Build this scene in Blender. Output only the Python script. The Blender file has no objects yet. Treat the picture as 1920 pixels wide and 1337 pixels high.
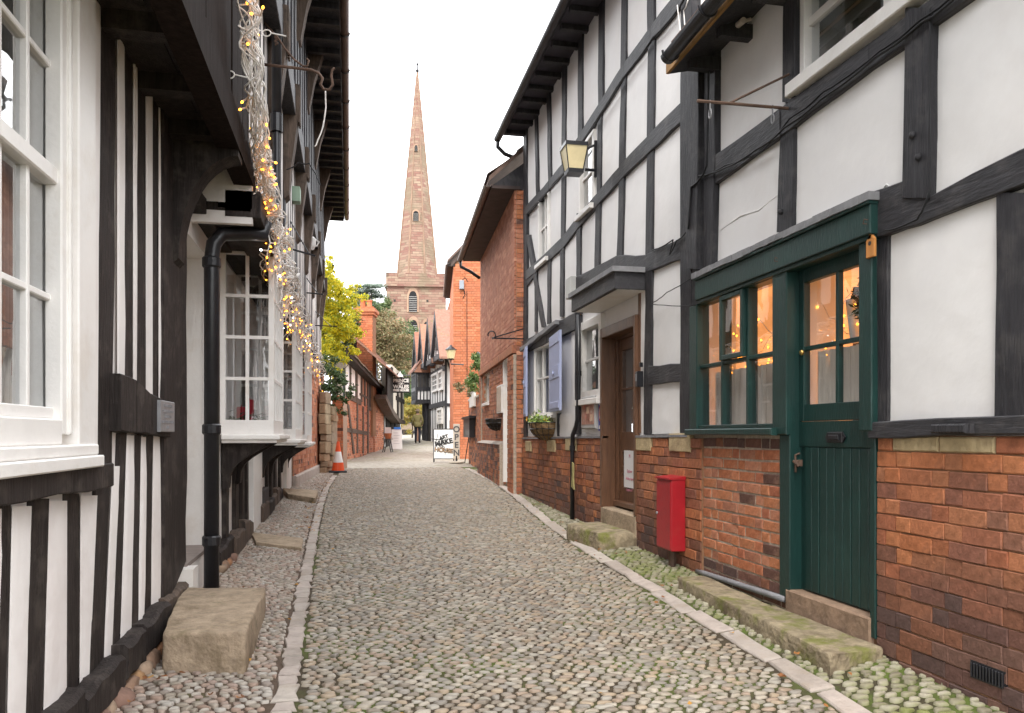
import bpy, bmesh, math, random
from mathutils import Vector, Matrix, noise
from math import radians, sin, cos, pi, sqrt, atan, atan2, floor
random.seed(7)
SC = bpy.context.scene
COL = SC.collection
# ------------------------------------------------------------------ camera, sky, sun, exposure
FPX, HORIZ, HC, SLOPE = 1500.0, 815.0, 1.35, 0.0233
PHI = atan(305 / 1500.0)
SP, CP = sin(PHI), cos(PHI)
CAM = Vector((0, 0, HC))
cd = bpy.data.cameras.new('camera')
cd.sensor_fit = 'HORIZONTAL'; cd.sensor_width = 36.0
cd.lens = FPX / 1920.0 * 36.0
cd.shift_y = (HORIZ - 668.5) / 1920.0
cd.clip_start = 0.05; cd.clip_end = 2000
co = bpy.data.objects.new('camera', cd); COL.objects.link(co)
co.location = CAM; co.rotation_euler = (pi / 2, 0, -PHI)
SC.camera = co

w = bpy.data.worlds.new('World'); SC.world = w; w.use_nodes = True
nt = w.node_tree; nt.nodes.clear()
sky = nt.nodes.new('ShaderNodeTexSky'); sky.sky_type = 'NISHITA'; sky.sun_disc = False
SUN_EL, SUN_ROT = radians(55), radians(200)
sky.sun_elevation = SUN_EL; sky.sun_rotation = SUN_ROT
sky.air_density = 1.0; sky.dust_density = 5.0
cloud = nt.nodes.new('ShaderNodeMix'); cloud.data_type = 'RGBA'
cloud.inputs[0].default_value = 0.88
cloud.inputs[7].default_value = (12.0, 12.1, 12.3, 1)      # bright even cloud layer
bg = nt.nodes.new('ShaderNodeBackground'); bg.inputs[1].default_value = 0.15
wo = nt.nodes.new('ShaderNodeOutputWorld')
nt.links.new(sky.outputs[0], cloud.inputs[6]); nt.links.new(cloud.outputs[2], bg.inputs[0]); nt.links.new(bg.outputs[0], wo.inputs[0])

sl = bpy.data.lights.new('sun', 'SUN'); sl.energy = 1.0; sl.angle = radians(20); sl.color = (1.0, 0.95, 0.88)
so = bpy.data.objects.new('sun', sl); COL.objects.link(so)
# the sun stands behind the camera, high and to the left
sd = Vector((sin(SUN_ROT) * cos(SUN_EL), cos(SUN_ROT) * cos(SUN_EL), sin(SUN_EL)))
so.rotation_euler = sd.to_track_quat('Z', 'Y').to_euler(); so.location = (0, -10, 30)

SC.view_settings.view_transform = 'Standard'; SC.view_settings.look = 'None'
SC.view_settings.gamma = 1.0; SC.view_settings.exposure = 1.2
SC.view_settings.use_curve_mapping = False
SC.cycles.max_bounces = 10; SC.cycles.diffuse_bounces = 6; SC.cycles.glossy_bounces = 3
SC.cycles.transparent_max_bounces = 12; SC.cycles.caustics_reflective = False; SC.cycles.caustics_refractive = False
SC.cycles.use_denoising = True; SC.cycles.sample_clamp_indirect = 6

# ------------------------------------------------------------------ measuring helpers
def ray(x, y):
    a = (x - 960) / FPX
    return Vector((SP + CP * a, CP - SP * a, (HORIZ - y) / FPX))
def P(x, y, t): return CAM + ray(x, y) * t
def tdist(X, Y): return X * SP + Y * CP
ROAD_R = [(2.10, 0), (2.25, 4), (2.3, 6.5), (2.38, 8.3), (2.5, 10.6), (2.62, 13.5), (2.8, 17), (3.2, 21), (3.8, 30)]
def smooth(a): a = min(1, max(0, a)); return a * a * (3 - 2 * a)
def ground(X, Y):
    z = SLOPE * tdist(X, Y)
    if Y < 22:
        z += (0.07 * smooth((X - 2.1) / 0.7) + 0.03 * smooth((-0.35 - X) / 0.7)) * smooth((22 - Y) / 8)
    return z
def G(x, y):
    t = HC * FPX / (y - (HORIZ - SLOPE * FPX)); p = P(x, y, t)
    for _ in range(4):
        g = ground(p.x, p.y) ; r = ray(x, y)
        t *= (HC - (g - SLOPE * t)) / HC if False else 1.0
    return p
class Frame:
    """an upright wall plane: o a point on it, d its direction on plan, n its outward normal"""
    def __init__(s, o, d, n):
        s.o = Vector((o[0], o[1], 0)); s.d = Vector((d[0], d[1], 0)).normalized(); s.n = Vector((n[0], n[1], 0)).normalized()
    def px(s, x, y, off=0.0):
        r = ray(x, y); den = r.dot(s.n)
        t = ((s.o + s.n * off) - CAM).dot(s.n) / den
        p = CAM + r * t
        return ((p - s.o).dot(s.d), p.z)
    def u(s, x, off=0.0): return s.px(x, 800, off)[0]
    def w(s, u, z, d=0.0): return s.o + s.d * u + s.n * d + Vector((0, 0, z))
def vpdir(vx):
    a = (vx - 960) / FPX; v = Vector((SP + CP * a, CP - SP * a)); return v.normalized()

# ------------------------------------------------------------------ materials
MATS = {}
def rgb(c): return (c[0], c[1], c[2], 1)
def mat(name, col, rough=0.7, var=0.12, scale=6.0, bump=0.0, bscale=40.0, col2=None, stain=None, sscale=1.5, samt=0.5,
        grain=None, rnd=0.0, metal=0.0, spec=0.3, emit=0.0, palette=None, coat=0.0, moss=None, mscale=3.0, mthr=0.5):
    if name in MATS: return MATS[name]
    m = bpy.data.materials.new(name); m.use_nodes = True; t = m.node_tree; N = t.nodes; L = t.links
    b = N['Principled BSDF']; b.inputs['Roughness'].default_value = rough; b.inputs['Metallic'].default_value = metal
    b.inputs['Specular IOR Level'].default_value = spec
    tc = N.new('ShaderNodeTexCoord'); mp = N.new('ShaderNodeMapping'); L.new(tc.outputs['Object'], mp.inputs[0])
    if grain: mp.inputs['Scale'].default_value = grain
    n1 = N.new('ShaderNodeTexNoise'); n1.inputs['Scale'].default_value = scale; n1.inputs['Detail'].default_value = 6; n1.inputs['Roughness'].default_value = 0.62
    L.new(mp.outputs[0], n1.inputs[0])
    if palette:
        oi = N.new('ShaderNodeObjectInfo'); ge = N.new('ShaderNodeNewGeometry')
        ad = N.new('ShaderNodeMath'); ad.operation = 'ADD'; L.new(oi.outputs['Random'], ad.inputs[0]); L.new(ge.outputs['Random Per Island'], ad.inputs[1])
        fr = N.new('ShaderNodeMath'); fr.operation = 'FRACT'; L.new(ad.outputs[0], fr.inputs[0])
        cr = N.new('ShaderNodeValToRGB'); cr.color_ramp.interpolation = 'CONSTANT'
        els = cr.color_ramp.elements
        while len(els) < len(palette): els.new(0.5)
        for i, c in enumerate(palette): els[i].position = i / len(palette); els[i].color = rgb(c)
        L.new(fr.outputs[0], cr.inputs[0]); base = cr.outputs[0]
    else:
        rg = N.new('ShaderNodeRGB'); rg.outputs[0].default_value = rgb(col); base = rg.outputs[0]
    # tone variation
    mr = N.new('ShaderNodeMapRange'); mr.inputs[1].default_value = 0.3; mr.inputs[2].default_value = 0.7
    mr.inputs[3].default_value = 1 - var; mr.inputs[4].default_value = 1 + var; L.new(n1.outputs[0], mr.inputs[0])
    mx = N.new('ShaderNodeVectorMath'); mx.operation = 'SCALE'; L.new(base, mx.inputs[0]); L.new(mr.outputs[0], mx.inputs['Scale'])
    out = mx.outputs[0]
    def over(colr, sc, thr, amt, out, det=5):
        n = N.new('ShaderNodeTexNoise'); n.inputs['Scale'].default_value = sc; n.inputs['Detail'].default_value = det; n.inputs['Roughness'].default_value = 0.65
        L.new(tc.outputs['Object'], n.inputs[0])
        r = N.new('ShaderNodeMapRange'); r.inputs[1].default_value = thr; r.inputs[2].default_value = thr + 0.13; r.inputs[3].default_value = 0; r.inputs[4].default_value = amt
        L.new(n.outputs[0], r.inputs[0])
        k = N.new('ShaderNodeMix'); k.data_type = 'RGBA'; L.new(r.outputs[0], k.inputs[0]); L.new(out, k.inputs[6]); k.inputs[7].default_value = rgb(colr)
        return k.outputs[2]
    if col2: out = over(col2, scale * 0.35, 0.5, 0.8, out)
    if stain: out = over(stain, sscale, 0.52, samt, out)
    if moss: out = over(moss, mscale, mthr, 0.85, out, 7)
    L.new(out, b.inputs['Base Color'])
    if coat: b.inputs['Coat Weight'].default_value = coat; b.inputs['Coat Roughness'].default_value = 0.25
    if bump:
        n2 = N.new('ShaderNodeTexNoise'); n2.inputs['Scale'].default_value = bscale; n2.inputs['Detail'].default_value = 5
        L.new(mp.outputs[0], n2.inputs[0])
        bp = N.new('ShaderNodeBump'); bp.inputs['Strength'].default_value = 0.8; bp.inputs['Distance'].default_value = bump
        L.new(n2.outputs[0], bp.inputs['Height']); L.new(bp.outputs[0], b.inputs['Normal'])
    if emit:
        L.new(out, b.inputs['Emission Color']); b.inputs['Emission Strength'].default_value = emit
    MATS[name] = m
    return m
def glass(name, tint=(0.85, 0.88, 0.9), refl=0.35, wav=0.0):
    if name in MATS: return MATS[name]
    m = bpy.data.materials.new(name); m.use_nodes = True; t = m.node_tree; N = t.nodes; L = t.links
    N.remove(N['Principled BSDF']); o = N['Material Output']
    tr = N.new('ShaderNodeBsdfTransparent'); tr.inputs[0].default_value = rgb(tint)
    gl = N.new('ShaderNodeBsdfGlossy'); gl.inputs['Roughness'].default_value = 0.015
    lw = N.new('ShaderNodeLayerWeight'); lw.inputs[0].default_value = 0.5
    pw = N.new('ShaderNodeMath'); pw.operation = 'POWER'; pw.inputs[1].default_value = 3.0; L.new(lw.outputs['Facing'], pw.inputs[0])
    mr = N.new('ShaderNodeMapRange'); mr.inputs[3].default_value = refl; mr.inputs[4].default_value = 0.9; L.new(pw.outputs[0], mr.inputs[0])
    ms = N.new('ShaderNodeMixShader'); L.new(mr.outputs[0], ms.inputs[0]); L.new(tr.outputs[0], ms.inputs[1]); L.new(gl.outputs[0], ms.inputs[2])
    if wav:
        tc = N.new('ShaderNodeTexCoord'); n = N.new('ShaderNodeTexNoise'); n.inputs['Scale'].default_value = 3.5; L.new(tc.outputs['Object'], n.inputs[0])
        bp = N.new('ShaderNodeBump'); bp.inputs['Distance'].default_value = wav; L.new(n.outputs[0], bp.inputs['Height']); L.new(bp.outputs[0], gl.inputs['Normal'])
    L.new(ms.outputs[0], o.inputs[0]); MATS[name] = m; return m
def emitter(name, col, s):
    m = bpy.data.materials.new(name); m.use_nodes = True; t = m.node_tree; b = t.nodes['Principled BSDF']
    b.inputs['Base Color'].default_value = rgb(col); b.inputs['Emission Color'].default_value = rgb(col); b.inputs['Emission Strength'].default_value = s
    MATS[name] = m; return m

PLASTER = mat('white_lime_plaster', (0.80, 0.785, 0.775), 0.85, 0.03, 3.5, bump=0.012, bscale=4, stain=(0.69, 0.645, 0.62), sscale=0.8, samt=0.35, col2=(0.77, 0.755, 0.75))
PLASTER_L = mat('cream_white_plaster', (0.80, 0.76, 0.735), 0.8, 0.035, 2.5, bump=0.008, bscale=10, stain=(0.62, 0.55, 0.52), sscale=1.6, samt=0.35)
TIMBER = mat('black_painted_timber', (0.035, 0.034, 0.038), 0.55, 0.35, 5, bump=0.010, bscale=14, grain=(6, 6, 0.7), stain=(0.075, 0.07, 0.07), sscale=6, samt=0.6, spec=0.2)
TIMBER_H = mat('black_painted_rail', (0.035, 0.034, 0.038), 0.55, 0.35, 5, bump=0.006, bscale=14, grain=(5, 0.8, 5), stain=(0.075, 0.07, 0.07), sscale=6, samt=0.6, spec=0.35)
TIMBER_L = mat('brown_black_timber', (0.032, 0.026, 0.024), 0.6, 0.4, 5, bump=0.008, bscale=16, grain=(6, 6, 0.7), stain=(0.09, 0.075, 0.065), sscale=7, samt=0.5, spec=0.1)
OLDWOOD = mat('weathered_oak', (0.10, 0.072, 0.055), 0.8, 0.4, 6, bump=0.006, bscale=18, grain=(5, 5, 0.8), stain=(0.03, 0.025, 0.022), sscale=5, samt=0.7)
MORTAR = mat('lime_mortar', (0.33, 0.22, 0.16), 0.95, 0.25, 30, bump=0.004, bscale=90)
MORTAR_W = mat('pale_mortar', (0.42, 0.35, 0.28), 0.95, 0.25, 30, bump=0.004, bscale=90)
MORTAR_O = mat('orange_mortar', (0.25, 0.135, 0.075), 0.95, 0.2, 30, bump=0.002, bscale=90)
BR_BROWN = mat('red_brown_brick', 0, 0.75, 0.32, 16, bump=0.006, bscale=45, palette=[(0.40, 0.15, 0.07), (0.44, 0.17, 0.075), (0.32, 0.115, 0.06), (0.42, 0.165, 0.08), (0.30, 0.115, 0.065), (0.37, 0.15, 0.075), (0.34, 0.125, 0.06), (0.24, 0.10, 0.065), (0.39, 0.14, 0.06)], stain=(0.20, 0.095, 0.06), sscale=5, samt=0.6)
BR_DARK = mat('soot_dark_brick', 0, 0.75, 0.22, 22, bump=0.006, bscale=45, palette=[(0.16, 0.075, 0.055), (0.12, 0.062, 0.05), (0.20, 0.085, 0.05), (0.10, 0.06, 0.052), (0.15, 0.08, 0.06)], moss=(0.10, 0.10, 0.05), mscale=4, mthr=0.58)
BR_MID = mat('dark_red_brick', 0, 0.75, 0.3, 20, bump=0.006, bscale=45, palette=[(0.25, 0.105, 0.06), (0.22, 0.09, 0.055), (0.28, 0.115, 0.06), (0.19, 0.085, 0.055), (0.24, 0.11, 0.07)], stain=(0.13, 0.07, 0.05), sscale=5, samt=0.6)
BR_NEW = mat('rough_red_brick', 0, 0.8, 0.22, 25, bump=0.008, bscale=40, palette=[(0.42, 0.15, 0.075), (0.47, 0.18, 0.09), (0.38, 0.13, 0.07), (0.45, 0.19, 0.11), (0.40, 0.14, 0.065), (0.12, 0.06, 0.045), (0.44, 0.17, 0.08), (0.36, 0.15, 0.09)], stain=(0.5, 0.3, 0.2), sscale=9, samt=0.35)
BR_ORANGE = mat('orange_brick', 0, 0.8, 0.12, 20, bump=0.003, bscale=40, palette=[(0.55, 0.19, 0.09), (0.50, 0.165, 0.075), (0.60, 0.22, 0.11), (0.46, 0.15, 0.07), (0.57, 0.20, 0.10), (0.52, 0.19, 0.10)], stain=(0.44, 0.15, 0.08), sscale=.9, samt=.5)
BR_PALE = mat('salmon_brick', 0, 0.8, 0.15, 20, bump=0.003, bscale=40, palette=[(0.47, 0.20, 0.12), (0.42, 0.165, 0.095), (0.50, 0.22, 0.135), (0.40, 0.15, 0.085), (0.44, 0.18, 0.11), (0.56, 0.27, 0.17)], stain=(0.36, 0.16, 0.10), sscale=0.8, samt=0.45)
CREAMSTONE = mat('cream_sandstone', (0.46, 0.36, 0.21), 0.9, 0.2, 14, bump=0.01, bscale=35, stain=(0.30, 0.22, 0.13), sscale=6, samt=0.6)
GREYSTONE = mat('grey_kerb_stone', 0, 0.8, 0.18, 12, bump=0.008, bscale=40, palette=[(0.40, 0.35, 0.31), (0.45, 0.40, 0.35), (0.36, 0.31, 0.27), (0.42, 0.36, 0.32)], stain=(0.25, 0.20, 0.15), sscale=6, samt=0.5)
TANSTONE = mat('worn_tan_stone', (0.35, 0.27, 0.19), 0.9, 0.28, 14, bump=0.012, bscale=45, stain=(0.20, 0.15, 0.095), sscale=4, samt=0.75, moss=(0.16, 0.14, 0.07), mscale=6, mthr=.58)
MOSSTONE = mat('mossy_stone', (0.27, 0.22, 0.145), 0.95, 0.35, 14, bump=0.02, bscale=28, stain=(0.14, 0.105, 0.07), sscale=6, samt=0.7, moss=(0.15, 0.16, 0.035), mscale=4.5, mthr=0.50)
WHITEP = mat('white_gloss_paint', (0.80, 0.775, 0.745), 0.42, 0.05, 3, bump=0.003, bscale=30, stain=(0.62, 0.55, 0.47), sscale=2.5, samt=0.35, spec=0.45)
GREENP = mat('dark_green_paint', (0.007, 0.033, 0.029), 0.42, 0.18, 4, bump=0.003, bscale=25, grain=(5, 5, 0.8), spec=0.45, stain=(0.012, 0.05, 0.043), sscale=3, samt=0.6)
BROWNP = mat('brown_varnished_wood', (0.125, 0.06, 0.032), 0.38, 0.3, 5, bump=0.003, bscale=20, grain=(6, 6, 0.7), spec=0.5)
BLUEP = mat('lilac_blue_paint', (0.36, 0.40, 0.58), 0.55, 0.05, 4, bump=0.002, bscale=20, grain=(5, 5, 0.8))
REDP = mat('red_enamel', (0.36, 0.010, 0.018), 0.38, 0.12, 5, bump=0.002, bscale=60, spec=0.5, stain=(0.36, 0.03, 0.03), sscale=9, samt=0.5)
IRON = mat('black_cast_iron', (0.014, 0.014, 0.017), 0.35, 0.3, 8, bump=0.002, bscale=60, spec=0.5)
RUST = mat('rusty_iron', (0.12, 0.075, 0.055), 0.7, 0.35, 12, bump=0.002, bscale=60, metal=0.2)
BROWNGUT = mat('brown_painted_gutter', (0.12, 0.075, 0.06), 0.5, 0.25, 5)
LEAD = mat('grey_lead', (0.22, 0.22, 0.23), 0.55, 0.25, 8, bump=0.003, bscale=30)
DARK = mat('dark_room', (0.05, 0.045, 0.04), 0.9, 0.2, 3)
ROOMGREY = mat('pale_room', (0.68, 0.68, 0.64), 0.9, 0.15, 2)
TILE = mat('clay_roof_tile', 0, 0.85, 0.2, 9, bump=0.005, bscale=40, palette=[(0.26, 0.12, 0.08), (0.30, 0.15, 0.10), (0.22, 0.11, 0.08), (0.28, 0.15, 0.11), (0.20, 0.12, 0.09)], moss=(0.16, 0.15, 0.06), mscale=2.5, mthr=0.60)
TILE_D = mat('dark_roof_tile', 0, 0.85, 0.2, 9, bump=0.005, bscale=40, palette=[(0.12, 0.085, 0.07), (0.15, 0.10, 0.08), (0.10, 0.075, 0.065)])
GLASS = glass('window_glass', refl=0.36, wav=0.0006)
GLASS_W = glass('shop_glass', tint=(0.92, 0.92, 0.92), refl=0.16, wav=0.0006)
CABLE = mat('black_cable', (0.02, 0.02, 0.022), 0.6, 0.1, 5)
WIREW = mat('white_cable', (0.86, 0.82, 0.78), 0.5, 0.05, 5)

# ------------------------------------------------------------------ object helpers
WORLD = {}
def link(o, parent, wm=None):
    COL.objects.link(o); wm = wm or Matrix.Identity(4); WORLD[o] = wm
    if parent is not None:
        o.parent = parent; o.matrix_parent_inverse = WORLD[parent].inverted()
    o.matrix_basis = wm
    return o
def tag(o, label=None, cat=None, group=None, kind=None):
    if label: o['label'] = label
    if cat: o['category'] = cat
    if group: o['group'] = group
    if kind: o['kind'] = kind
    return o
def thing(name, label, cat, loc, group=None):
    o = bpy.data.objects.new(name, None); o.empty_display_size = 0.2
    link(o, None, Matrix.Translation(Vector(loc))); return tag(o, label, cat, group)
class MB:
    def __init__(s): s.v = []; s.f = []; s.sm = False
    def add(s, vs, fs):
        b = len(s.v); s.v += [tuple(v) for v in vs]; s.f += [tuple(i + b for i in f) for f in fs]; return s
    def box(s, a, b):
        x0, y0, z0 = a; x1, y1, z1 = b
        return s.add([(x0, y0, z0), (x1, y0, z0), (x1, y1, z0), (x0, y1, z0), (x0, y0, z1), (x1, y0, z1), (x1, y1, z1), (x0, y1, z1)],
                     [(0, 3, 2, 1), (4, 5, 6, 7), (0, 1, 5, 4), (1, 2, 6, 5), (2, 3, 7, 6), (3, 0, 4, 7)])
    def loft(s, A, B, capA=True, capB=True):
        n = len(A); fs = [(i, (i + 1) % n, n + (i + 1) % n, n + i) for i in range(n)]
        if capA: fs.append(tuple(range(n))[::-1])
        if capB: fs.append(tuple(range(n, 2 * n)))
        return s.add(list(A) + list(B), fs)
    def slab(s, fr, poly, d0, d1, inset=0.0):
        """polygon in wall coordinates (u,z) pushed out from depth d0 to d1; inset chamfers the front"""
        A = [fr.w(u, z, d0) for u, z in poly]
        if inset:
            cu = sum(p[0] for p in poly) / len(poly); cz = sum(p[1] for p in poly) / len(poly)
            def ins(p):
                dx, dz = p[0] - cu, p[1] - cz
                return (p[0] - math.copysign(min(inset, abs(dx)), dx) if abs(dx) > 1e-6 else p[0], p[1] - math.copysign(min(inset, abs(dz)), dz))
            M_ = [fr.w(u, z, d1 - inset) for u, z in poly]; T_ = [fr.w(*ins(p), d1) for p in poly]
            s.loft(A, M_, True, False); return s.loft(M_, T_, False, True)
        return s.loft(A, [fr.w(u, z, d1) for u, z in poly])
    def rect(s, fr, u0, u1, z0, z1, d0, d1, inset=0.0):
        return s.slab(fr, [(u0, z0), (u1, z0), (u1, z1), (u0, z1)], d0, d1, inset)
    def tube(s, pts, r, seg=8, closed=False, caps=True):
        pts = [Vector(p) for p in pts]; n = len(pts); rr = r if isinstance(r, (list, tuple)) else [r] * n
        rings = []; ref = None
        for i, p in enumerate(pts):
            t = (pts[min(i + 1, n - 1)] - pts[max(i - 1, 0)])
            if t.length < 1e-9: t = Vector((0, 0, 1))
            t.normalize()
            if ref is None: ref = Vector((1, 0, 0)) if abs(t.x) < 0.8 else Vector((0, 1, 0))
            a = ref - t * ref.dot(t)
            if a.length < 1e-4: a = t.orthogonal()
            a.normalize(); ref = a; c = t.cross(a)
            rings.append([p + (a * cos(2 * pi * k / seg) + c * sin(2 * pi * k / seg)) * rr[i] for k in range(seg)])
        b = len(s.v)
        for R in rings: s.v += [tuple(q) for q in R]
        for i in range(n - 1):
            for k in range(seg):
                s.f.append((b + i * seg + k, b + i * seg + (k + 1) % seg, b + (i + 1) * seg + (k + 1) % seg, b + (i + 1) * seg + k))
        if caps:
            s.f.append(tuple(b + k for k in range(seg))[::-1]); s.f.append(tuple(b + (n - 1) * seg + k for k in range(seg)))
        return s
    def lathe(s, c, prof, seg=16):
        b = len(s.v); c = Vector(c)
        for r, z in prof:
            for k in range(seg): s.v.append((c.x + r * cos(2 * pi * k / seg), c.y + r * sin(2 * pi * k / seg), c.z + z))
        for i in range(len(prof) - 1):
            for k in range(seg): s.f.append((b + i * seg + k, b + i * seg + (k + 1) % seg, b + (i + 1) * seg + (k + 1) % seg, b + (i + 1) * seg + k))
        s.f.append(tuple(b + k for k in range(seg))[::-1]); e = b + (len(prof) - 1) * seg; s.f.append(tuple(e + k for k in range(seg)))
        return s
    def mesh(s, name, recalc=True, smooth=False, bevel=0.0):
        me = bpy.data.meshes.new(name); me.from_pydata(s.v, [], s.f)
        if recalc or bevel:
            bm = bmesh.new(); bm.from_mesh(me)
            if bevel:
                bmesh.ops.bevel(bm, geom=[e for e in bm.edges if e.calc_length() > bevel * 2.5], offset=bevel, segments=2, affect='EDGES', profile=0.6, clamp_overlap=True)
            if recalc: bmesh.ops.recalc_face_normals(bm, faces=bm.faces)
            bm.to_mesh(me); bm.free()
        if smooth:
            for p in me.polygons: p.use_smooth = True
        return me
    def build(s, name, m, parent=None, smooth=False, recalc=True, bevel=0.0):
        me = s.mesh(name, recalc, smooth, bevel); me.materials.append(m)
        return link(bpy.data.objects.new(name, me), parent)
def pquad(fr, pts): return [fr.px(x, y) for x, y in pts]
def wobbly(fr, quad, d0, d1, jit=0.006, step=0.35, inset=0.006):
    """a hand-hewn timber: quad in wall coordinates A,B (one end) C,D (other end): edges A-D and B-C run lengthwise"""
    A, B, C, D = [Vector((q[0], q[1])) for q in quad]
    L = max((A - D).length, (B - C).length); n = max(2, int(L / step) + 1)
    mb = MB(); rb = []; rf = []; rm = []
    for i in range(n + 1):
        t = i / n
        l = A.lerp(D, t) ; r = B.lerp(C, t); w = (r - l); wl = w.length or 1e-6; wn = w / wl
        if 0 < i < n: l = l + wn * random.uniform(-jit, jit); r = r + wn * random.uniform(-jit, jit)
        li, ri = l + wn * inset, r - wn * inset
        dd = d1 + random.uniform(-0.004, 0.004)
        rb.append((fr.w(l.x, l.y, d0), fr.w(r.x, r.y, d0)))
        rm.append((fr.w(l.x, l.y, dd - inset), fr.w(r.x, r.y, dd - inset)))
        rf.append((fr.w(li.x, li.y, dd), fr.w(ri.x, ri.y, dd)))
    vs = []
    for i in range(n + 1): vs += [rb[i][0], rm[i][0], rf[i][0], rf[i][1], rm[i][1], rb[i][1]]
    fs = []
    for i in range(n):
        for k in range(5): fs.append((i * 6 + k, i * 6 + k + 1, (i + 1) * 6 + k + 1, (i + 1) * 6 + k))
    fs.append(tuple(range(6))); fs.append(tuple(n * 6 + k for k in range(6))[::-1])
    return mb.add(vs, fs)
def timber(fr, parent, pts, d1=0.03, m=None, name='timber', jit=0.006, d0=-0.05):
    """pts: four picture points TL,TR,BR,BL of an upright (edges run top to bottom), measured on the wall plane"""
    return wobbly(fr, pquad(fr, pts), d0, d1, jit).build(name, m or TIMBER, parent)
def post(fr, parent, xl, xr, yt, yb, xl2=None, xr2=None, d1=0.03, m=None, name='timber', yt2=None, yb2=None):
    xl2 = xl if xl2 is None else xl2; xr2 = xr if xr2 is None else xr2
    return timber(fr, parent, [(xl, yt), (xr, yt if yt2 is None else yt2), (xr2, yb if yb2 is None else yb2), (xl2, yb)], d1, m, name)
def rail(fr, parent, pts_top, pts_bot, d1=0.035, m=None, name='timber'):
    """long rail from matching picture points along its top and its bottom edge"""
    obs = None; mb = MB()
    for i in range(len(pts_top) - 1):
        q = pquad(fr, [pts_top[i], pts_bot[i], pts_bot[i + 1], pts_top[i + 1]])
        s = wobbly(fr, q, -0.05, d1, 0.008); mb.add(s.v, s.f)
    return mb.build(name, m or TIMBER_H, parent)
def panel(fr, parent, pts, m=None, d1=0.008, name='plaster_panel', d0=-0.03):
    """slightly pillowed plaster infill between timbers"""
    q = pquad(fr, pts) if not isinstance(pts[0][0], float) or True else pts
    return panel_uz(fr, parent, q, m, d1, name, d0)
def panel_uz(fr, parent, q, m=None, d1=0.008, name='plaster_panel', d0=-0.03, n=6):
    A, B, C, D = [Vector(p) for p in q]; mb = MB(); vs = []; bul = random.uniform(0.002, 0.010)
    for i in range(n + 1):
        for j in range(n + 1):
            s, t = i / n, j / n
            p = A.lerp(B, s).lerp(D.lerp(C, s), t)
            e = min(1, 8 * s * (1 - s)) * min(1, 8 * t * (1 - t))
            vs.append(fr.w(p.x, p.y, d1 - 0.004 + bul * e + (random.uniform(-0.003, 0.003) if 0 < i < n and 0 < j < n else 0)))
    fs = [(i * (n + 1) + j, (i + 1) * (n + 1) + j, (i + 1) * (n + 1) + j + 1, i * (n + 1) + j + 1) for i in range(n) for j in range(n)]
    mb.add(vs, fs)
    return mb.build(name, m or PLASTER, parent, smooth=True)
def wall_holes(fr, u0, u1, z0, z1, holes, d0, d1):
    """upright wall slab with rectangular openings (u0,u1,z0,z1)"""
    us = sorted({u0, u1} | {h[i] for h in holes for i in (0, 1) if u0 < h[i] < u1})
    mb = MB()
    for a, b in zip(us, us[1:]):
        m = (a + b) / 2; hs = sorted((h[2], h[3]) for h in holes if h[0] <= m <= h[1]); z = z0
        for h0, h1 in hs:
            if h0 > z: mb.rect(fr, a, b, z, h0, d0, d1)
            z = max(z, h1)
        if z < z1: mb.rect(fr, a, b, z, z1, d0, d1)
    return mb
def roombox(fr, parent, u0, u1, z0, z1, depth, m, d0=-0.06, name='room_lining'):
    """open-fronted box behind a window: the lining of the room one looks into"""
    A = [fr.w(u0, z0, d0), fr.w(u1, z0, d0), fr.w(u1, z1, d0), fr.w(u0, z1, d0)]
    B = [fr.w(u0, z0, d0 - depth), fr.w(u1, z0, d0 - depth), fr.w(u1, z1, d0 - depth), fr.w(u0, z1, d0 - depth)]
    mb = MB(); mb.loft(A, B, False, True)
    return mb.build(name, m, parent, recalc=False)
BRICKMESH = {}
def brick_mesh(L, H, D, m):
    k = (round(L, 3), round(H, 3), round(D, 3), m.name)
    if k not in BRICKMESH: BRICKMESH[k] = []
    lst = BRICKMESH[k]
    if len(lst) < 4:
        mb = MB(); c = 0.0035
        j = lambda a=0.003: random.uniform(-a, a)
        back = [(-L / 2, -H / 2), (L / 2, -H / 2), (L / 2, H / 2), (-L / 2, H / 2)]
        A = [Vector((x, 0, z)) for x, z in back]
        B = [Vector((x + j(.002), D - c, z + j(.002))) for x, z in back]
        C = [Vector((x - math.copysign(c, x) + j(), D + j(.002), z - math.copysign(c, z) + j())) for x, z in back]
        mb.loft(A, B, False, False); mb.loft(B, C, False, True)
        me = mb.mesh('brick'); me.materials.append(m); lst.append(me)
    return random.choice(lst)
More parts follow.
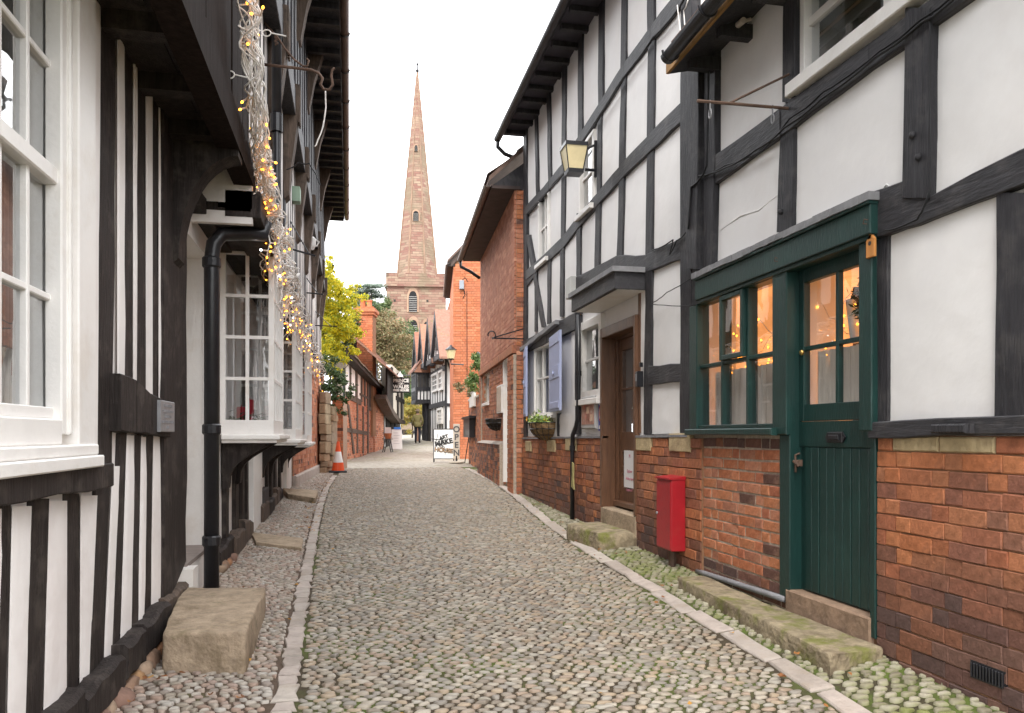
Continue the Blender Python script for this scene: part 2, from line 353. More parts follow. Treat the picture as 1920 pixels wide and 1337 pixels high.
def brickwork(fr, parent, u0, u1, zb, zt, mats, course=0.083, limit=300, holes=(), d=0.012, back=None, backd=0.0, long=0.232, short=0.113, bond='flemish', sort='near', prop=None, jit=0.003, joint=0.008):
    """bricks laid in courses over the mortar; zb may be a function of u. The first `limit` (largest in the picture) are parts, the rest one mesh"""
    zbf = zb if callable(zb) else (lambda u: zb); ztf = zt if callable(zt) else (lambda u: zt)
    zt_max = max(ztf(u0), ztf(u1)); items = []; row = 0; z = zt_max - course
    zlow = min(zbf(u0), zbf(u1))
    while z > zlow - course:
        u = u0; k = row % 2
        off = 0 if k == 0 else (long * 0.5 + short * 0.5) / 2
        seq = k
        first = True
        while u < u1 - 0.02:
            if bond == 'flemish': L = long if (seq % 2 == 0) else short
            else: L = long
            if first and k: L = L * 0.6 if bond != 'flemish' else short * 0.75 + 0.0
            first = False; seq += 1
            e = min(u + L, u1)
            if u1 - e < 0.04: e = u1
            um = (u + e) / 2; zc = z + course / 2
            if zc > zbf(um) - course * 0.4 and zc < ztf(um) and not any(h[0] - 0.01 < um < h[1] + 0.01 and h[2] < zc < h[3] for h in holes):
                items.append((u, e, z))
            u = e
        z -= course; row += 1
    def near(it):
        p = fr.w((it[0] + it[1]) / 2, it[2]); return (p - CAM).length
    items.sort(key=near)
    mb_rest = {}
    for i, (a, e, z) in enumerate(items):
        m = mats((a + e) / 2, z) if callable(mats) else random.choice(mats)
        L = e - a - joint; H = course - joint
        if i < limit:
            o = bpy.data.objects.new('brick', brick_mesh(round(L, 2), round(H, 3), 0.03, m))
            c = fr.w((a + e) / 2, z + course / 2 + random.uniform(-.002, .002), d - 0.03 + random.uniform(-jit, jit))
            rot = Matrix((fr.d, fr.n, Vector((0, 0, 1)))).transposed().to_4x4()
            link(o, parent, Matrix.Translation(c) @ rot @ Matrix.Rotation(random.uniform(-.008, .008), 4, 'Y'))
        else:
            mb = mb_rest.setdefault(m, MB()); dd = d + random.uniform(-jit, jit)
            mb.rect(fr, a + joint / 2, e - joint / 2, z + joint / 2, z + course - joint / 2, d - 0.03, dd)
    for m, mb in mb_rest.items():
        tag(mb.build('far_bricks', m, parent), kind='stuff')
def text(s, size, m, parent, world, name='lettering', align='CENTER', extrude=0.002, bold=0.0, spacing=1.0):
    cu = bpy.data.curves.new(name, 'FONT'); cu.body = s; cu.size = size; cu.align_x = align; cu.align_y = 'CENTER'; cu.extrude = extrude; cu.offset = bold; cu.space_character = spacing
    o = bpy.data.objects.new('tmp_text', cu); COL.objects.link(o)
    dg = bpy.context.evaluated_depsgraph_get(); me = bpy.data.meshes.new_from_object(o.evaluated_get(dg))
    bpy.data.objects.remove(o); bpy.data.curves.remove(cu); me.materials.clear(); me.materials.append(m)
    ob = bpy.data.objects.new(name, me); return link(ob, parent, world)
def facing(pos, right, up=Vector((0, 0, 1))):
    """matrix for flat lettering: its x runs along right, its y along up"""
    r = Vector(right).normalized(); u = Vector(up); u = (u - r * u.dot(r)).normalized(); n = r.cross(u)
    return Matrix.Translation(Vector(pos)) @ Matrix((r, u, n)).transposed().to_4x4()

RF = Frame((2.80, 0), (0, 1), (-1, 0))
LF = Frame((-1.117, 0), (0, 1), (1, 0))
LU = Frame((-0.69, 0), (0, 1), (1, 0))
# ================================================================== GROUND
def grid_ground():
    mb = MB(); xs = [-260, -120, -60, -30, -15, -8, -4, -2, -1.2, -0.6, 0, 0.7, 1.4, 2.1, 2.5, 3, 4, 8, 15, 30, 60, 120, 260]
    ys = [-120, -40, -10, -2, 1, 3, 5, 8, 12, 17, 22, 24, 28, 35, 45, 60, 80, 120, 200, 400]
    for y in ys:
        for x in xs:
            t = tdist(x, y); z = ground(x, y) if -10 < t < 60 else SLOPE * max(-10, min(60, t))
            mb.v.append((x, y, z - 0.022))
    n = len(xs)
    for j in range(len(ys) - 1):
        for i in range(n - 1): mb.f.append((j * n + i, j * n + i + 1, (j + 1) * n + i + 1, (j + 1) * n + i))
    return mb
m = mat('mossy_joint_soil', (0.085, 0.066, 0.044), 0.95, 0.35, 25, bump=0.006, bscale=120, moss=(0.085, 0.11, 0.028), mscale=1.6, mthr=0.46)
gr = tag(grid_ground().build('ground', m, recalc=False), kind='structure')
# far part of the lane, too far away to tell the cobbles apart
def pebble_mat():
    m = bpy.data.materials.new('far_cobbles'); m.use_nodes = True; N = m.node_tree.nodes; L = m.node_tree.links; b = N['Principled BSDF']
    tc = N.new('ShaderNodeTexCoord'); v = N.new('ShaderNodeTexVoronoi'); v.inputs['Scale'].default_value = 12; L.new(tc.outputs['Object'], v.inputs[0])
    cr = N.new('ShaderNodeValToRGB'); cr.color_ramp.elements[0].color = (0.20, 0.175, 0.14, 1); cr.color_ramp.elements[1].color = (0.37, 0.335, 0.28, 1)
    L.new(v.outputs['Color'], cr.inputs[0]); n = N.new('ShaderNodeTexNoise'); n.inputs['Scale'].default_value = 1.3; n.inputs['Detail'].default_value = 6; L.new(tc.outputs['Object'], n.inputs[0])
    r = N.new('ShaderNodeMapRange'); r.inputs[1].default_value = 0.52; r.inputs[2].default_value = 0.7; r.inputs[4].default_value = 0.7; L.new(n.outputs[0], r.inputs[0])
    k = N.new('ShaderNodeMix'); k.data_type = 'RGBA'; L.new(r.outputs[0], k.inputs[0]); L.new(cr.outputs[0], k.inputs[6]); k.inputs[7].default_value = (0.2, 0.19, 0.1, 1)
    L.new(k.outputs[2], b.inputs['Base Color']); b.inputs['Roughness'].default_value = 0.7
    bp = N.new('ShaderNodeBump'); bp.inputs['Distance'].default_value = 0.02; L.new(v.outputs['Distance'], bp.inputs['Height']); bp.invert = True; L.new(bp.outputs[0], b.inputs['Normal'])
    return m
FARC = pebble_mat()
def lane_poly(pts_l, pts_r, z=0.0, K=14):
    mb = MB(); n = len(pts_l)
    for a, b in zip(pts_l, pts_r):
        for k in range(K + 1):
            p = Vector(a).lerp(Vector(b), k / K); mb.v.append((p.x, p.y, ground(p.x, p.y) + z))
    for i in range(n - 1):
        for k in range(K): mb.f.append((i * (K + 1) + k, i * (K + 1) + k + 1, (i + 1) * (K + 1) + k + 1, (i + 1) * (K + 1) + k))
    return mb
gl = [G(560, 905), G(590, 885), G(600, 868), G(655, 852), G(725, 838), G(745, 826), G(752, 815), G(760, 806)]
grr = [G(930, 905), G(915, 885), G(905, 868), G(885, 852), G(845, 838), G(820, 826), G(808, 815), G(800, 806)]
lane_far = tag(lane_poly([p.xy for p in gl], [p.xy for p in grr], -0.016).build('lane', FARC, recalc=False), kind='structure')

# kerb lines measured in the picture
KL = [(-0.20, 1.2)] + [tuple(G(*p).xy) for p in [(530, 1337), (548, 1230), (566, 1120), (579, 1050), (590, 990), (600, 950), (612, 915), (630, 888)]]
KR = [(2.08, 1.2)] + [tuple(G(*p).xy) for p in [(1600, 1337), (1440, 1235), (1310, 1160), (1180, 1080), (1100, 1033), (1030, 985), (965, 935), (920, 905), (885, 884)]]
def kx(line, y):
    for (x0, y0), (x1, y1) in zip(line, line[1:]):
        if y <= y1: return x0 + (x1 - x0) * (y - y0) / (y1 - y0)
    return line[-1][0]
YMAX = 21.0
PEB = [(0.292, 0.252, 0.197), (0.241, 0.203, 0.159), (0.336, 0.294, 0.235), (0.27, 0.216, 0.166), (0.212, 0.189, 0.159), (0.307, 0.28, 0.235), (0.321, 0.252, 0.178), (0.256, 0.23, 0.197), (0.285, 0.216, 0.159), (0.365, 0.321, 0.261), (0.197, 0.164, 0.127), (0.263, 0.238, 0.19)]
COB_ROAD = mat('road_cobbles', 0, 0.5, 0.14, 18, bump=0.003, bscale=60, palette=PEB, stain=(0.24, 0.20, 0.15), sscale=0.55, samt=0.5, moss=(0.13, 0.135, 0.06), mscale=1.3, mthr=0.62, spec=0.4)
PEBL = [(0.326, 0.282, 0.232), (0.378, 0.337, 0.286), (0.28, 0.243, 0.194), (0.393, 0.36, 0.317), (0.303, 0.219, 0.17), (0.25, 0.211, 0.178), (0.356, 0.29, 0.24), (0.318, 0.243, 0.201)]
COB_L = mat('pink_verge_pebbles', 0, 0.55, 0.14, 18, bump=0.003, bscale=60, palette=PEBL, stain=(0.36, 0.26, 0.20), sscale=1.5, samt=0.45)
PEBR = [(0.266, 0.245, 0.171), (0.31, 0.288, 0.212), (0.229, 0.209, 0.144), (0.332, 0.302, 0.232), (0.244, 0.223, 0.15), (0.207, 0.184, 0.13)]
COB_R = mat('mossy_verge_cobbles', 0, 0.6, 0.16, 18, bump=0.004, bscale=60, palette=PEBR, moss=(0.16, 0.18, 0.05), mscale=2.2, mthr=0.50)

def clip(poly, nx, ny, c):
    out = []; n = len(poly)
    for i in range(n):
        ax, ay = poly[i]; bx, by = poly[(i + 1) % n]; da = ax * nx + ay * ny - c; db = bx * nx + by * ny - c
        if da <= 0: out.append((ax, ay))
        if (da < 0 < db) or (db < 0 < da):
            t = da / (da - db); out.append((ax + (bx - ax) * t, ay + (by - ay) * t))
    return out
def cobbles(xa, xb, y0, y1, dx, dy, gap, seed, hgt=0.016):
    """packed rounded stones: Voronoi cells of a jittered lattice, shrunk and domed. xa(y), xb(y) bound the strip"""
    rnd = random.Random(seed); rows = int((y1 - y0) / dy) + 3; pts = {}
    X0 = min(xa(y0 + i * (y1 - y0) / 30) for i in range(31)) - dx; X1 = max(xb(y0 + i * (y1 - y0) / 30) for i in range(31)) + dx
    cols = int((X1 - X0) / dx) + 2
    for j in range(-1, rows):
        ph = rnd.random()
        for i in range(-1, cols):
            x = X0 + (i + (0.5 if j % 2 else 0) + rnd.uniform(-.32, .32)) * dx; y = y0 + (j + rnd.uniform(-.34, .34)) * dy
            y += 0.04 * sin(x * 2.1 + y * 0.8) + 0.02 * sin(x * 5 + y)
            pts[(i, j)] = (x, y)
    S = dx / dy
    stones = []
    for (i, j), (x, y) in pts.items():
        if y < y0 or y > y1: continue
        l, r = xa(y), xb(y)
        if x < l + 0.01 or x > r - 0.01: continue
        poly = [(-dx * 1.3, -dy * 1.3), (dx * 1.3, -dy * 1.3), (dx * 1.3, dy * 1.3), (-dx * 1.3, dy * 1.3)]
        for a in (-2, -1, 0, 1, 2):
            for b in (-2, -1, 0, 1, 2):
                if (a or b) and (i + a, j + b) in pts:
                    qx, qy = pts[(i + a, j + b)]; ex, ey = qx - x, (qy - y) * S * S
                    poly = clip(poly, ex, ey, (ex * (qx - x) + ey * (qy - y)) / 2)
                    if len(poly) < 3: break
            if len(poly) < 3: break
        if len(poly) < 3: continue
        poly = clip(clip(poly, -1, 0, x - l), 1, 0, r - x)
        if len(poly) < 3: continue
        cx = sum(p[0] for p in poly) / len(poly); cy = sum(p[1] for p in poly) / len(poly)
        q = []
        g = gap * rnd.uniform(0.7, 1.5)
        for k in range(len(poly)):
            ax, ay = poly[k]; bx, by = poly[(k + 1) % len(poly)]
            for t in ((0.20, 0.80) if len(poly) < 9 else (0.5,)):
                px, py = ax + (bx - ax) * t - cx, ay + (by - ay) * t - cy; d = sqrt(px * px + py * py) or 1e-6
                f = max(0.2, (d - g) / d); q.append((px * f, py * f))
        if len(q) < 5: continue
        stones.append((x + cx, y + cy, q, rnd.uniform(-.002, .0035), rnd.uniform(-.06, .06), rnd.uniform(-.06, .06)))
    return stones
def stone_geo(mb, st, hgt, zoff=None):
    x, y, q, dz, tx, ty = st; n = len(q); gz = ground(x, y) if zoff is None else 0.0; ox, oy = (x, y) if zoff is None else (0, 0)
    b = len(mb.v)
    for s, h in ((1.0, -0.022), (0.93, hgt * 0.35 + dz), (0.70, hgt * 0.9 + dz)):
        for px, py in q: mb.v.append((ox + px * s, oy + py * s, gz + h + (px * tx + py * ty if h > 0 else 0)))
    mb.v.append((ox, oy, gz + hgt + dz)); c = b + 3 * n
    for k in range(n):
        k2 = (k + 1) % n
        mb.f.append((b + k, b + k2, b + n + k2, b + n + k)); mb.f.append((b + n + k, b + n + k2, b + 2 * n + k2, b + 2 * n + k)); mb.f.append((b + 2 * n + k, b + 2 * n + k2, c))
def lay(stones, m, parent, name, limit, hgt, vis):
    stones.sort(key=lambda s: (s[0] - CAM.x) ** 2 + (s[1] - CAM.y) ** 2)
    mb = MB(); k = 0
    for s in stones:
        if k < limit and vis(s):
            one = MB(); stone_geo(one, s, hgt, 0.0); me = one.mesh('cobble', recalc=False, smooth=True); me.materials.append(m)
            link(bpy.data.objects.new('cobble', me), parent, Matrix.Translation((s[0], s[1], ground(s[0], s[1])))); k += 1
        else: stone_geo(mb, s, hgt)
    tag(mb.build(name, m, parent, smooth=True, recalc=False), kind='stuff')
def in_view(s):
    v = Vector((s[0], s[1], ground(s[0], s[1]))) - CAM; t = v.x * SP + v.y * CP
    px = 960 + FPX * (v.x * CP - v.y * SP) / t; py = HORIZ - FPX * v.z / t
    return 10 < px < 1910 and py < 1330
soil = mat('lane_bed_soil', (0.060, 0.045, 0.028), 0.95, 0.35, 25, bump=0.006, bscale=120, moss=(0.085, 0.115, 0.022), mscale=1.3, mthr=0.47)
def strip(xa, xb, y0, y1, z):
    ys = [y0 + (y1 - y0) * i / 90 for i in range(91)]
    return lane_poly([(xa(y), y) for y in ys], [(xb(y), y) for y in ys], z)
road = tag(strip(lambda y: kx(KL, y), lambda y: kx(KR, y), 0.8, YMAX, -0.004).build('road', soil, recalc=False), kind='structure')
vl = tag(strip(lambda y: -1.9, lambda y: kx(KL, y), 0.8, YMAX, -0.006).build('left_verge', mat('verge_soil_left', (0.10, 0.07, 0.05), 0.95, 0.3, 25, bump=0.006, bscale=120, moss=(0.10, 0.11, 0.035), mscale=2, mthr=0.56), recalc=False), kind='structure')
vr = tag(strip(lambda y: kx(KR, y), lambda y: 3.3, 0.8, YMAX, -0.006).build('right_verge', mat('verge_soil_right', (0.055, 0.045, 0.026), 0.95, 0.3, 25, bump=0.006, bscale=120, moss=(0.10, 0.145, 0.025), mscale=2.5, mthr=0.44), recalc=False), kind='structure')
lay(cobbles(lambda y: kx(KL, y) + 0.055, lambda y: kx(KR, y) - 0.06, 1.2, YMAX, 0.072, 0.048, 0.0086, 3), COB_ROAD, road, 'far_cobbles', 300, 0.007, in_view)
lay(cobbles(lambda y: -1.45 if y < 13 else -1.2, lambda y: kx(KL, y) - 0.055, 1.2, 19.5, 0.060, 0.044, 0.008, 5), COB_L, vl, 'far_pebbles', 250, 0.007, in_view)
lay(cobbles(lambda y: kx(KR, y) + 0.06, lambda y: 2.86 if y < 13 else 3.2, 1.2, 20, 0.080, 0.056, 0.0105, 8), COB_R, vr, 'far_verge_cobbles', 200, 0.008, in_view)
# kerb stones, each its own piece
def kerb(line, wd, lmin, lmax, parent, seed, ymax):
    rnd = random.Random(seed); y = 1.25
    while y < ymax:
        L = rnd.uniform(lmin, lmax); y2 = y + L; g = 0.011
        a = Vector((kx(line, y + g), y + g)); b = Vector((kx(line, y2 - g), y2 - g)); d = (b - a).normalized(); nn = Vector((d.y, -d.x)) * wd / 2
        j = lambda: Vector((rnd.uniform(-.018, .018), rnd.uniform(-.012, .012)))
        md = (a + b) / 2
        pl = [a - nn + j(), a + nn + j(), md + nn * rnd.uniform(.92, 1.05), b + nn + j(), b - nn + j(), md - nn * rnd.uniform(.92, 1.05)]
        c = sum(pl, Vector((0, 0))) / 6; mb = MB(); h = rnd.uniform(0.006, 0.014)
        A = [(p.x, p.y, ground(p.x, p.y) - 0.03) for p in pl]; B = [(p.x, p.y, ground(p.x, p.y) + h - 0.008) for p in pl]
        C = [(c.x + (p.x - c.x) * 0.9, c.y + (p.y - c.y) * 0.93, ground(p.x, p.y) + h) for p in pl]
        mb.loft(A, B, False, False); mb.loft(B, C, False, True); mb.build('kerb_stone', GREYSTONE, parent); y = y2
kerb(KL, 0.098, 0.12, 0.26, vl, 1, 18.5)
kerb(KR, 0.115, 0.30, 0.70, vr, 2, 20)
# fallen leaves
leafm = mat('fallen_leaf', 0, 0.8, 0.2, 30, palette=[(0.30, 0.13, 0.04), (0.22, 0.09, 0.035), (0.42, 0.22, 0.05), (0.16, 0.07, 0.03)])
mb = MB(); rl = random.Random(4)
def leaf(x, y, s):
    a = rl.uniform(0, 2 * pi); z = ground(x, y) + 0.022 + rl.uniform(0, .01); ca, sa = cos(a) * s, sin(a) * s
    pl = [(1, 0), (.3, .45), (-.5, .35), (-1, 0), (-.5, -.35), (.3, -.45)]
    mb.add([(x + p * ca - q * sa, y + p * sa + q * ca, z + rl.uniform(-.004, .012)) for p, q in pl], [(0, 1, 2, 3, 4, 5)])
for _ in range(110):
    y = rl.uniform(9.5, 17); leaf(kx(KL, y) + rl.gauss(-0.05, 0.12), y, rl.uniform(.018, .035))
for _ in range(60): y = rl.uniform(2.5, 6.5); leaf(-1.0 + abs(rl.gauss(0, .25)), y, rl.uniform(.014, .03))
for _ in range(40): y = rl.uniform(3, 12); leaf(kx(KR, y) + rl.gauss(.15, .15), y, rl.uniform(.014, .026))
for _ in range(25): y = rl.uniform(3, 14); leaf(rl.uniform(-.2, 2.2), y, rl.uniform(.014, .024))
tag(mb.build('fallen_leaves', leafm, recalc=False), 'brown and orange autumn leaves scattered along the gutters', 'leaves', kind='stuff')
# ================================================================== WINDOW HELPER
def window(fr, parent, u0, u1, z0, z1, cols, rows, m, fw=0.05, bw=0.022, d0=-0.06, d1=0.03, g=None, sill=None, name='window', gd=None, bars=True):
    """framed window; cols and rows are lists of fractions for the glazing bars. Window > pane, glazing_bar, sill"""
    mb = MB()
    mb.rect(fr, u0, u0 + fw, z0, z1, d0, d1, .004); mb.rect(fr, u1 - fw, u1, z0, z1, d0, d1, .004)
    mb.rect(fr, u0 + fw, u1 - fw, z1 - fw, z1, d0, d1 - .002, .004); mb.rect(fr, u0 + fw, u1 - fw, z0, z0 + fw, d0, d1 - .002, .004)
    w_ = mb.build(name, m, parent)
    U0, U1, Z0, Z1 = u0 + fw, u1 - fw, z0 + fw, z1 - fw
    us = [U0] + [U0 + (U1 - U0) * c for c in cols] + [U1]; zs = [Z0] + [Z0 + (Z1 - Z0) * r for r in rows] + [Z1]
    gd = (d0 + d1) / 2 - 0.012 if gd is None else gd
    for c in us[1:-1]: MB().rect(fr, c - bw / 2, c + bw / 2, Z0, Z1, gd - .012, gd + .024, .004).build('glazing_bar', m, w_)
    for r in zs[1:-1]:
        for a, b in zip(us, us[1:]):
            MB().rect(fr, a + bw / 2 * (a != U0), b - bw / 2 * (b != U1), r - bw / 2, r + bw / 2, gd - .011, gd + .022, .004).build('glazing_bar', m, w_)
    for a, b in zip(us, us[1:]):
        for c, d in zip(zs, zs[1:]):
            t = random.uniform(-.0015, .0015); t2 = random.uniform(-.0015, .0015)
            mb = MB(); mb.add([fr.w(a, c, gd + t), fr.w(b, c, gd - t), fr.w(b, d, gd + t2), fr.w(a, d, gd - t2)], [(0, 1, 2, 3)]); mb.build('pane', g or GLASS, w_, recalc=False)
    if sill:
        MB().rect(fr, u0 - sill[2], u1 + sill[2], z0 - sill[0], z0, d0, d1 + sill[1], .006).build('sill', m, w_)
    return w_
HZ = HC
def zat(fr, x, y): return fr.px(x, y)[1]

# ================================================================== R1: near right house with the green shopfront
r1 = thing('timber_framed_house', 'black and white timber framed house with dark green shopfront, nearest on the right', 'house', (3.0, 4.0, ground(3, 4)))
U = RF.u
uD0, uD1 = U(1638), U(1490)              # door
uW0, uW1 = U(1466), U(1312)              # shop window
uTop0, uTop1 = 2.0, U(1499)
EAVE1 = HC + 2.95
holes1 = [(uD0 - .012, uD1 + .012, -1, HC + 1.12), (uW0, uW1, HC + 0.02, HC + 1.12), (2.55, uTop1, HC + 2.24, HC + 2.90)]
END1 = U(1300)
wall_holes(RF, 0.9, END1, 0.0, EAVE1 + .1, holes1, -0.32, -0.012).build('wall', PLASTER, r1)
# plaster panels
pn = [[(1352, 80), (1477, -90), (1473, 203), (1352, 290)],
      [(1350, 338), (1474, 252), (1466, 440), (1346, 500)],
      [(1490, 232), (1714, 74), (1706, 352), (1490, 430)],
      [(1757, 46), (1990, -140), (1990, 252), (1752, 374)],
      [(1666, 438), (1880, 362), (1877, 782), (1664, 790)],
      [(2010, 320), (2250, 235), (2250, 770), (2010, 776)],
      [(2010, -150), (2250, -330), (2250, 120), (2010, 245)]]
for q in pn: panel(RF, r1, q, d1=0.006)
# uprights
post(RF, r1, 1477, 1499, -120, 192, 1473, 1497, d1=0.03)
post(RF, r1, 1470, 1496, 240, 436, 1463, 1493, d1=0.03)
post(RF, r1, 1711, 1762, 16, 372, 1704, 1756, d1=0.045)
post(RF, r1, 1648, 1672, 420, 800, 1646, 1670, d1=0.02)
post(RF, r1, 1876, 2015, 362, 786, 1873, 2010, d1=0.03)
post(RF, r1, 1990, 2016, -160, 270, d1=0.03)
post(RF, r1, 2248, 2300, -330, 780, d1=0.03)
# rails
rail(RF, r1, [(1350, 290), (1472, 203), (1530, 160), (1640, 82), (1765, -6), (2000, -172), (2300, -380)], [(1350, 345), (1472, 257), (1530, 213), (1640, 132), (1765, 46), (2000, -118), (2300, -325)], d1=0.038)
rail(RF, r1, [(1640, 362), (1703, 340), (1756, 368), (1920, 284), (2010, 240), (2300, 110)], [(1640, 450), (1703, 430), (1756, 412), (1920, 352), (2010, 322), (2300, 225)], d1=0.036)
rail(RF, r1, [(1643, 792), (1770, 784), (1920, 779), (2300, 770)], [(1643, 822), (1770, 817), (1920, 815), (2300, 808)], d1=0.05)
# the corner pair of boards beside the neighbour
post(RF, r1, 1302, 1327, 70, 505, 1302, 1322, d1=0.075)
post(RF, r1, 1331, 1353, 75, 500, 1328, 1346, d1=0.045)
post(RF, r1, 1300, 1316, 505, 812, 1300, 1312, d1=0.03)
# pegs on the big post
for x, y in ((1727, 255), (1738, 296), (1476, 398)):
    u, z = RF.px(x, y); p = RF.w(u, z, 0.04)
    mb = MB(); mb.tube([p, p + RF.n * 0.018, p + RF.n * 0.026], [0.021, 0.018, 0.006], 10); mb.build('timber_peg', TIMBER, r1, smooth=True)
# upper window
w1 = window(RF, r1, 2.55, uTop1, HC + 2.24, HC + 2.90, [0.30, 0.62], [0.55], WHITEP, fw=0.05, bw=0.055, d0=-0.10, d1=0.0, sill=(0.085, 0.07, 0.06), gd=-0.055)
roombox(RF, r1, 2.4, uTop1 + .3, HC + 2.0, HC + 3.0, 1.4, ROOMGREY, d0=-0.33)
# plinth brickwork
gz = lambda u: ground(2.8, u)
def plinth_mat(u, z):
    h = z - gz(u) + .10 * sin(u * 3.1 + z * 4) + random.uniform(-.12, .12)
    return BR_DARK if h < .33 else BR_MID if h < .52 else BR_BROWN if random.random() < .94 else BR_MID
wall_holes(RF, 0.9, uD0 - .012, -0.1, HC - 0.005, [], -0.2, 0.012).build('mortar', MORTAR_O, r1); wall_holes(RF, uD1 + .012, END1, -0.1, HC - 0.005, [], -0.2, 0.010).build('mortar', MORTAR_W, r1)
uA = U(1664)
brickwork(RF, r1, 1.6, uD0 - .055, gz, HC - 0.005 - 0.083, plinth_mat, d=0.022, limit=170, joint=.007)
brickwork(RF, r1, uD1 + .055, U(1322), gz, HC - 0.02, lambda u, z: BR_DARK if z > HC - .18 or z < gz(u) + .12 else BR_NEW, d=0.017, limit=130, course=0.080, joint=0.014, jit=0.004)
# cream stones and odd bricks of the top course
u = 1.6; k = 0
while u < uD0 - 0.12:
    L = random.uniform(.24, .36); mm = CREAMSTONE if k % 3 != 1 else BR_BROWN; k += 1
    e = min(u + L, uD0 - .06); MB().rect(RF, u + .005, e - .005, HC - .084, HC - .01, -.02, .024, .007).build('stone_block', mm, r1); u = e
# ---- shopfront
sf = MB()
zt = HC + 1.105; zf = HC + 1.28
uf0, uf1 = U(1658), U(1303, .085)
mb = MB(); mb.rect(RF, uf0, uf1, HC + 1.072, zf - .05, -.02, .085, .006); mb.rect(RF, uf0 - .005, uf1 + .01, zf - .05, zf - .03, -.02, .10, .004); mb.rect(RF, uf0 + .01, uf1 - .01, HC + 1.045, HC + 1.072, -.02, .07, .004)
fas = mb.build('fascia', GREENP, r1)
mb = MB()
n = 26
for i in range(n):     # dressed lead flashing, uneven along its edge
    a = uf0 - .015 + (uf1 - uf0 + .03) * i / n; b = uf0 - .015 + (uf1 - uf0 + .03) * (i + 1) / n
    j = random.uniform(-.006, .006)
    mb.slab(RF, [(a, zf - .03 + j), (b, zf - .03 + j), (b, zf + .012), (a, zf + .012)], -.02, .108 + random.uniform(-.005, .005))
mb.build('lead_flashing', LEAD, fas)
for x, y in ((1624, 420), (1457, 490)):   # two hooks in the fascia
    u, z = RF.px(x, y, .09); mb = MB(); mb.tube([RF.w(u, z, .08), RF.w(u, z, .11), RF.w(u - .02, z + .02, .115), RF.w(u - .04, z + .01, .11)], .003, 5); mb.build('hook', RUST, fas)
# pilasters and frame
MB().rect(RF, U(1651), U(1626), HC + .02, HC + 1.045, -.05, .055, .006).build('pilaster', GREENP, r1)
MB().rect(RF, U(1490), U(1463), HC - .0, HC + 1.05, -.05, .06, .006).build('pilaster', GREENP, r1)
MB().rect(RF, U(1490), U(1470), 0.30, HC, -.05, .035, .006).build('pilaster', GREENP, r1)
MB().rect(RF, U(1650), U(1640), 0.25, HC + .02, -.05, .03, .004).build('pilaster', GREENP, r1)
MB().rect(RF, U(1319), U(1305), HC + .03, HC + 1.05, -.05, .06, .006).build('pilaster', GREENP, r1)
# window: three lights, the middle upper one a casement that stands a little open
wz0, wz1 = HC + 0.045, zt - 0.03
ws0, ws1 = U(1463), U(1319)
sw = MB().rect(RF, ws0, ws1, wz0, wz0 + .03, -.05, .045, .004).build('shop_window', GREENP, r1)
MB().rect(RF, ws0, ws1, wz1 - .035, wz1, -.05, .045, .004).build('head', GREENP, sw)
MB().rect(RF, U(1472), U(1304), wz0 - .05, wz0, -.05, .10, .008).build('sill', GREENP, sw)
ub = [ws0, U(1409), U(1361), ws1]; zm = HC + .545
for k in (1, 2): MB().rect(RF, ub[k] - .016, ub[k] + .016, wz0 + .03, wz1 - .035, -.04, .035, .004).build('glazing_bar', GREENP, sw)
for k in range(3):
    a, b = ub[k] + (.016 if k else 0), ub[k + 1] - (.016 if k < 2 else 0)
    MB().rect(RF, a, b, zm - .014, zm + .014, -.035, .030, .004).build('glazing_bar', GREENP, sw)
    for c, d in ((wz0 + .03, zm - .014), (zm + .014, wz1 - .035)):
        if k == 1 and c > zm:
            cs = MB()
            for (e0, e1, f0, f1) in ((a, a + .035, c, d), (b - .035, b, c, d), (a + .035, b - .035, c, c + .035), (a + .035, b - .035, d - .035, d)): cs.rect(RF, e0, e1, f0, f1, .032, .065, .004)
            cs.build('casement', GREENP, sw); a2, b2, c2, d2, gd = a + .03, b - .03, c + .03, d - .03, .045
        else: a2, b2, c2, d2, gd = a, b, c, d, 0.004
        t = random.uniform(-.003, .003)
        mb = MB(); mb.add([RF.w(a2, c2, gd + t), RF.w(b2, c2, gd - t), RF.w(b2, d2, gd + t), RF.w(a2, d2, gd)], [(0, 1, 2, 3)]); mb.build('pane', GLASS_W, sw, recalc=False)
# door
dz0, dz1 = 0.36, HC + 1.085
dd = -0.03
door = MB(); st = .085
door.rect(RF, uD0, uD0 + .05, HC + .085, dz1, dd - .045, dd, .003); door.rect(RF, uD1 - .055, uD1, HC + .085, dz1, dd - .045, dd, .003)
gz0, gz1 = HC + .19, HC + .965
door.rect(RF, uD0 + .05, uD1 - .055, gz1, dz1, dd - .045, dd - .001, .003); door.rect(RF, uD0 + .05, uD1 - .055, HC + .085, gz0, dd - .045, dd - .001, .003)
door.rect(RF, uD0, uD1, HC - .075, HC + .083, dd - .045, dd - .002, .003)
door.rect(RF, uD0, uD1, dz0, HC - .075, dd - .045, dd - .018)
door = door.build('shop_door', GREENP, r1)
um = (uD0 + .05 + uD1 - .055) / 2 - .01; zmm = HC + .545
MB().rect(RF, um - .013, um + .013, gz0, gz1, dd - .035, dd, .003).build('glazing_bar', GREENP, door)
for a, b in ((uD0 + .05, um - .013), (um + .013, uD1 - .055)):
    MB().rect(RF, a, b, zmm - .013, zmm + .013, dd - .034, dd - .001, .003).build('glazing_bar', GREENP, door)
    for c, d in ((gz0, zmm - .013), (zmm + .013, gz1)):
        t = random.uniform(-.002, .002); mb = MB(); mb.add([RF.w(a, c, dd - .02 + t), RF.w(b, c, dd - .02), RF.w(b, d, dd - .02 + t), RF.w(a, d, dd - .02)], [(0, 1, 2, 3)]); mb.build('pane', GLASS_W, door, recalc=False)
npl = 9
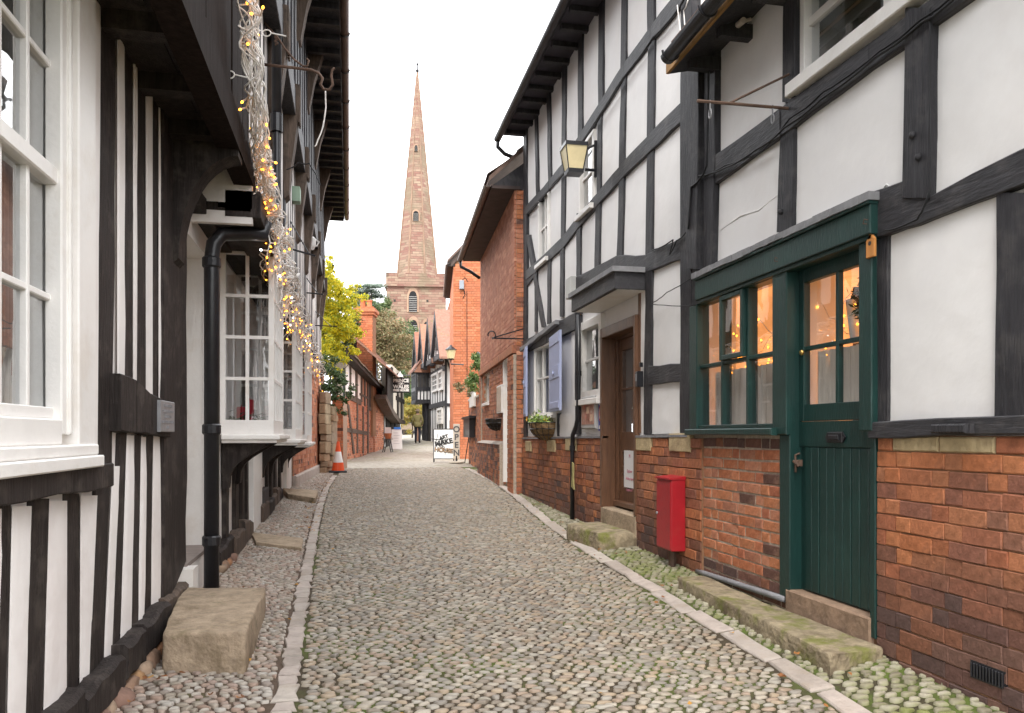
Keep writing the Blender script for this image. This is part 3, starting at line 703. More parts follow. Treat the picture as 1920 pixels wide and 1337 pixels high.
for i in range(npl):
    a = uD0 + .012 + (uD1 - uD0 - .07) * i / npl; b = uD0 + .012 + (uD1 - uD0 - .07) * (i + 1) / npl
    MB().rect(RF, a + .003, b - .003, dz0 + .01, HC - .08, dd - .02, dd - .004 + random.uniform(-.002, .002), .004).build('plank', GREENP, door)
u, z = RF.px(1559, 820); mb = MB(); mb.rect(RF, u - .075, u + .075, z - .032, z + .032, dd, dd + .012, .004); mb.rect(RF, u - .05, u + .05, z - .014, z + .014, dd + .010, dd + .022, .003)
mb.slab(RF, [(u - .075, z - .03), (u - .075, z + .03), (u - .10, z)], dd, dd + .01); mb.slab(RF, [(u + .075, z + .03), (u + .075, z - .03), (u + .10, z)], dd, dd + .01)
mb.build('letter_box', IRON, door)
u, z = RF.px(1497, 661); p = RF.w(u, z, dd); mb = MB(); mb.tube([p, p + RF.n * .012, p + RF.n * .02], [.018, .018, .01], 12); mb.build('door_lock', mat('brass', (0.55, 0.38, 0.12), .35, .1, 5, metal=.9), door, smooth=True)
u, z = RF.px(1492, 868); mb = MB(); mb.rect(RF, u - .03, u + .02, z - .02, z + .02, dd, dd + .03, .004); mb.tube([RF.w(u - .01, z, dd), RF.w(u - .01, z + .01, dd + .05), RF.w(u - .06, z - .005, dd + .055), RF.w(u - .07, z - .02, dd + .05)], .009, 8); mb.tube([RF.w(u + .005, z + .06, dd), RF.w(u + .005, z + .05, dd + .03), RF.w(u + .005, z - .06, dd + .028)], .007, 8)
mb.build('door_handle', RUST, door)
MB().rect(RF, uD0 - .02, uD1 + .05, 0.10, dz0 - .004, -.3, .04, .01).build('threshold', mat('worn_threshold_stone', (0.28, 0.19, 0.13), .9, .25, 10, bump=.01, bscale=30), r1)
# lead drip along the foot of the brickwork under the shop window
u0_, u1_ = uD1 + .07, uW1 - .02
mb = MB(); mb.tube([RF.w(u0_ + (u1_ - u0_) * i / 8, gz(u0_) + .09 - .005 * i, .03) for i in range(9)], .022, 8); mb.build('drip_moulding', LEAD, r1, smooth=True)
# bread-board tag
u, z = RF.px(1634, 460, .06)
tagm = mat('orange_wood', (0.52, 0.22, 0.06), .5, .15, 8, grain=(8, 8, 1))
wt = MB().slab(RF, [(u - .035, z - .065), (u + .035, z - .065), (u + .035, z + .03), (u, z + .07), (u - .035, z + .03)], .056, .070, .003).build('wooden_tag', tagm, None)
tag(wt, 'small orange wooden house-shaped tag at the top of the green door post', 'tag')
mb = MB(); p = RF.w(u, z + .01, .068); mb.tube([p, p + RF.n * .004], .012, 10); mb.build('hole', DARK, wt)
# shop interior: its lining glows by itself, standing in for the lamps inside
warm = mat('warm_glow_lining', (0.72, 0.42, 0.17), .9, .4, 2.2, emit=0.36)
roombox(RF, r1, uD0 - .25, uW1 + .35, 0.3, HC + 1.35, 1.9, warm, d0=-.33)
interior = MB()
for i in range(3):
    a = uW0 + .12 + .42 * i; interior.rect(RF, a, a + .08, HC + .0, HC + 1.2, -1.3, -1.24)
interior.rect(RF, uD0, uW1, HC + .62, HC + .68, -1.34, -1.28)
interior.build('shop_shelving', OLDWOOD, r1)
# net curtain behind the lower panes
net = mat('net_curtain', (0.72, 0.66, 0.58), .9, .1, 12, grain=(10, 10, .6))
mb = MB(); n = 60
vs = []
for i in range(n + 1):
    u = ws0 + (ws1 - ws0) * i / n; dpt = -.10 + .018 * sin(i * 1.25) + .008 * sin(i * .53)
    vs += [RF.w(u, HC + .04, dpt), RF.w(u, HC + .50, dpt)]
mb.add(vs, [(2 * i, 2 * i + 2, 2 * i + 3, 2 * i + 1) for i in range(n)]); cb = mb.build('net_curtain', net, None, recalc=False)
tag(cb, 'pale net curtain across the lower panes of the green shop window', 'curtain')
mb = MB(); vs = []
for i in range(n + 1):
    u = uD0 + .04 + (uD1 - uD0 - .08) * i / n; dpt = -.14 + .016 * sin(i * 1.1) + .008 * sin(i * .6)
    vs += [RF.w(u, HC + .17, dpt), RF.w(u, HC + .53, dpt)]
mb.add(vs, [(2 * i, 2 * i + 2, 2 * i + 3, 2 * i + 1) for i in range(n)]); tag(mb.build('net_curtain', net, None, recalc=False), 'pale net curtain across the lower panes of the green shop door', 'curtain')
# wreath and white tubes hanging inside the door
LEAFD = mat('dark_green_leaf', 0, .6, .3, 20, palette=[(0.03, 0.06, 0.025), (0.045, 0.085, 0.03), (0.06, 0.10, 0.035), (0.035, 0.07, 0.04)])
u, z = RF.px(1606, 560); c = RF.w(u, z, -.10); mb = MB(); rw = random.Random(11)
for _ in range(420):
    a = rw.uniform(0, 2 * pi); r = .13 + rw.gauss(0, .022); q = c + RF.d * r * cos(a) + Vector((0, 0, 1)) * r * sin(a) + RF.n * rw.gauss(0, .02)
    v1 = Vector((rw.gauss(0, 1), rw.gauss(0, 1), rw.gauss(0, 1))).normalized() * .024; v2 = v1.orthogonal().normalized() * .009
    mb.add([q - v1, q + v2, q + v1, q - v2], [(0, 1, 2, 3)])
tag(mb.build('wreath', LEAFD, None, recalc=False), 'dark green leafy wreath hanging inside the green shop door', 'wreath')
for x, lab in ((1600, 'right'), (1553, 'left')):
    u, z = RF.px(x, 600); q = RF.w(u, z, -.17); mb = MB(); mb.tube([q + Vector((0, .03, .13)), q + Vector((0, -.02, -.13))], .03, 12)
    tag(mb.build('paper_tube', mat('paper_white', (0.8, 0.78, 0.75), .8, .03, 4), None, smooth=False), 'white paper tube hanging inside the %s upper pane of the green shop door' % lab, 'tube')
# soffit, fascia and gutter of this house
ro = MB(); ze = EAVE1
sof = MB()
GE = RF.u(1252, .43); A = [(2.80, .6, ze), (2.46, .6, ze - .11), (2.46, END1 - .28, ze - .11), (2.80, END1 - .20, ze)]
sof.loft([Vector(p) for p in A], [Vector(p) + Vector((0, 0, .04)) for p in A]); sof.build('soffit', TIMBER, r1)
MB().box((2.435, .6, ze - .12), (2.458, END1 - .30, ze - .03)).build('fascia_board', mat('ochre_stained_board', (0.30, 0.16, 0.05), .7, .3, 6, grain=(5, .8, 5)), r1)
for i in range(11):
    y = .7 + i * .5; MB().box((2.55, y, ze - .15), (2.80, y + .07, ze - .05)).build('rafter_end', TIMBER, r1)
def half_gutter(mb, a, b, r, seg=8, th=.006):
    a = Vector(a); b = Vector(b); d = (b - a).normalized(); s = Vector((-d.y, d.x, 0)).normalized(); up = Vector((0, 0, 1)); va = []; vb = []
    for k in range(seg + 1):
        an = pi + pi * k / seg; o = s * cos(an) * r + up * sin(an) * r; va.append(a + o); vb.append(b + o)
    for k in range(seg, -1, -1):
        an = pi + pi * k / seg; o = s * cos(an) * (r - th) + up * sin(an) * (r - th); va.append(a + o); vb.append(b + o)
    return mb.loft(va, vb)
g1 = half_gutter(MB(), (2.37, .6, ze - .03), (2.37, GE, ze - .08), .058).build('gutter', IRON, r1)
for y in (GE - .06, GE - .7, GE - 1.5):
    mb = MB(); pts = [Vector((2.37 + .066 * cos(pi + pi * k / 8), y, ze - .065 + .066 * sin(pi + pi * k / 8))) for k in range(9)]; mb.tube(pts, .010, 6); mb.build('gutter_bracket', IRON, g1)
rp = [(2.30, ze + .06), (5.6, ze + 2.6), (8.8, ze + .06)]
def roof_slab(name, y0, y1, prof, m, parent, th=.09):
    mb = MB(); a = [Vector((x, y0, z)) for x, z in prof]; b = [Vector((x, y1, z)) for x, z in prof]
    for i in range(len(prof) - 1):
        mb.loft([a[i], a[i + 1], b[i + 1], b[i]], [p + Vector((0, 0, th)) for p in (a[i], a[i + 1], b[i + 1], b[i])])
    return mb.build(name, m, parent)
roof_slab('roof', .5, END1 - .32, [(2.47, ze + .04), (5.6, ze + 2.6), (8.6, ze + .1)], TILE_D, r1)
for pts in ([(1493, 424), (1530, 408), (1562, 392), (1600, 388), (1625, 368), (1652, 360), (1664, 345), (1672, 352)], [(1350, 432), (1390, 405), (1425, 392), (1464, 362)]):
    mb = MB(); q_ = [RF.w(*RF.px(x, y), .0065) + Vector((0, 0, random.uniform(-.01, .01))) for x, y in pts]; mb.tube(q_, [.001] + [.005] * (len(q_) - 2) + [.001], 5); mb.build('plaster_ridge', PLASTER, r1, smooth=True)

# ================================================================== R2: next house on the right, close to three storeys
r2 = thing('timber_framed_house', 'tall black and white timber framed house with brown door and lilac shutters on the right', 'house', (3.0, 9.0, ground(3, 9)))
Y0, Y1 = END1, U(985); EAVE2 = HC + 4.88
uB0, uB1 = U(1197), U(1137)          # brown door opening
bz0, bz1 = HC - 0.80, HC + 1.18
uS0, uS1 = U(1042), U(1004)          # shuttered window
uK0, uK1 = U(1133), U(1091)          # sash beside the door
zk0, zk1 = HC + .42, HC + 1.36
uA0, uA1 = U(1117), U(1089); za0, za1 = zat(RF, 1104, 393), zat(RF, 1104, 258)
uC0, uC1 = U(1031), U(1012); zc0, zc1 = zat(RF, 1021, 490), zat(RF, 1021, 360)
zs0, zs1 = zat(RF, 1022, 780), zat(RF, 1022, 645)
holes2 = [(uB0 - .012, uB1 + .012, -1, bz1 + .01), (uS0 + .02, uS1 - .02, zs0, zs1), (uK0 + .06, uK1 - .02, zk0, zk1), (uA0 + .02, uA1 - .02, za0, za1), (uC0 + .02, uC1 - .02, zc0, zc1)]
wall_holes(RF, Y0, Y1, 0.0, EAVE2 + .1, holes2, -0.3, -0.012).build('wall', PLASTER, r2)
# storey by storey: studs given by their picture x at three heights
studs = [(1007, 1011, 213, 365, 5), (1031, 1034, 172, 331, 6), (1061, 1060, 125, 300, 7.5), (1092, 1091, 71, 255, 8.5), (1131, 1130, 5, 190, 9), (1175, 1172, -70, 132, 10), (1225, 1225, -170, 66, 13)]
for xt, xb, yt, yb, wd in studs: post(RF, r2, xt - wd / 2, xt + wd / 2, yt - 8, yb + 14, xb - wd / 2, xb + wd / 2, d1=.028)
mid = [(1060, 1058, 318, 462, 7.5), (1128, 1126, 200, 380, 8), (1173, 1169, 135, 330, 9.5), (1226, 1223, 66, 275, 12.5)]
for xt, xb, yt, yb, wd in mid: post(RF, r2, xt - wd / 2, xt + wd / 2, yt, yb, xb - wd / 2, xb + wd / 2, d1=.026)
low = [(1008, 1007, 500, 622, 4.5), (1033, 1032, 478, 608, 6), (1057, 1056, 458, 594, 7), (1089, 1087, 400, 588, 8), (1125, 1122, 375, 545, 9), (1170, 1164, 322, 510, 10), (1224, 1217, 262, 815, 13)]
for xt, xb, yt, yb, wd in low: post(RF, r2, xt - wd / 2, xt + wd / 2, yt, yb, xb - wd / 2, xb + wd / 2, d1=.027)
post(RF, r2, 985, 991, 236, 824, d1=.035)
post(RF, r2, 1284, 1303, -280, 812, 1281, 1303, d1=.035)
post(RF, r2, 1082, 1091, 590, 815, d1=.03)
timber(RF, r2, [(989, 440), (995, 440), (1026, 614), (1019, 614)], d1=.034)
timber(RF, r2, [(990, 520), (990, 538), (1008, 515), (1008, 497)], d1=.031)
post(RF, r2, 1199, 1203, 548, 812, d1=.02, m=BROWNP, name='door_trim')
rail(RF, r2, [(989, 388), (1033, 338), (1060, 305), (1100, 237), (1133, 187), (1175, 118), (1225, 50), (1290, -35)], [(989, 405), (1033, 356), (1060, 326), (1100, 260), (1133, 211), (1175, 145), (1225, 82), (1290, 5)], d1=.036)
rail(RF, r2, [(989, 508), (1012, 488), (1058, 444), (1087, 407), (1125, 361), (1171, 307), (1225, 250), (1290, 185)], [(989, 526), (1012, 507), (1058, 467), (1087, 431), (1125, 386), (1171, 336), (1225, 285), (1290, 224)], d1=.036)
rail(RF, r2, [(986, 640), (1030, 614), (1084, 586)], [(986, 664), (1030, 643), (1084, 618)], d1=.04)
rail(RF, r2, [(1084, 520), (1160, 480), (1216, 478), (1290, 444)], [(1084, 580), (1160, 545), (1216, 512), (1290, 484)], d1=.034)
rail(RF, r2, [(1222, 686), (1285, 682)], [(1222, 722), (1285, 716)], d1=.033)
# plaster panels between them
def col_panels(xs, top, bot):
    for (xa, xb), (ta, tb), (ba, bb) in zip(zip(xs, xs[1:]), zip(top, top[1:]), zip(bot, bot[1:])):
        panel(RF, r2, [(xa, ta), (xb, tb), (xb, bb), (xa, ba)], d1=.006)
col_panels([989, 1009, 1033, 1060, 1092, 1130, 1174, 1225, 1288], [236, 205, 165, 118, 64, -6, -82, -170, -280], [396, 374, 347, 316, 252, 198, 130, 68, -12])
panel(RF, r2, [(1033, 350), (1060, 318), (1058, 456), (1033, 478)]); panel(RF, r2, [(1060, 318), (1090, 270), (1088, 410), (1058, 456)])
panel(RF, r2, [(1120, 225), (1174, 135), (1170, 320), (1118, 376)])
panel(RF, r2, [(1174, 135), (1225, 68), (1224, 266), (1170, 320)]); panel(RF, r2, [(1225, 68), (1290, -12), (1288, 204), (1224, 266)])
col_panels([989, 1008, 1032, 1057, 1088, 1124, 1168, 1222, 1288], [516, 498, 478, 456, 415, 372, 320, 266, 204], [640, 628, 614, 600, 580, 560, 520, 500, 465])
panel(RF, r2, [(1222, 490), (1285, 470), (1283, 690), (1220, 692)]); panel(RF, r2, [(1222, 716), (1285, 712), (1283, 812), (1218, 814)])
panel(RF, r2, [(1199, 545), (1216, 540), (1214, 815), (1199, 818)]); panel(RF, r2, [(1072, 612), (1084, 608), (1084, 820), (1072, 822)]); panel(RF, r2, [(988, 655), (1006, 648), (1006, 824), (988, 826)])
panel(RF, r2, [(1004, 780), (1072, 775), (1072, 822), (1004, 824)]); panel(RF, r2, [(1090, 735), (1136, 730), (1136, 818), (1090, 820)])
post(RF, r2, 1048, 1051, 775, 818, d1=.03)
# plinth
ztp = lambda u: HC - .02 - .05 * (u - Y0) / (Y1 - Y0)
wall_holes(RF, Y0, Y1 + .1, -0.1, HC - .03, [(uB0 - .012, uB1 + .012, -1, 3)], -0.2, 0.024).build('mortar', MORTAR_O, r2)
def plinth2(u, z):
    h = z - gz(u) + 0.14 * sin(u * 2.3) + .08 * sin(u * 5.1 + 1) + random.uniform(-.1, .1)
    return BR_DARK if h < .16 else BR_MID if h < .40 else BR_BROWN if random.random() < .86 else BR_MID
stones2 = [(U(x1), U(x0), zat(RF, (x0 + x1) / 2, y1), zat(RF, (x0 + x1) / 2, y0)) for x0, x1, y0, y1 in ((990, 1000, 827, 846), (1031, 1046, 825, 847), (1066, 1085, 822, 845), (1200, 1228, 818, 845), (1263, 1303, 813, 847))]
for s in stones2: MB().rect(RF, s[0], s[1], s[2], s[3], -.02, .046, .006).build('stone_block', CREAMSTONE, r2)
MB().rect(RF, U(1322), Y0, -.1, HC - .03, -.02, .026).build('mortar', MORTAR_O, r2)
brickwork(RF, r2, U(1322) + .004, uB0 - .02, gz, HC - .03, plinth2, d=.036, limit=150, holes=stones2)
brickwork(RF, r2, uB1 + .03, Y1 + .1, gz, ztp, plinth2, d=.036, limit=150, holes=stones2)
mb = MB()
for a, b in ((Y0 + .02, uB0), (uB1, Y1)): mb.slab(RF, [(a, ztp(a) + .0), (b, ztp(b)), (b, ztp(b) + .022), (a, ztp(a) + .022)], -.02, .05)
mb.build('plinth_capping', LEAD, r2)
# windows of this house
def plain_room(u0, u1, z0, z1, m, dep=1.2): roombox(RF, r2, u0 - .1, u1 + .1, z0 - .1, z1 + .1, dep, m, d0=-.31)
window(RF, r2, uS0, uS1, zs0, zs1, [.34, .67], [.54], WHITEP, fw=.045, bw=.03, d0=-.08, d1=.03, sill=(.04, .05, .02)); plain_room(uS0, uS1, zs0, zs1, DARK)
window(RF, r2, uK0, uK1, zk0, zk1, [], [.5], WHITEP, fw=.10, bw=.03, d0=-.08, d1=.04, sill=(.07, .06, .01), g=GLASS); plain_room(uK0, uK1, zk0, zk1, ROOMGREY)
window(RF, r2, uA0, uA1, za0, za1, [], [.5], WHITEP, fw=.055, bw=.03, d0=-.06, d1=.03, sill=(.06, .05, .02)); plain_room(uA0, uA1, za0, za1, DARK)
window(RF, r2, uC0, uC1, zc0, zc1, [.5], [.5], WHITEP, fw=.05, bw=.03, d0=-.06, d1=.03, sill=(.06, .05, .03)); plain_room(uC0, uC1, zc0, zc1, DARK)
# shutters
def shutter(u0, u1, z0, z1, ang, lab, hinge):
    """ledged shutter lying back against the wall, turned a little on its hinge"""
    hu = u0 if hinge == 'near' else u1
    sgn = 1 if hinge == 'near' else -1
    f = Frame((2.80 - .05, hu), (-sin(ang) * 1.0, cos(ang) * sgn), (-cos(ang), -sin(ang) * sgn)); W = u1 - u0
    s = MB(); s.rect(f, 0, W, z0, z1, 0, .03, .004); o = s.build('shutter', BLUEP, r2)
    for a, b in ((.03, .12), (.42, .58), (.86, .97)):
        MB().rect(f, .04, W - .04, z0 + (z1 - z0) * a, z0 + (z1 - z0) * b, .028, .038, .004).build('ledge', BLUEP, o)
    MB().rect(f, W * .45, W * .55, (z0 + z1) / 2 - .02, (z0 + z1) / 2 + .02, .03, .06, .005).build('catch', BLUEP, o)
    return o
us_ = U(1073); shutter(us_, U(1040), zat(RF, 1057, 771), zat(RF, 1057, 626), .10, '', 'far')
ul0, ul1 = U(1006), U(991); shutter(ul0, ul1, zat(RF, 998, 781), zat(RF, 998, 653), .16, '', 'far')
# little lead shelf above the shuttered window
rail(RF, r2, [(986, 652), (1054, 600)], [(986, 660), (1054, 608)], d1=.10, m=LEAD, name='drip_ledge')
# flat door hood
hu0, hu1 = U(1216), RF.px(1070, 560, .33)[0]
hz1 = HC + 1.60
mb = MB(); mb.rect(RF, hu0, hu1, hz1 - .05, hz1, -.02, .36); hood = mb.build('door_hood', LEAD, r2)
mb = MB(); mb.rect(RF, hu0 + .03, hu1 - .03, hz1 - .21, hz1 - .05, .29, .33, .004); mb.rect(RF, hu0 + .03, hu0 + .06, hz1 - .21, hz1 - .05, -.02, .29); mb.rect(RF, hu1 - .06, hu1 - .03, hz1 - .21, hz1 - .05, -.02, .29); mb.build('hood_fascia', TIMBER_H, hood)
MB().rect(RF, hu0 + .06, hu1 - .06, hz1 - .215, hz1 - .19, 0, .29).build('hood_soffit', WHITEP, hood)
# brown door in its deep frame
rec = -.13
fr_ = MB(); fr_.rect(RF, uB1, uB1 + .07, bz0, bz1, -.10, .055, .008); fr_.rect(RF, uB0 - .05, uB0, bz0, bz1, -.10, .055, .008); fr_.rect(RF, uB0, uB1, bz1 - .11, bz1, -.10, .055, .008)
fr_.rect(RF, uB1 - .05, uB1, bz0, bz1 - .11, rec - .02, -.10); fr_.rect(RF, uB0, uB0 + .04, bz0, bz1 - .11, rec - .02, -.10)
fr_.rect(RF, uB0 + .04, uB1 - .05, bz1 - .14, bz1 - .10, rec - .02, -.10)
fr_ = fr_.build('door_frame', BROWNP, r2)
a0, a1, b0, b1 = uB0 + .04, uB1 - .05, bz0 + .02, bz1 - .14
dr = MB(); dr.rect(RF, a0, a0 + .09, b0, b1, rec - .05, rec, .004); dr.rect(RF, a1 - .09, a1, b0, b1, rec - .05, rec, .004)
zg0, zg1 = HC + .03, b1 - .12
for c, d in ((b0, b0 + .20), (b0 + .36, b0 + .44), (zg0 - .22, zg0), (zg1, b1)): dr.rect(RF, a0 + .09, a1 - .09, c, d, rec - .05, rec - .001, .004)
dr.rect(RF, a0 + .09, a1 - .09, b0 + .1, zg0 - .1, rec - .05, rec - .02)
dr = dr.build('brown_door', BROWNP, r2)
um = (a0 + a1) / 2; zmid = zg0 + (zg1 - zg0) * .52
MB().rect(RF, um - .012, um + .012, zg0, zg1, rec - .04, rec + .002, .003).build('glazing_bar', BROWNP, dr)
for p, q in ((a0 + .09, um - .012), (um + .012, a1 - .09)):
    MB().rect(RF, p, q, zmid - .012, zmid + .012, rec - .04, rec, .003).build('glazing_bar', BROWNP, dr)
    for c, d in ((zg0, zmid - .012), (zmid + .012, zg1)):
        mb = MB(); mb.add([RF.w(p, c, rec - .02), RF.w(q, c, rec - .021), RF.w(q, d, rec - .02), RF.w(p, d, rec - .022)], [(0, 1, 2, 3)]); mb.build('pane', GLASS, dr, recalc=False)
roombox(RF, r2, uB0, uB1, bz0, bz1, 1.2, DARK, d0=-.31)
MB().rect(RF, a0, a1, b0 - .0, b0 + .06, rec, rec + .07, .01).build('weatherboard', BROWNP, dr)
MB().rect(RF, uB0 - .04, uB1 + .06, ground(2.8, uB0) - .1, bz0, -.30, .05, .012).build('threshold', TANSTONE, r2)
# notice taped to the door
PAPER = mat('white_paper', (0.78, 0.77, 0.78), .6, .03, 4)
PINKI = mat('faded_pink_print', (0.55, 0.22, 0.28), .8, .1, 5)
s0, s1 = U(1193, rec), U(1171, rec); z0_, z1_ = RF.px(1182, 915, rec)[1], RF.px(1182, 845, rec)[1]
nb = MB().rect(RF, s0, s1, z0_, z1_, rec, rec + .006).build('paper_notice', PAPER, None); tag(nb, 'white paper notice with faded pink lettering on the brown door', 'notice')
for i, (s, sz) in enumerate((('M', .06), ('Eastnor', .05), ('Holiday Apart', .042), ('Enquire at T', .042))):
    text(s, sz, PINKI, nb, facing(RF.w((s0 + s1) / 2, z1_ - (.06, .22, .30, .42)[i], rec + .008), -RF.d), extrude=.0008)
# eaves: soffit boards, rafter feet, gutter
so2 = MB(); so2.box((2.44, Y0 - .05, EAVE2 - .01), (2.80, Y1 + .1, EAVE2 + .03)); so2.build('soffit', mat('dark_purple_grey_paint', (0.045, 0.04, 0.05), .7, .3, 5), r2)
k = 0
y = Y0
while y < Y1:
    MB().box((2.455, y, EAVE2 - .075), (2.80, y + .075, EAVE2 - .012)).build('rafter_end', TIMBER, r2); y += .42
g2 = half_gutter(MB(), (2.385, Y0 - .05, EAVE2 + .05), (2.385, Y1 + .25, EAVE2 - .02), .06).build('gutter', mat('grey_black_gutter', (0.03, 0.028, 0.032), .45, .25, 5), r2)
mb = MB(); p = Vector((2.385, Y1 + .2, EAVE2 - .06)); mb.tube([p, p + Vector((0, .02, -.1)), p + Vector((.12, .04, -.2)), p + Vector((.32, .05, -.26))], .034, 10); mb.build('gutter_outlet', IRON, g2, smooth=True)
roof_slab('roof', Y0 - .1, Y1 + .02, [(2.40, EAVE2 + .06), (5.4, EAVE2 + 2.8), (8.4, EAVE2 + .06)], TILE_D, r2)
# ================================================================== L1: nearest house on the left
l1 = thing('timber_framed_house', 'close-studded black and white house with big white sash window, nearest on the left', 'house', (-1.4, 3.5, ground(-1.4, 3.5)))
LUx = LF.u
yP0, yP1 = LUx(299), LUx(344)            # corner post
JZ = HC + 1.95
wu1 = LUx(112); wu0 = 1.62
zb_, ztw = HC + .06, HC + 1.90
wall_holes(LF, 0.6, yP1 - .02, 0.0, JZ + .1, [(wu0, wu1, zb_, ztw)], -.3, -.012).build('wall', PLASTER_L, l1)
gl_ = lambda u: ground(-1.117, u)
def white_strip(xt0, xt1, yt, xb0, xb1, yb): panel(LF, l1, [(xt0, yt), (xt1 + 1, yt), (xb1 + 1, yb), (xb0, yb)], PLASTER_L, d1=.008)
# upper strips (above the rail) and studs
for a, b, y0_, y1_ in ((218, 231, -20, 725), (248, 254, -20, 740), (272, 284, 60, 760), (296, 300, 120, 765)): white_strip(a, b, y0_, a, b, y1_)
white_strip(172, 187, -60, 168, 180, 872)
post(LF, l1, 186, 218, -150, 880, 180, 210, d1=.004, m=TIMBER_L)
post(LF, l1, 231, 248, -40, 735, 233, 249, d1=.002, m=TIMBER_L); post(LF, l1, 254, 272, 20, 750, 256, 273, d1=.002, m=TIMBER_L); post(LF, l1, 284, 296, 120, 765, 285, 296, d1=.002, m=TIMBER_L)
# middle rail
rail(LF, l1, [(205, 700), (235, 712), (265, 738), (302, 757)], [(205, 808), (235, 812), (265, 816), (302, 820)], d1=.055, m=TIMBER_L)
# lower studs
lows = [(-60, -25, -100, -45), (0, 20, -10, 9), (57, 90, 42, 78), (123, 149, 122, 147), (180, 209, 163, 190), (222, 236, 205, 222), (250, 263, 242, 256), (272, 286, 265, 280)]
tops = [950, 945, 935, 925, 870, 812, 815, 817]
for (a, b, c, d), yt in zip(lows, tops): timber(LF, l1, [(a, yt), (b, yt), (d, 1400 - (b - 100) * .9), (c, 1400 - (b - 100) * .9)], d1=.003, m=TIMBER_L)
for (a, b, c, d), (e, f, g_, h), yt in zip(lows, lows[1:], tops): white_strip(b, e, yt + 4, d, g_, 1395 - (e - 100) * .9)
white_strip(286, 300, 816, 280, 300, 1190); 
# timber sill under the window
rail(LF, l1, [(-200, 884), (0, 878), (182, 868)], [(-200, 965), (0, 944), (182, 912)], d1=.07, m=TIMBER_L)
# ground sill, broken and weathered, over a rubble footing
def zl(x, y): return LF.px(x, y)[1]
rs = random.Random(3); u = 1.6
while u < yP1 - .06:
    L = rs.uniform(.35, .7); e = min(u + L, yP1 + .0); z0 = gl_((u + e) / 2) + .085
    h = rs.uniform(.09, .15)
    w_ = wobbly(LF, [(u + .01, z0 - .04), (u + .01, z0 + h), (e - .01, z0 + h + rs.uniform(-.02, .03)), (e - .01, z0 - .05)], -.06, .075 + rs.uniform(-.02, .02), .018, .10, .02)
    w_.build('ground_sill', OLDWOOD if rs.random() < .3 else TIMBER_L, l1); u = e
def rock(c, r, m, name, parent, sq=(1, 1, .7)):
    bm = bmesh.new(); bmesh.ops.create_icosphere(bm, subdivisions=2, radius=1)
    k = [random.uniform(0, 6) for _ in range(6)]
    for v in bm.verts:
        n = 1 + .13 * sin(v.co.x * 3 + k[0]) + .12 * sin(v.co.y * 4 + k[1]) + .10 * sin(v.co.z * 5 + k[2])
        v.co = Vector((math.copysign(abs(v.co.x) ** .75, v.co.x) * r * sq[0] * n, math.copysign(abs(v.co.y) ** .75, v.co.y) * r * sq[1] * n, math.copysign(abs(v.co.z) ** .75, v.co.z) * r * sq[2] * n))
    me = bpy.data.meshes.new(name); bm.to_mesh(me); bm.free(); me.materials.append(m)
    for p in me.polygons: p.use_smooth = True
    return link(bpy.data.objects.new(name, me), parent, Matrix.Translation(Vector(c)))
RUBBLE = mat('rusty_rubble_stone', 0, .9, .3, 9, bump=.01, bscale=30, palette=[(0.30, 0.15, 0.08), (0.24, 0.15, 0.10), (0.34, 0.20, 0.10), (0.20, 0.12, 0.09), (0.28, 0.20, 0.14)])
u = 1.7
while u < yP1:
    r = rs.uniform(.06, .105); rock((-1.117 + .05 + rs.uniform(-.02, .03), u, gl_(u) - .01), r, RUBBLE, 'rubble_stone', l1, (.7, 1.2, .8)); u += r * 1.9
# big window
def small_rect(u0, u1, z0, z1, d0, d1, name, par, m=WHITEP): return MB().rect(LF, u0, u1, z0, z1, d0, d1, .006).build(name, m, par)
pw = .236
cols = []; u = wu1 - .045 - pw
while u > wu0 + .1: cols.append((u - wu0 - .045) / (wu1 - wu0 - .09)); u -= pw + .0
hL = (ztw - zb_) - .09
wnd = window(LF, l1, wu0, wu1, zb_, ztw, sorted(cols), [(.53 - .06 - .045) / hL, (1.0 - .06 - .045) / hL, (1.43 - .06 - .045) / hL], WHITEP, fw=.045, bw=.026, d0=-.08, d1=.0, gd=-.035, g=GLASS)
small_rect(wu0 + .04, wu1 - .04, HC + .965, HC + 1.03, -.05, .012, 'meeting_rail', wnd)
ar1, ar2, ar3 = LF.u(112, .02), LF.u(146, .05), LF.u(180, .055)
small_rect(ar1, ar2, HC - .0, JZ - .02, -.03, .028, 'architrave', wnd); small_rect(ar2 - .0, ar3, HC - .08, JZ - .015, -.03, .055, 'architrave', wnd)
small_rect(ar2 - .06, ar2 - .025, HC + .0, JZ - .02, .026, .042, 'architrave', wnd)
small_rect(wu0 - .2, ar1, HC - .04, zb_, -.05, .03, 'sill', wnd); small_rect(wu0 - .2, ar3 - .01, HC - .085, HC - .04, -.05, .07, 'sill', wnd); small_rect(wu0 - .2, ar3 - .02, HC - .135, HC - .086, -.05, .095, 'sill', wnd)
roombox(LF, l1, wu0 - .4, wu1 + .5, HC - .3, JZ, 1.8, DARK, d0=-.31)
curt = mat('grey_white_curtain', (0.50, 0.47, 0.44), .9, .1, 8, grain=(8, 8, .5))
mb = MB(); vs = []; n = 40
for i in range(n + 1):
    u = wu1 - .03 - .26 * i / n; dpt = -.14 + .018 * sin(i * 1.1); vs += [LF.w(u, HC - .02, dpt), LF.w(u, ztw, dpt)]
mb.add(vs, [(2 * i, 2 * i + 2, 2 * i + 3, 2 * i + 1) for i in range(n)]); tag(mb.build('curtain', curt, None, recalc=False, smooth=True), 'grey white curtain hanging inside the big sash window on the near left', 'curtain')
# corner post
cp = wobbly(LF, [LF.px(298, 200), LF.px(344, 200), (yP1 - .02, gl_(yP1) + .33), (yP0 + .0, gl_(yP0) + .12)], -.2, .025, .012, .3, .012); cp.build('corner_post', TIMBER_L, l1)
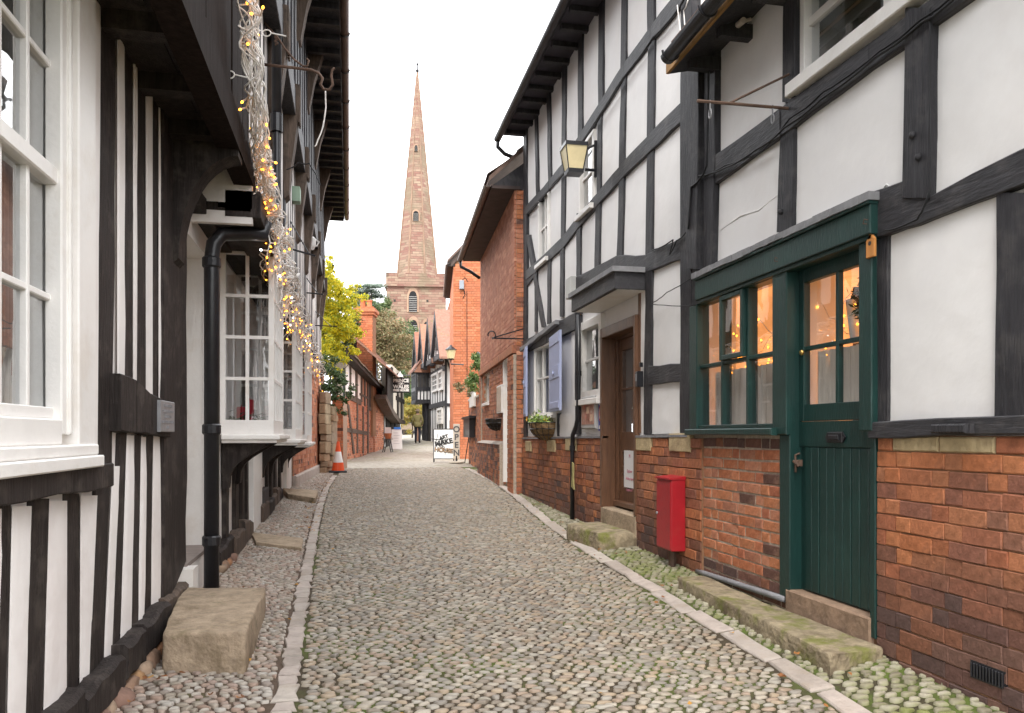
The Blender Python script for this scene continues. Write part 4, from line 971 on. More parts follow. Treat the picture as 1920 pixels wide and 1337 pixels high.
# jetty: soffit boards, bressumer, dark boarded front, curved bracket at the post
XJ = -.69
for i in range(2):
    MB().box((-1.117 + .2135 * i, .4, JZ), (-1.117 + .2135 * (i + 1) - .004, yP1 + .30, JZ + .03)).build('soffit_board', TIMBER_L, l1)
DARKBOARD = mat('dark_brown_board', (0.020, 0.014, 0.012), .75, .4, 5, bump=.004, bscale=14, grain=(5, 5, .7), spec=.03)  # a darker brown than the other timber of this house
MB().box((XJ - .14, .4, JZ - .12), (XJ, yP1 + .32, JZ + .10)).build('bressumer', DARKBOARD, l1)
for i in range(8):
    y = .7 + .65 * i; MB().box((-1.11, y, JZ - .09), (XJ - .14, y + .11, JZ)).build('joist', TIMBER_L, l1)
i = 0; y = .4
while y < yP1 + .25:
    MB().box((XJ - .10, y + .004, JZ + .10), (XJ - .03 + random.uniform(-.008, .008), y + .24, JZ + 2.4)).build('boarding', DARKBOARD, l1); y += .244
MB().box((XJ - .3, .4, JZ + .1), (XJ - .11, yP1 + .3, JZ + 2.5)).build('upper_wall', TIMBER_L, l1)
def bracket(yc, th, x0, z0, x1, z1, parent, m, name='bracket', n=10, bulge=.55):
    """solid quarter-arch bracket from the post (x0,z0 low) out to (x1,z1 high)"""
    pts = []
    for i in range(n + 1):
        a = pi / 2 * i / n; pts.append((x0 + (x1 - x0) * (1 - cos(a)), z0 + (z1 - z0) * sin(a)))
    poly = pts + [(x1, z1 + .10), (x0 - .05, z1 + .10), (x0 - .05, z0 - .05)]
    A = [Vector((x, yc - th / 2, z)) for x, z in poly]; B = [Vector((x, yc + th / 2, z)) for x, z in poly]
    mb = MB(); mb.loft(A, B); return mb.build(name, m, parent)
bracket((yP0 + yP1) / 2, .20, -1.06, HC + 1.12, XJ - .01, JZ - .16, l1, TIMBER_L)
roof_slab('roof', .2, yP1 + .3, [(-.15, JZ + 2.45), (-3.5, JZ + 4.8), (-7, JZ + 2.5)], TILE_D, l1)
# plaque
u0, u1 = LUx(275), LUx(303); z0, z1 = zl(289, 810), zl(289, 752)
pl = MB().rect(LF, u0, u1, z0, z1, .05, .075, .004).build('wall_plaque', mat('dull_pewter', (0.30, 0.30, 0.31), .45, .2, 10, metal=.5), None); tag(pl, 'small grey metal plaque with raised lettering on the near left rail', 'plaque')
for i, f_ in enumerate((.6, .8, .45, .85, .2)):
    zz = z1 - (z1 - z0) * (.15 + .175 * i); n_ = int(f_ * 14); uc = (u0 + u1) / 2; W_ = (u1 - u0) * f_
    for k in range(n_):
        a = uc - W_ / 2 + W_ * k / n_; MB().rect(LF, a, a + W_ / n_ * random.uniform(.4, .75), zz - (z1 - z0) * .045, zz + (z1 - z0) * random.uniform(.02, .05), .07, .079).build('raised_mark', LEAD, pl)

# ================================================================== L2: long jettied house with the three bay windows
l2 = thing('timber_framed_house', 'long jettied close-studded house with three white bay windows on the left', 'house', (-1.4, 10, ground(-1.4, 10)))
dA, dB = yP1 + .02, LUx(391)             # recessed doorway
B1, B2, B3 = (7.42, 8.5), (10.4, 11.9), (13.3, 14.8)
XO = -.66
F0_ = yP1 + .315
bays = [(B1, HC + .0), (B2, HC - .06), (B3, HC - .13)]
gA, gB = G(550, 915).xy, G(607, 879).xy
hl2 = [(dA - .0, dB + .02, -1, HC + 1.45)] + [(b[0] + .08, b[1] - .08, z + .05, HC + 1.6) for b, z in bays[:2]]
hl2 += [(LUx(467) - .9, LUx(467), -1, HC + .9)]
wall_holes(LF, yP1, 13.2, 0.0, HC + 2.0, hl2, -.3, -.012).build('wall', PLASTER_L, l2)
MB().box((-1.42, 13.2, 0), (-1.13, 20.2, HC + 2)).build('wall', PLASTER_L, l2)
# doorway: white reveals, dark door, threshold board
rv = MB(); rv.box((-1.36, dB, 0.05), (-1.117 + .02, dB + .05, HC + 1.42)); rv = rv.build('door_reveal', WHITEP, l2)
MB().box((-1.16, dB - .012, 0.1), (-1.085, dB + .09, HC + 1.45)).build('door_casing', WHITEP, rv)
MB().box((-1.40, dA, .05), (-1.36, dB, HC + 1.42)).build('door', WHITEP, l2)
MB().box((-1.36, dA, HC + 1.42), (-1.117, dB, HC + 1.46)).build('door_head', WHITEP, l2)
zs_ = ground(-1.117, dA) + .30
MB().box((-1.36, dA, zs_ - .03), (-1.10, dB, zs_)).build('threshold_board', mat('grey_weathered_board', (0.25, 0.21, 0.19), .85, .2, 6, grain=(1, 6, 6)), l2)
MB().box((-1.12, dA + .05, .05), (-1.107, dB, zs_ - .03)).build('step_riser', WHITEP, l2)
MB().box((-1.13, dA - .13, zs_ - .33), (-1.035, dA + .05, zs_ - .02)).build('plinth_block', WHITEP, l2)
# plaster above the doorway and lintel beam
wobbly(LF, [(dA - .1, HC + 1.60), (dA - .1, HC + 1.72), (7.6, HC + 1.72), (7.6, HC + 1.60)], -.05, .10, .01, .3).build('lintel', TIMBER_L, l2)
MB().box((-1.45, F0_, HC + 1.55), (-.70, F0_ + .06, HC + 5.4)).build('end_wall', PLASTER_L, l2)
# studs along the ground floor
x = 0
for a, b, yt, yb in ((418, 424, 815, 1010), (437, 442, 815, 1000), (449, 453, 815, 990), (458, 461, 815, 985), (498, 500, 800, 960), (505, 508, 800, 955), (513, 516, 800, 950), (522, 524, 800, 945)):
    post(LF, l2, a, b, yt, yb, d1=.03, m=TIMBER_L)
pX = LUx(467)
MB().rect(LF, pX, LUx(484), .05, HC + .9, -.3, .05, .006).build('door_pilaster', WHITEP, l2)
MB().rect(LF, LUx(484), LUx(496), gl_(9) - .1, gl_(9) + .42, -.1, .06, .01).build('plinth_block', mat('black_plinth', (0.05, 0.048, 0.05), .7, .3, 8, bump=.006, bscale=30), l2)
MB().box((-1.55, pX - .9, .1), (-1.5, pX, HC + .9)).build('door', WHITEP, l2)
MB().rect(LF, LUx(531), LUx(546), .05, HC + .9, -.1, .06, .006).build('door_pilaster', WHITEP, l2)
u = dB + .25
while u < 13.0:
    if not (pX - .95 < u < pX + .7):
        L = random.uniform(.4, .8); z0 = gl_(u + L / 2) + .03; wobbly(LF, [(u, z0 - .06), (u, z0 + random.uniform(.14, .24)), (u + L - .02, z0 + random.uniform(.12, .2)), (u + L - .02, z0 - .06)], -.06, .07 + random.uniform(-.01, .02), .02, .1, .02).build('ground_sill', OLDWOOD if random.random() < .4 else TIMBER_L, l2); u += L
    else: u += .2
for i in range(7): rock((-1.08, dB + .28 + i * .11, gl_(7) + .03), random.uniform(.05, .08), RUBBLE, 'rubble_stone', l2)
# bays
def bay(k, Y0b, Y1b, zs, zt, parent):
    b = thing('bay_window', 'x', 'x', ((-1.117), Y0b, zs)) if False else None
    m0 = MB(); m0.box((-1.10, Y0b - .06, zs - .045), (XO + .06, Y1b + .06, zs), ).box((-1.10, Y0b - .03, zs - .075), (XO + .03, Y1b + .03, zs - .045))
    root = m0.build('bay_window', WHITEP, parent, bevel=.012)
    W = XO + 1.117
    fN = Frame((-1.117, Y0b), (1, 0), (0, -1)); fFr = Frame((XO - .003, Y0b + .052), (0, 1), (1, 0)); fFa = Frame((-1.117, Y1b), (1, 0), (0, 1))
    MB().box((-1.117, Y0b + .002, zs), (XO - .002, Y0b + .05, zs + .10)).box((XO - .05, Y0b + .05, zs), (XO - .002, Y1b - .05, zs + .10)).box((-1.117, Y1b - .05, zs), (XO - .002, Y1b - .002, zs + .10)).build('apron', WHITEP, root)
    H0 = zs + .10
    def lights(f, w_, cols):
        mb = MB(); fw = .045
        mb.rect(f, 0, fw, H0, zt, -.05, 0); mb.rect(f, w_ - fw, w_, H0, zt, -.05, 0); mb.rect(f, fw, w_ - fw, zt - .06, zt, -.05, -.001); mb.rect(f, fw, w_ - fw, H0, H0 + .03, -.05, -.001)
        for c in range(1, cols): x = fw + (w_ - 2 * fw) * c / cols; mb.rect(f, x - .014, x + .014, H0 + .03, zt - .06, -.04, -.004)
        for r in range(1, 4): z = H0 + .03 + (zt - .09 - H0) * r / 4; mb.rect(f, fw, w_ - fw, z - .014, z + .014, -.042, -.006)
        tag(mb.build('glazing_bars', WHITEP, root), kind='stuff')
        for c in range(cols):
            for r in range(4):
                a = fw + (w_ - 2 * fw) * c / cols; e = fw + (w_ - 2 * fw) * (c + 1) / cols; z0 = H0 + .03 + (zt - .09 - H0) * r / 4; z1 = H0 + .03 + (zt - .09 - H0) * (r + 1) / 4
                t = random.uniform(-.002, .002); q = MB(); q.add([f.w(a, z0, -.028 + t), f.w(e, z0, -.028 - t), f.w(e, z1, -.028), f.w(a, z1, -.028 + t)], [(0, 1, 2, 3)]); q.build('pane', GLASS, root, recalc=False)
    lights(fN, W, 2); lights(fFr, Y1b - Y0b - .104, 4); lights(fFa, W, 2)
    MB().box((-1.117, Y0b - .02, zt), (XO + .02, Y1b + .02, zt + .07)).build('cornice', WHITEP, root)
    for yy in (Y0b + .16, Y1b - .16):
        n = 10; pts = [(-1.06, zs - .48)]
        for i in range(n + 1):
            s = i / n; pts.append((-1.055 + .36 * smooth(s) * (0.25 + .75 * s), zs - .44 + .37 * (s ** .8)))
        poly = pts + [(XO - .03, zs - .076), (-1.117, zs - .076), (-1.117, zs - .50)]
        A = [Vector((x, yy - .06, z)) for x, z in poly]; Bq = [Vector((x, yy + .06, z)) for x, z in poly]
        q = MB(); q.loft(A, Bq); q.build('corbel', TIMBER_L, root)
    return root
for k, ((a, b_), zs) in enumerate(bays): bay(k, a, b_, zs, HC + 1.66 - .08 * k, l2)
roombox(LF, l2, B1[0] - .1, B1[1] + 1, HC - .1, HC + 1.8, 1.6, ROOMGREY, d0=-.31); roombox(LF, l2, B2[0] - .1, B2[1] + .6, HC - .2, HC + 1.8, 1.6, ROOMGREY, d0=-.31)
# candles and greenery on the sill of the first bay
wax = mat('red_candle_wax', (0.50, 0.015, 0.03), .45, .1, 6)
for dx, h, r, lab in ((-.40, .15, .042, 'short'), (-.35, .22, .04, 'tall')):
    c = Vector((-1.117 + .16 + (.40 + dx) * 1.3, B1[0] + .15 + (.40 + dx) * 1.2, HC + .10)); mb = MB(); mb.lathe(c, [(r, 0), (r, h - .01), (r - .008, h), (.006, h - .004), (.004, h + .015)], 14)
    tag(mb.build('candle', wax, None, smooth=False), '%s red candle standing on the sill of the nearest bay window' % lab, 'candle')
rw = random.Random(5); mb = MB()
for _ in range(150):
    c = Vector((rw.uniform(-1.05, -.72), B1[0] + rw.uniform(.08, .2), HC + .11 + abs(rw.gauss(0, .03)))); v1 = Vector((rw.gauss(0, 1), rw.gauss(0, 1), rw.gauss(0, .6))).normalized() * .03; v2 = v1.orthogonal().normalized() * .008
    mb.add([c - v1, c + v2, c + v1, c - v2], [(0, 1, 2, 3)])
tag(mb.build('evergreen_sprigs', LEAFD, None, recalc=False), 'dark evergreen sprigs laid along the sill of the nearest bay window', 'greenery')
# first floor, close studded, jettied
F0, F1 = yP1 + .31, 20.4
zj0 = lambda y: HC + 1.66 - .17 * (y - F0) / (F1 - F0)
Z2 = HC + 3.45
mb = MB(); mb.slab(LU, [(F0, zj0(F0)), (F1, zj0(F1)), (F1, Z2 + .1), (F0, Z2 + .1)], -.25, -.012); mb.build('first_floor_wall', PLASTER_L, l2)
mb = MB(); mb.loft([Vector((-1.117, F0, zj0(F0) - .02)), Vector((-.71, F0, zj0(F0) - .02)), Vector((-.71, F1, zj0(F1) - .02)), Vector((-1.117, F1, zj0(F1) - .02))], [Vector((-1.117, F0, zj0(F0) + .04)), Vector((-.71, F0, zj0(F0) + .04)), Vector((-.71, F1, zj0(F1) + .04)), Vector((-1.117, F1, zj0(F1) + .04))]); mb.build('jetty_soffit', TIMBER_L, l2)
wobbly(LU, [(F0, zj0(F0) - .06), (F0, zj0(F0) + .13), (F1, zj0(F1) + .13), (F1, zj0(F1) - .06)], -.2, .05, .008, .5).build('bressumer', TIMBER_L, l2)
y = F0 + .05; k = 0
while y < F1:
    wd = random.uniform(.12, .17); big = k % 9 == 4
    wobbly(LU, [(y, zj0(y) + .1), (y + wd, zj0(y) + .1), (y + wd, Z2), (y, Z2)], -.05, .003, .008, .4, .002).build('stud', TIMBER_L, l2)
    g_ = random.uniform(.15, .22); panel_uz(LU, l2, [(y + wd - .01, zj0(y) + .1), (y + wd + g_ + .01, zj0(y) + .1), (y + wd + g_ + .01, Z2), (y + wd - .01, Z2)], PLASTER_L, d1=.006, n=2)
    y += wd + g_; k += 1
# second floor overhanging again, dark; carved brackets below
X3 = -.61; F3 = Frame((X3, 0), (0, 1), (1, 0)); Z3 = HC + 5.35
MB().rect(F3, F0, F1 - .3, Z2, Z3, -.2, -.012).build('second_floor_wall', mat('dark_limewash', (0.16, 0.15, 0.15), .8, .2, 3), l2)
MB().box((-.69, F0, Z2 - .02), (X3, F1 - .3, Z2 + .03)).build('upper_soffit', TIMBER_L, l2)
wobbly(F3, [(F0, Z2 - .05), (F0, Z2 + .22), (F1 - .3, Z2 + .22), (F1 - .3, Z2 - .05)], -.15, .05, .008, .5).build('bressumer', TIMBER, l2)
y = F0
while y < F1 - .5:
    wobbly(F3, [(y, Z2 + .2), (y + .2, Z2 + .2), (y + .2, Z3), (y, Z3)], -.05, .035, .006, .5).build('stud', TIMBER, l2); y += .48
for i, y in enumerate((7.3, 8.9, 10.8, 12.9, 15.2, 17.6, 19.6)):
    poly = [(-.68, Z2 - .95), (-.63, Z2 - .9), (-.61, Z2 - .62), (-.57, Z2 - .35), (-.54, Z2 - .1), (-.53, Z2 + .28), (-.72, Z2 + .28)]
    A = [Vector((x, y - .11, z)) for x, z in poly]; Bq = [Vector((x, y + .11, z)) for x, z in poly]
    q = MB(); q.loft(A, Bq)
    for j in range(4): q.box((-.535, y - .10 + j * .055, Z2 - .12), (-.515, y - .07 + j * .055, Z2 + .28))
    tag(q.build('carved_bracket', OLDWOOD, l2))
    wobbly(LU, [(y - .1, zj0(y) + .1), (y + .1, zj0(y) + .1), (y + .1, Z2 - .8), (y - .1, Z2 - .8)], -.05, .016, .006, .5).build('principal_post', TIMBER, l2)
# carved consoles under the eaves, and the eaves themselves
for i, y in enumerate((6.9, 7.9, 9.6, 11.6, 14.0, 16.6, 19.2)):
    poly = [(-.62, Z3 - .85), (-.55, Z3 - .8), (-.48, Z3 - .4), (-.36, Z3 + .0), (-.63, Z3 + .0)]
    A = [Vector((x, y - .10, z)) for x, z in poly]; Bq = [Vector((x, y + .10, z)) for x, z in poly]
    q = MB(); q.loft(A, Bq); q.build('eaves_console', OLDWOOD, l2)
MB().box((-.66, F0, Z3), (-.12, F1 - .1, Z3 + .03)).build('eaves_soffit', TIMBER, l2)
y = F0
while y < F1 - .2:
    MB().box((-.61, y, Z3 - .075), (-.13, y + .07, Z3 - .002)).build('rafter_end', TIMBER, l2); y += .40
g3 = half_gutter(MB(), (-.06, F0, Z3 + .05), (-.06, F1 - .05, Z3 + .03), .058).build('gutter', BROWNGUT, l2)
y = F0 + .4
while y < F1:
    mb = MB(); mb.tube([Vector((-.06 + .066 * cos(pi + pi * k / 8), y, Z3 + .04 + .066 * sin(pi + pi * k / 8))) for k in range(9)], .009, 5); mb.build('gutter_bracket', IRON, g3); y += 1.1
roof_slab('roof', F0, F1 - .1, [(-.10, Z3 + .06), (-3.6, Z3 + 3.2), (-7, Z3 + .1)], TILE_D, l2)
# brick return at the far end
d3 = (gB - gA).normalized(); L3 = Frame(gA, d3, (d3.y, -d3.x)); len3 = (gB - gA).length
g3z = lambda u: ground(L3.w(u, 0).x, L3.w(u, 0).y)
MB().rect(L3, -.05, len3, 0, HC + 1.6, -.3, .0).build('brick_wall_backing', MORTAR, l2)
brickwork(L3, l2, -.05, len3, lambda u: g3z(u) + .2, HC + 1.5, [BR_PALE, BR_NEW, BR_NEW], d=.012, limit=180, bond='flemish')
MB().slab(L3, [(-.05, g3z(0) - .1), (len3 + .02, g3z(len3) - .1), (len3 + .02, g3z(len3) + .18), (-.05, g3z(0) + .2)], -.1, .07, .02).build('stone_plinth', GREYSTONE, l2)
# door steps on the left
def block(name, pl, z0, z1, m, label, cat, bev=.03, tilt=0):
    mb = MB(); A = [Vector((x, y, z0 if not callable(z0) else z0(x, y))) for x, y in pl]; B = [Vector((x, y, z1 if not callable(z1) else z1(x, y))) for x, y in pl]
    mb.loft(A, B); me = mb.mesh(name, True, False, bev)
    bm = bmesh.new(); bm.from_mesh(me); bmesh.ops.triangulate(bm, faces=bm.faces)
    for _ in range(3): bmesh.ops.subdivide_edges(bm, edges=[e for e in bm.edges if e.calc_length() > .07], cuts=1)
    bmesh.ops.triangulate(bm, faces=bm.faces); bm.normal_update()
    for v in bm.verts:
        q = v.co * 3.2; a = noise.noise(q) * .55 + noise.noise(q * 3.1) * .3 + noise.noise(q * 8.0) * .15; v.co += v.normal * a * min(.032, bev * 1.1)
    bm.to_mesh(me); bm.free(); me.materials.append(m)
    for p in me.polygons: p.use_smooth = True
    o = link(bpy.data.objects.new(name, me), None); return tag(o, label, cat)
s1z = .0
block('door_step', [(-.95, 4.42), (-.53, 4.36), (-.55, 5.60), (-1.11, 5.72)], lambda x, y: ground(x, y) - .06, lambda x, y: ground(-1, 5.0) + .185, TANSTONE, 'large worn tan stone block step at the near left doorway', 'step', .02)
def gxy(px): return tuple(G(*px).xy)
block('stone_slab', [gxy((470, 1008)), gxy((480, 1028)), gxy((566, 1034)), gxy((568, 1016))], lambda x, y: ground(x, y) - .04, lambda x, y: ground(x, y) + .035, TANSTONE, 'flat stone door slab across the left verge below the second bay', 'step', .008)
block('stone_slab', [gxy((530, 928)), gxy((540, 940)), gxy((592, 945)), gxy((596, 930))], lambda x, y: ground(x, y) - .04, lambda x, y: ground(x, y) + .09, TANSTONE, 'thicker stone door slab on the left verge by the brick return', 'step', .012)
# rain pipe
rp_ = thing('rain_pipe', 'thick black cast iron rain pipe beside the near left doorway', 'pipe', (-1.04, dB + .15, ground(-1, dB)))
py = 6.28; pxx = -1.005; zt_ = HC + 1.30
mb = MB(); mb.tube([(pxx, py, ground(-1, py) - .02), (pxx, py, zt_ - .0), (pxx + .015, py, zt_ + .12), (pxx + .07, py + .02, zt_ + .2), (pxx + .2, py + .1, zt_ + .235), (pxx + .34, py + .22, zt_ + .26), (pxx + .36, py + .24, zt_ + .36)], .055, 14); mb.build('pipe', IRON, rp_, smooth=True)
for z in (.52, 1.35, zt_ - .06):
    mb = MB(); mb.tube([(pxx, py, z), (pxx, py, z + .012), (pxx, py, z + .07), (pxx, py, z + .08)], [.058, .068, .068, .058], 14); mb.build('pipe_collar', IRON, rp_, smooth=False)
# tall rain pipe on the upper front
up = thing('rain_pipe', 'thin black rain pipe running down the upper left house front behind the fairy lights', 'pipe', (-.60, 7.05, HC + 2))
mb = MB(); mb.tube([(-.60, 7.0, HC + 2.55), (-.60, 7.0, HC + 5.6)], .04, 12); mb.build('pipe', IRON, up, smooth=True)
mb = MB(); mb.tube([(-.60, 7.0, HC + 2.55), (-.60, 7.0, HC + 2.7)], .05, 12); mb.build('pipe_collar', IRON, up)
mb = MB(); mb.tube([(-.60, 7.0, HC + 2.60), (-.60, 7.0, HC + 1.8)], .03, 12); mb.build('pipe', IRON, up)
# ================================================================== R3: red brick house with white door
R_ = Vector((CP, -SP)); FW = Vector((SP, CP))
o3 = P(968, 815, 13.15); dr3 = vpdir(743)
R3 = Frame(o3.xy, dr3, (-dr3.y, dr3.x))
r3 = thing('brick_house', 'weathered red brick house with narrow white door past the timber house on the right', 'house', (3.2, 16, ground(3, 16)))
e3 = R3.u(903); z3t = HC + 4.02
g3f = lambda u: ground(R3.w(u, 0).x, R3.w(u, 0).y)
u3 = R3.u
dw0, dw1 = u3(957), u3(946); dwz = R3.px(951, 668)[1]
wi0, wi1 = u3(918), u3(909); wiz0, wiz1 = R3.px(913, 756)[1], R3.px(913, 702)[1]
h3 = [(dw0, dw1, -1, dwz), (wi0, wi1, wiz0, wiz1)]
wall_holes(R3, 0, e3, 0, z3t, h3, -.3, 0).build('wall_backing', MORTAR_W, r3)
zc = HC + 1.32
brickwork(R3, r3, 0, e3, lambda u: g3f(u), zc, [BR_BROWN, BR_NEW, BR_BROWN], d=.012, limit=230, holes=h3, course=.082)
brickwork(R3, r3, 0, e3, lambda u: zc + .16, z3t, [BR_PALE], d=.03, limit=0, holes=h3, course=.078)
mb = MB(); mb.rect(R3, -.01, e3, zc + .02, zc + .15, -.02, .07, .008); mb.build('string_course', BR_BROWN, r3)
# end face towards the camera, raised piers and plinth
fe = Frame((R3.w(0, 0, .0)).xy, (R3.n * -1).xy, (-R3.d).xy); we = .30
MB().rect(fe, 0, we, 0, z3t, -.02, .0).build('wall_backing', MORTAR_W, r3)
brickwork(fe, r3, 0.0, we, g3f(0), z3t, [BR_NEW, BR_PALE, BR_BROWN], d=.012, limit=70, course=.08)
for ua, ub in ((.0, dw0 - .03), (e3 - .25, e3)):
    brickwork(R3, r3, ua, ub, lambda u: g3f(u), zc, [BR_BROWN, BR_NEW], d=.06, limit=60, course=.082)
    MB().rect(R3, ua, ub, g3f(ua) - .1, zc, -.02, .048).build('pier_backing', MORTAR_W, r3)
zp = R3.px(930, 832)[1]
MB().slab(R3, [(dw1 + .05, g3f(dw1) - .1), (e3, g3f(e3) - .1), (e3, zp), (dw1 + .05, zp)], -.02, .085).build('plinth_backing', MORTAR_W, r3)
brickwork(R3, r3, dw1 + .05, e3, lambda u: g3f(u), zp, [BR_BROWN, BR_DARK], d=.097, limit=60, course=.08)
mb = MB(); a_ = R3.w(dw1 + .05, zp, .0); mb.loft([R3.w(dw1 + .05, zp, 0), R3.w(dw1 + .05, zp, .11), R3.w(dw1 + .05, zp + .05, .03), R3.w(dw1 + .05, zp + .06, 0)], [R3.w(e3, zp, 0), R3.w(e3, zp, .11), R3.w(e3, zp + .05, .03), R3.w(e3, zp + .06, 0)]); mb.build('plinth_capping', GREYSTONE, r3)
# white door, slit window, notice board
dm = MB(); dm.rect(R3, dw0, dw1, g3f(dw0) + .12, dwz, -.10, -.05); dm = dm.build('white_door', WHITEP, r3)
mb = MB(); mb.rect(R3, dw1 - .06, dw1, g3f(dw0) + .1, dwz, -.10, .03); mb.rect(R3, dw0, dw0 + .05, g3f(dw0) + .1, dwz, -.10, .03); mb.rect(R3, dw0 + .05, dw1 - .06, dwz - .07, dwz, -.10, .03); mb.build('door_frame', WHITEP, r3)
for i in range(4): MB().rect(R3, dw0 + .06 + .12 * i, dw0 + .17 + .12 * i, g3f(dw0) + .14, dwz - .08, -.05, -.035).build('plank', WHITEP, dm) if dw0 + .17 + .12 * i < dw1 - .05 else None
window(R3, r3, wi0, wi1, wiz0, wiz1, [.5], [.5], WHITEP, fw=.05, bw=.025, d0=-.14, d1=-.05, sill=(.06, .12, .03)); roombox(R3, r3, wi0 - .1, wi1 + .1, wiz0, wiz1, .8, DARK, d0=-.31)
# eaves
so3 = MB(); oh = .42; so3.slab(R3, [(-.05, z3t), (e3 + .1, z3t), (e3 + .1, z3t + .05), (-.05, z3t + .05)], -.05, oh); so3.build('soffit', mat('dark_brown_soffit', (0.06, 0.042, 0.038), .7, .3, 5), r3)
def gut(fr, u0, u1, z, d, r, m, parent): return half_gutter(MB(), fr.w(u0, z, d), fr.w(u1, z, d), r).build('gutter', m, parent)
gg = gut(R3, -.1, e3 + .25, z3t + .06, oh + .06, .065, BROWNGUT, r3)
mb = MB(); mb.tube([R3.w(e3 + .15, z3t + .0, oh + .06), R3.w(e3 + .15, z3t - .12, oh + .05), R3.w(e3 + .05, z3t - .25, oh * .6), R3.w(e3 - .1, z3t - .42, .06)], .036, 10); mb.build('gutter_outlet', IRON, gg, smooth=True)
def roof_on(fr, parent, u0, u1, ze, d_e, run, rise, m, name='roof', th=.08, rows=0, cw=.18):
    """single roof slope rising away from the street; rows > 0 lays tile courses as stepped strips"""
    mb = MB(); A = [fr.w(u0, ze, d_e), fr.w(u1, ze, d_e), fr.w(u1, ze + rise, d_e - run), fr.w(u0, ze + rise, d_e - run)]
    up = Vector((0, 0, th)); mb.loft(A, [p + up for p in A]); o = mb.build(name, m, parent)
    if rows:
        q = MB(); L = u1 - u0; nt_ = max(2, int(L / cw))
        for r in range(rows):
            f0, f1 = r / rows, (r + 1.25) / rows
            for k in range(nt_):
                a, b = u0 + L * (k + (.5 if r % 2 else 0)) / nt_, u0 + L * (k + 1 + (.5 if r % 2 else 0)) / nt_ - .006
                b = min(b, u1); j = random.uniform(-.012, .012)
                if b - a < .02: continue
                t1 = Vector((0, 0, th + .035 + j)); t0 = Vector((0, 0, th + .004))
                P0 = fr.w(a, ze + rise * f0, d_e - run * f0 + (.03 if r == 0 else 0)); P1 = fr.w(b, ze + rise * f0, d_e - run * f0 + (.03 if r == 0 else 0)); f1_ = min(1, f1)
                P2 = fr.w(b, ze + rise * f1_, d_e - run * f1_); P3 = fr.w(a, ze + rise * f1_, d_e - run * f1_)
                dn = Vector((0, 0, -.016)); q.loft([P0 + t1 + dn, P1 + t1 + dn, P2 + t0 + dn, P3 + t0 + dn], [P0 + t1, P1 + t1, P2 + t0, P3 + t0])
        tag(q.build('roof_tiles', m, o, recalc=False), kind='stuff')
    return o
roof_on(R3, r3, -.1, e3 + .1, z3t + .1, oh + .04, 3.2, 2.9, TILE_D, rows=14)
MB().slab(fe, [(-.4, z3t + .05), (3.0, z3t + 2.6), (3.0, z3t + 2.2), (.1, z3t + .0)], -.02, .03).build('verge_board', TIMBER, r3)
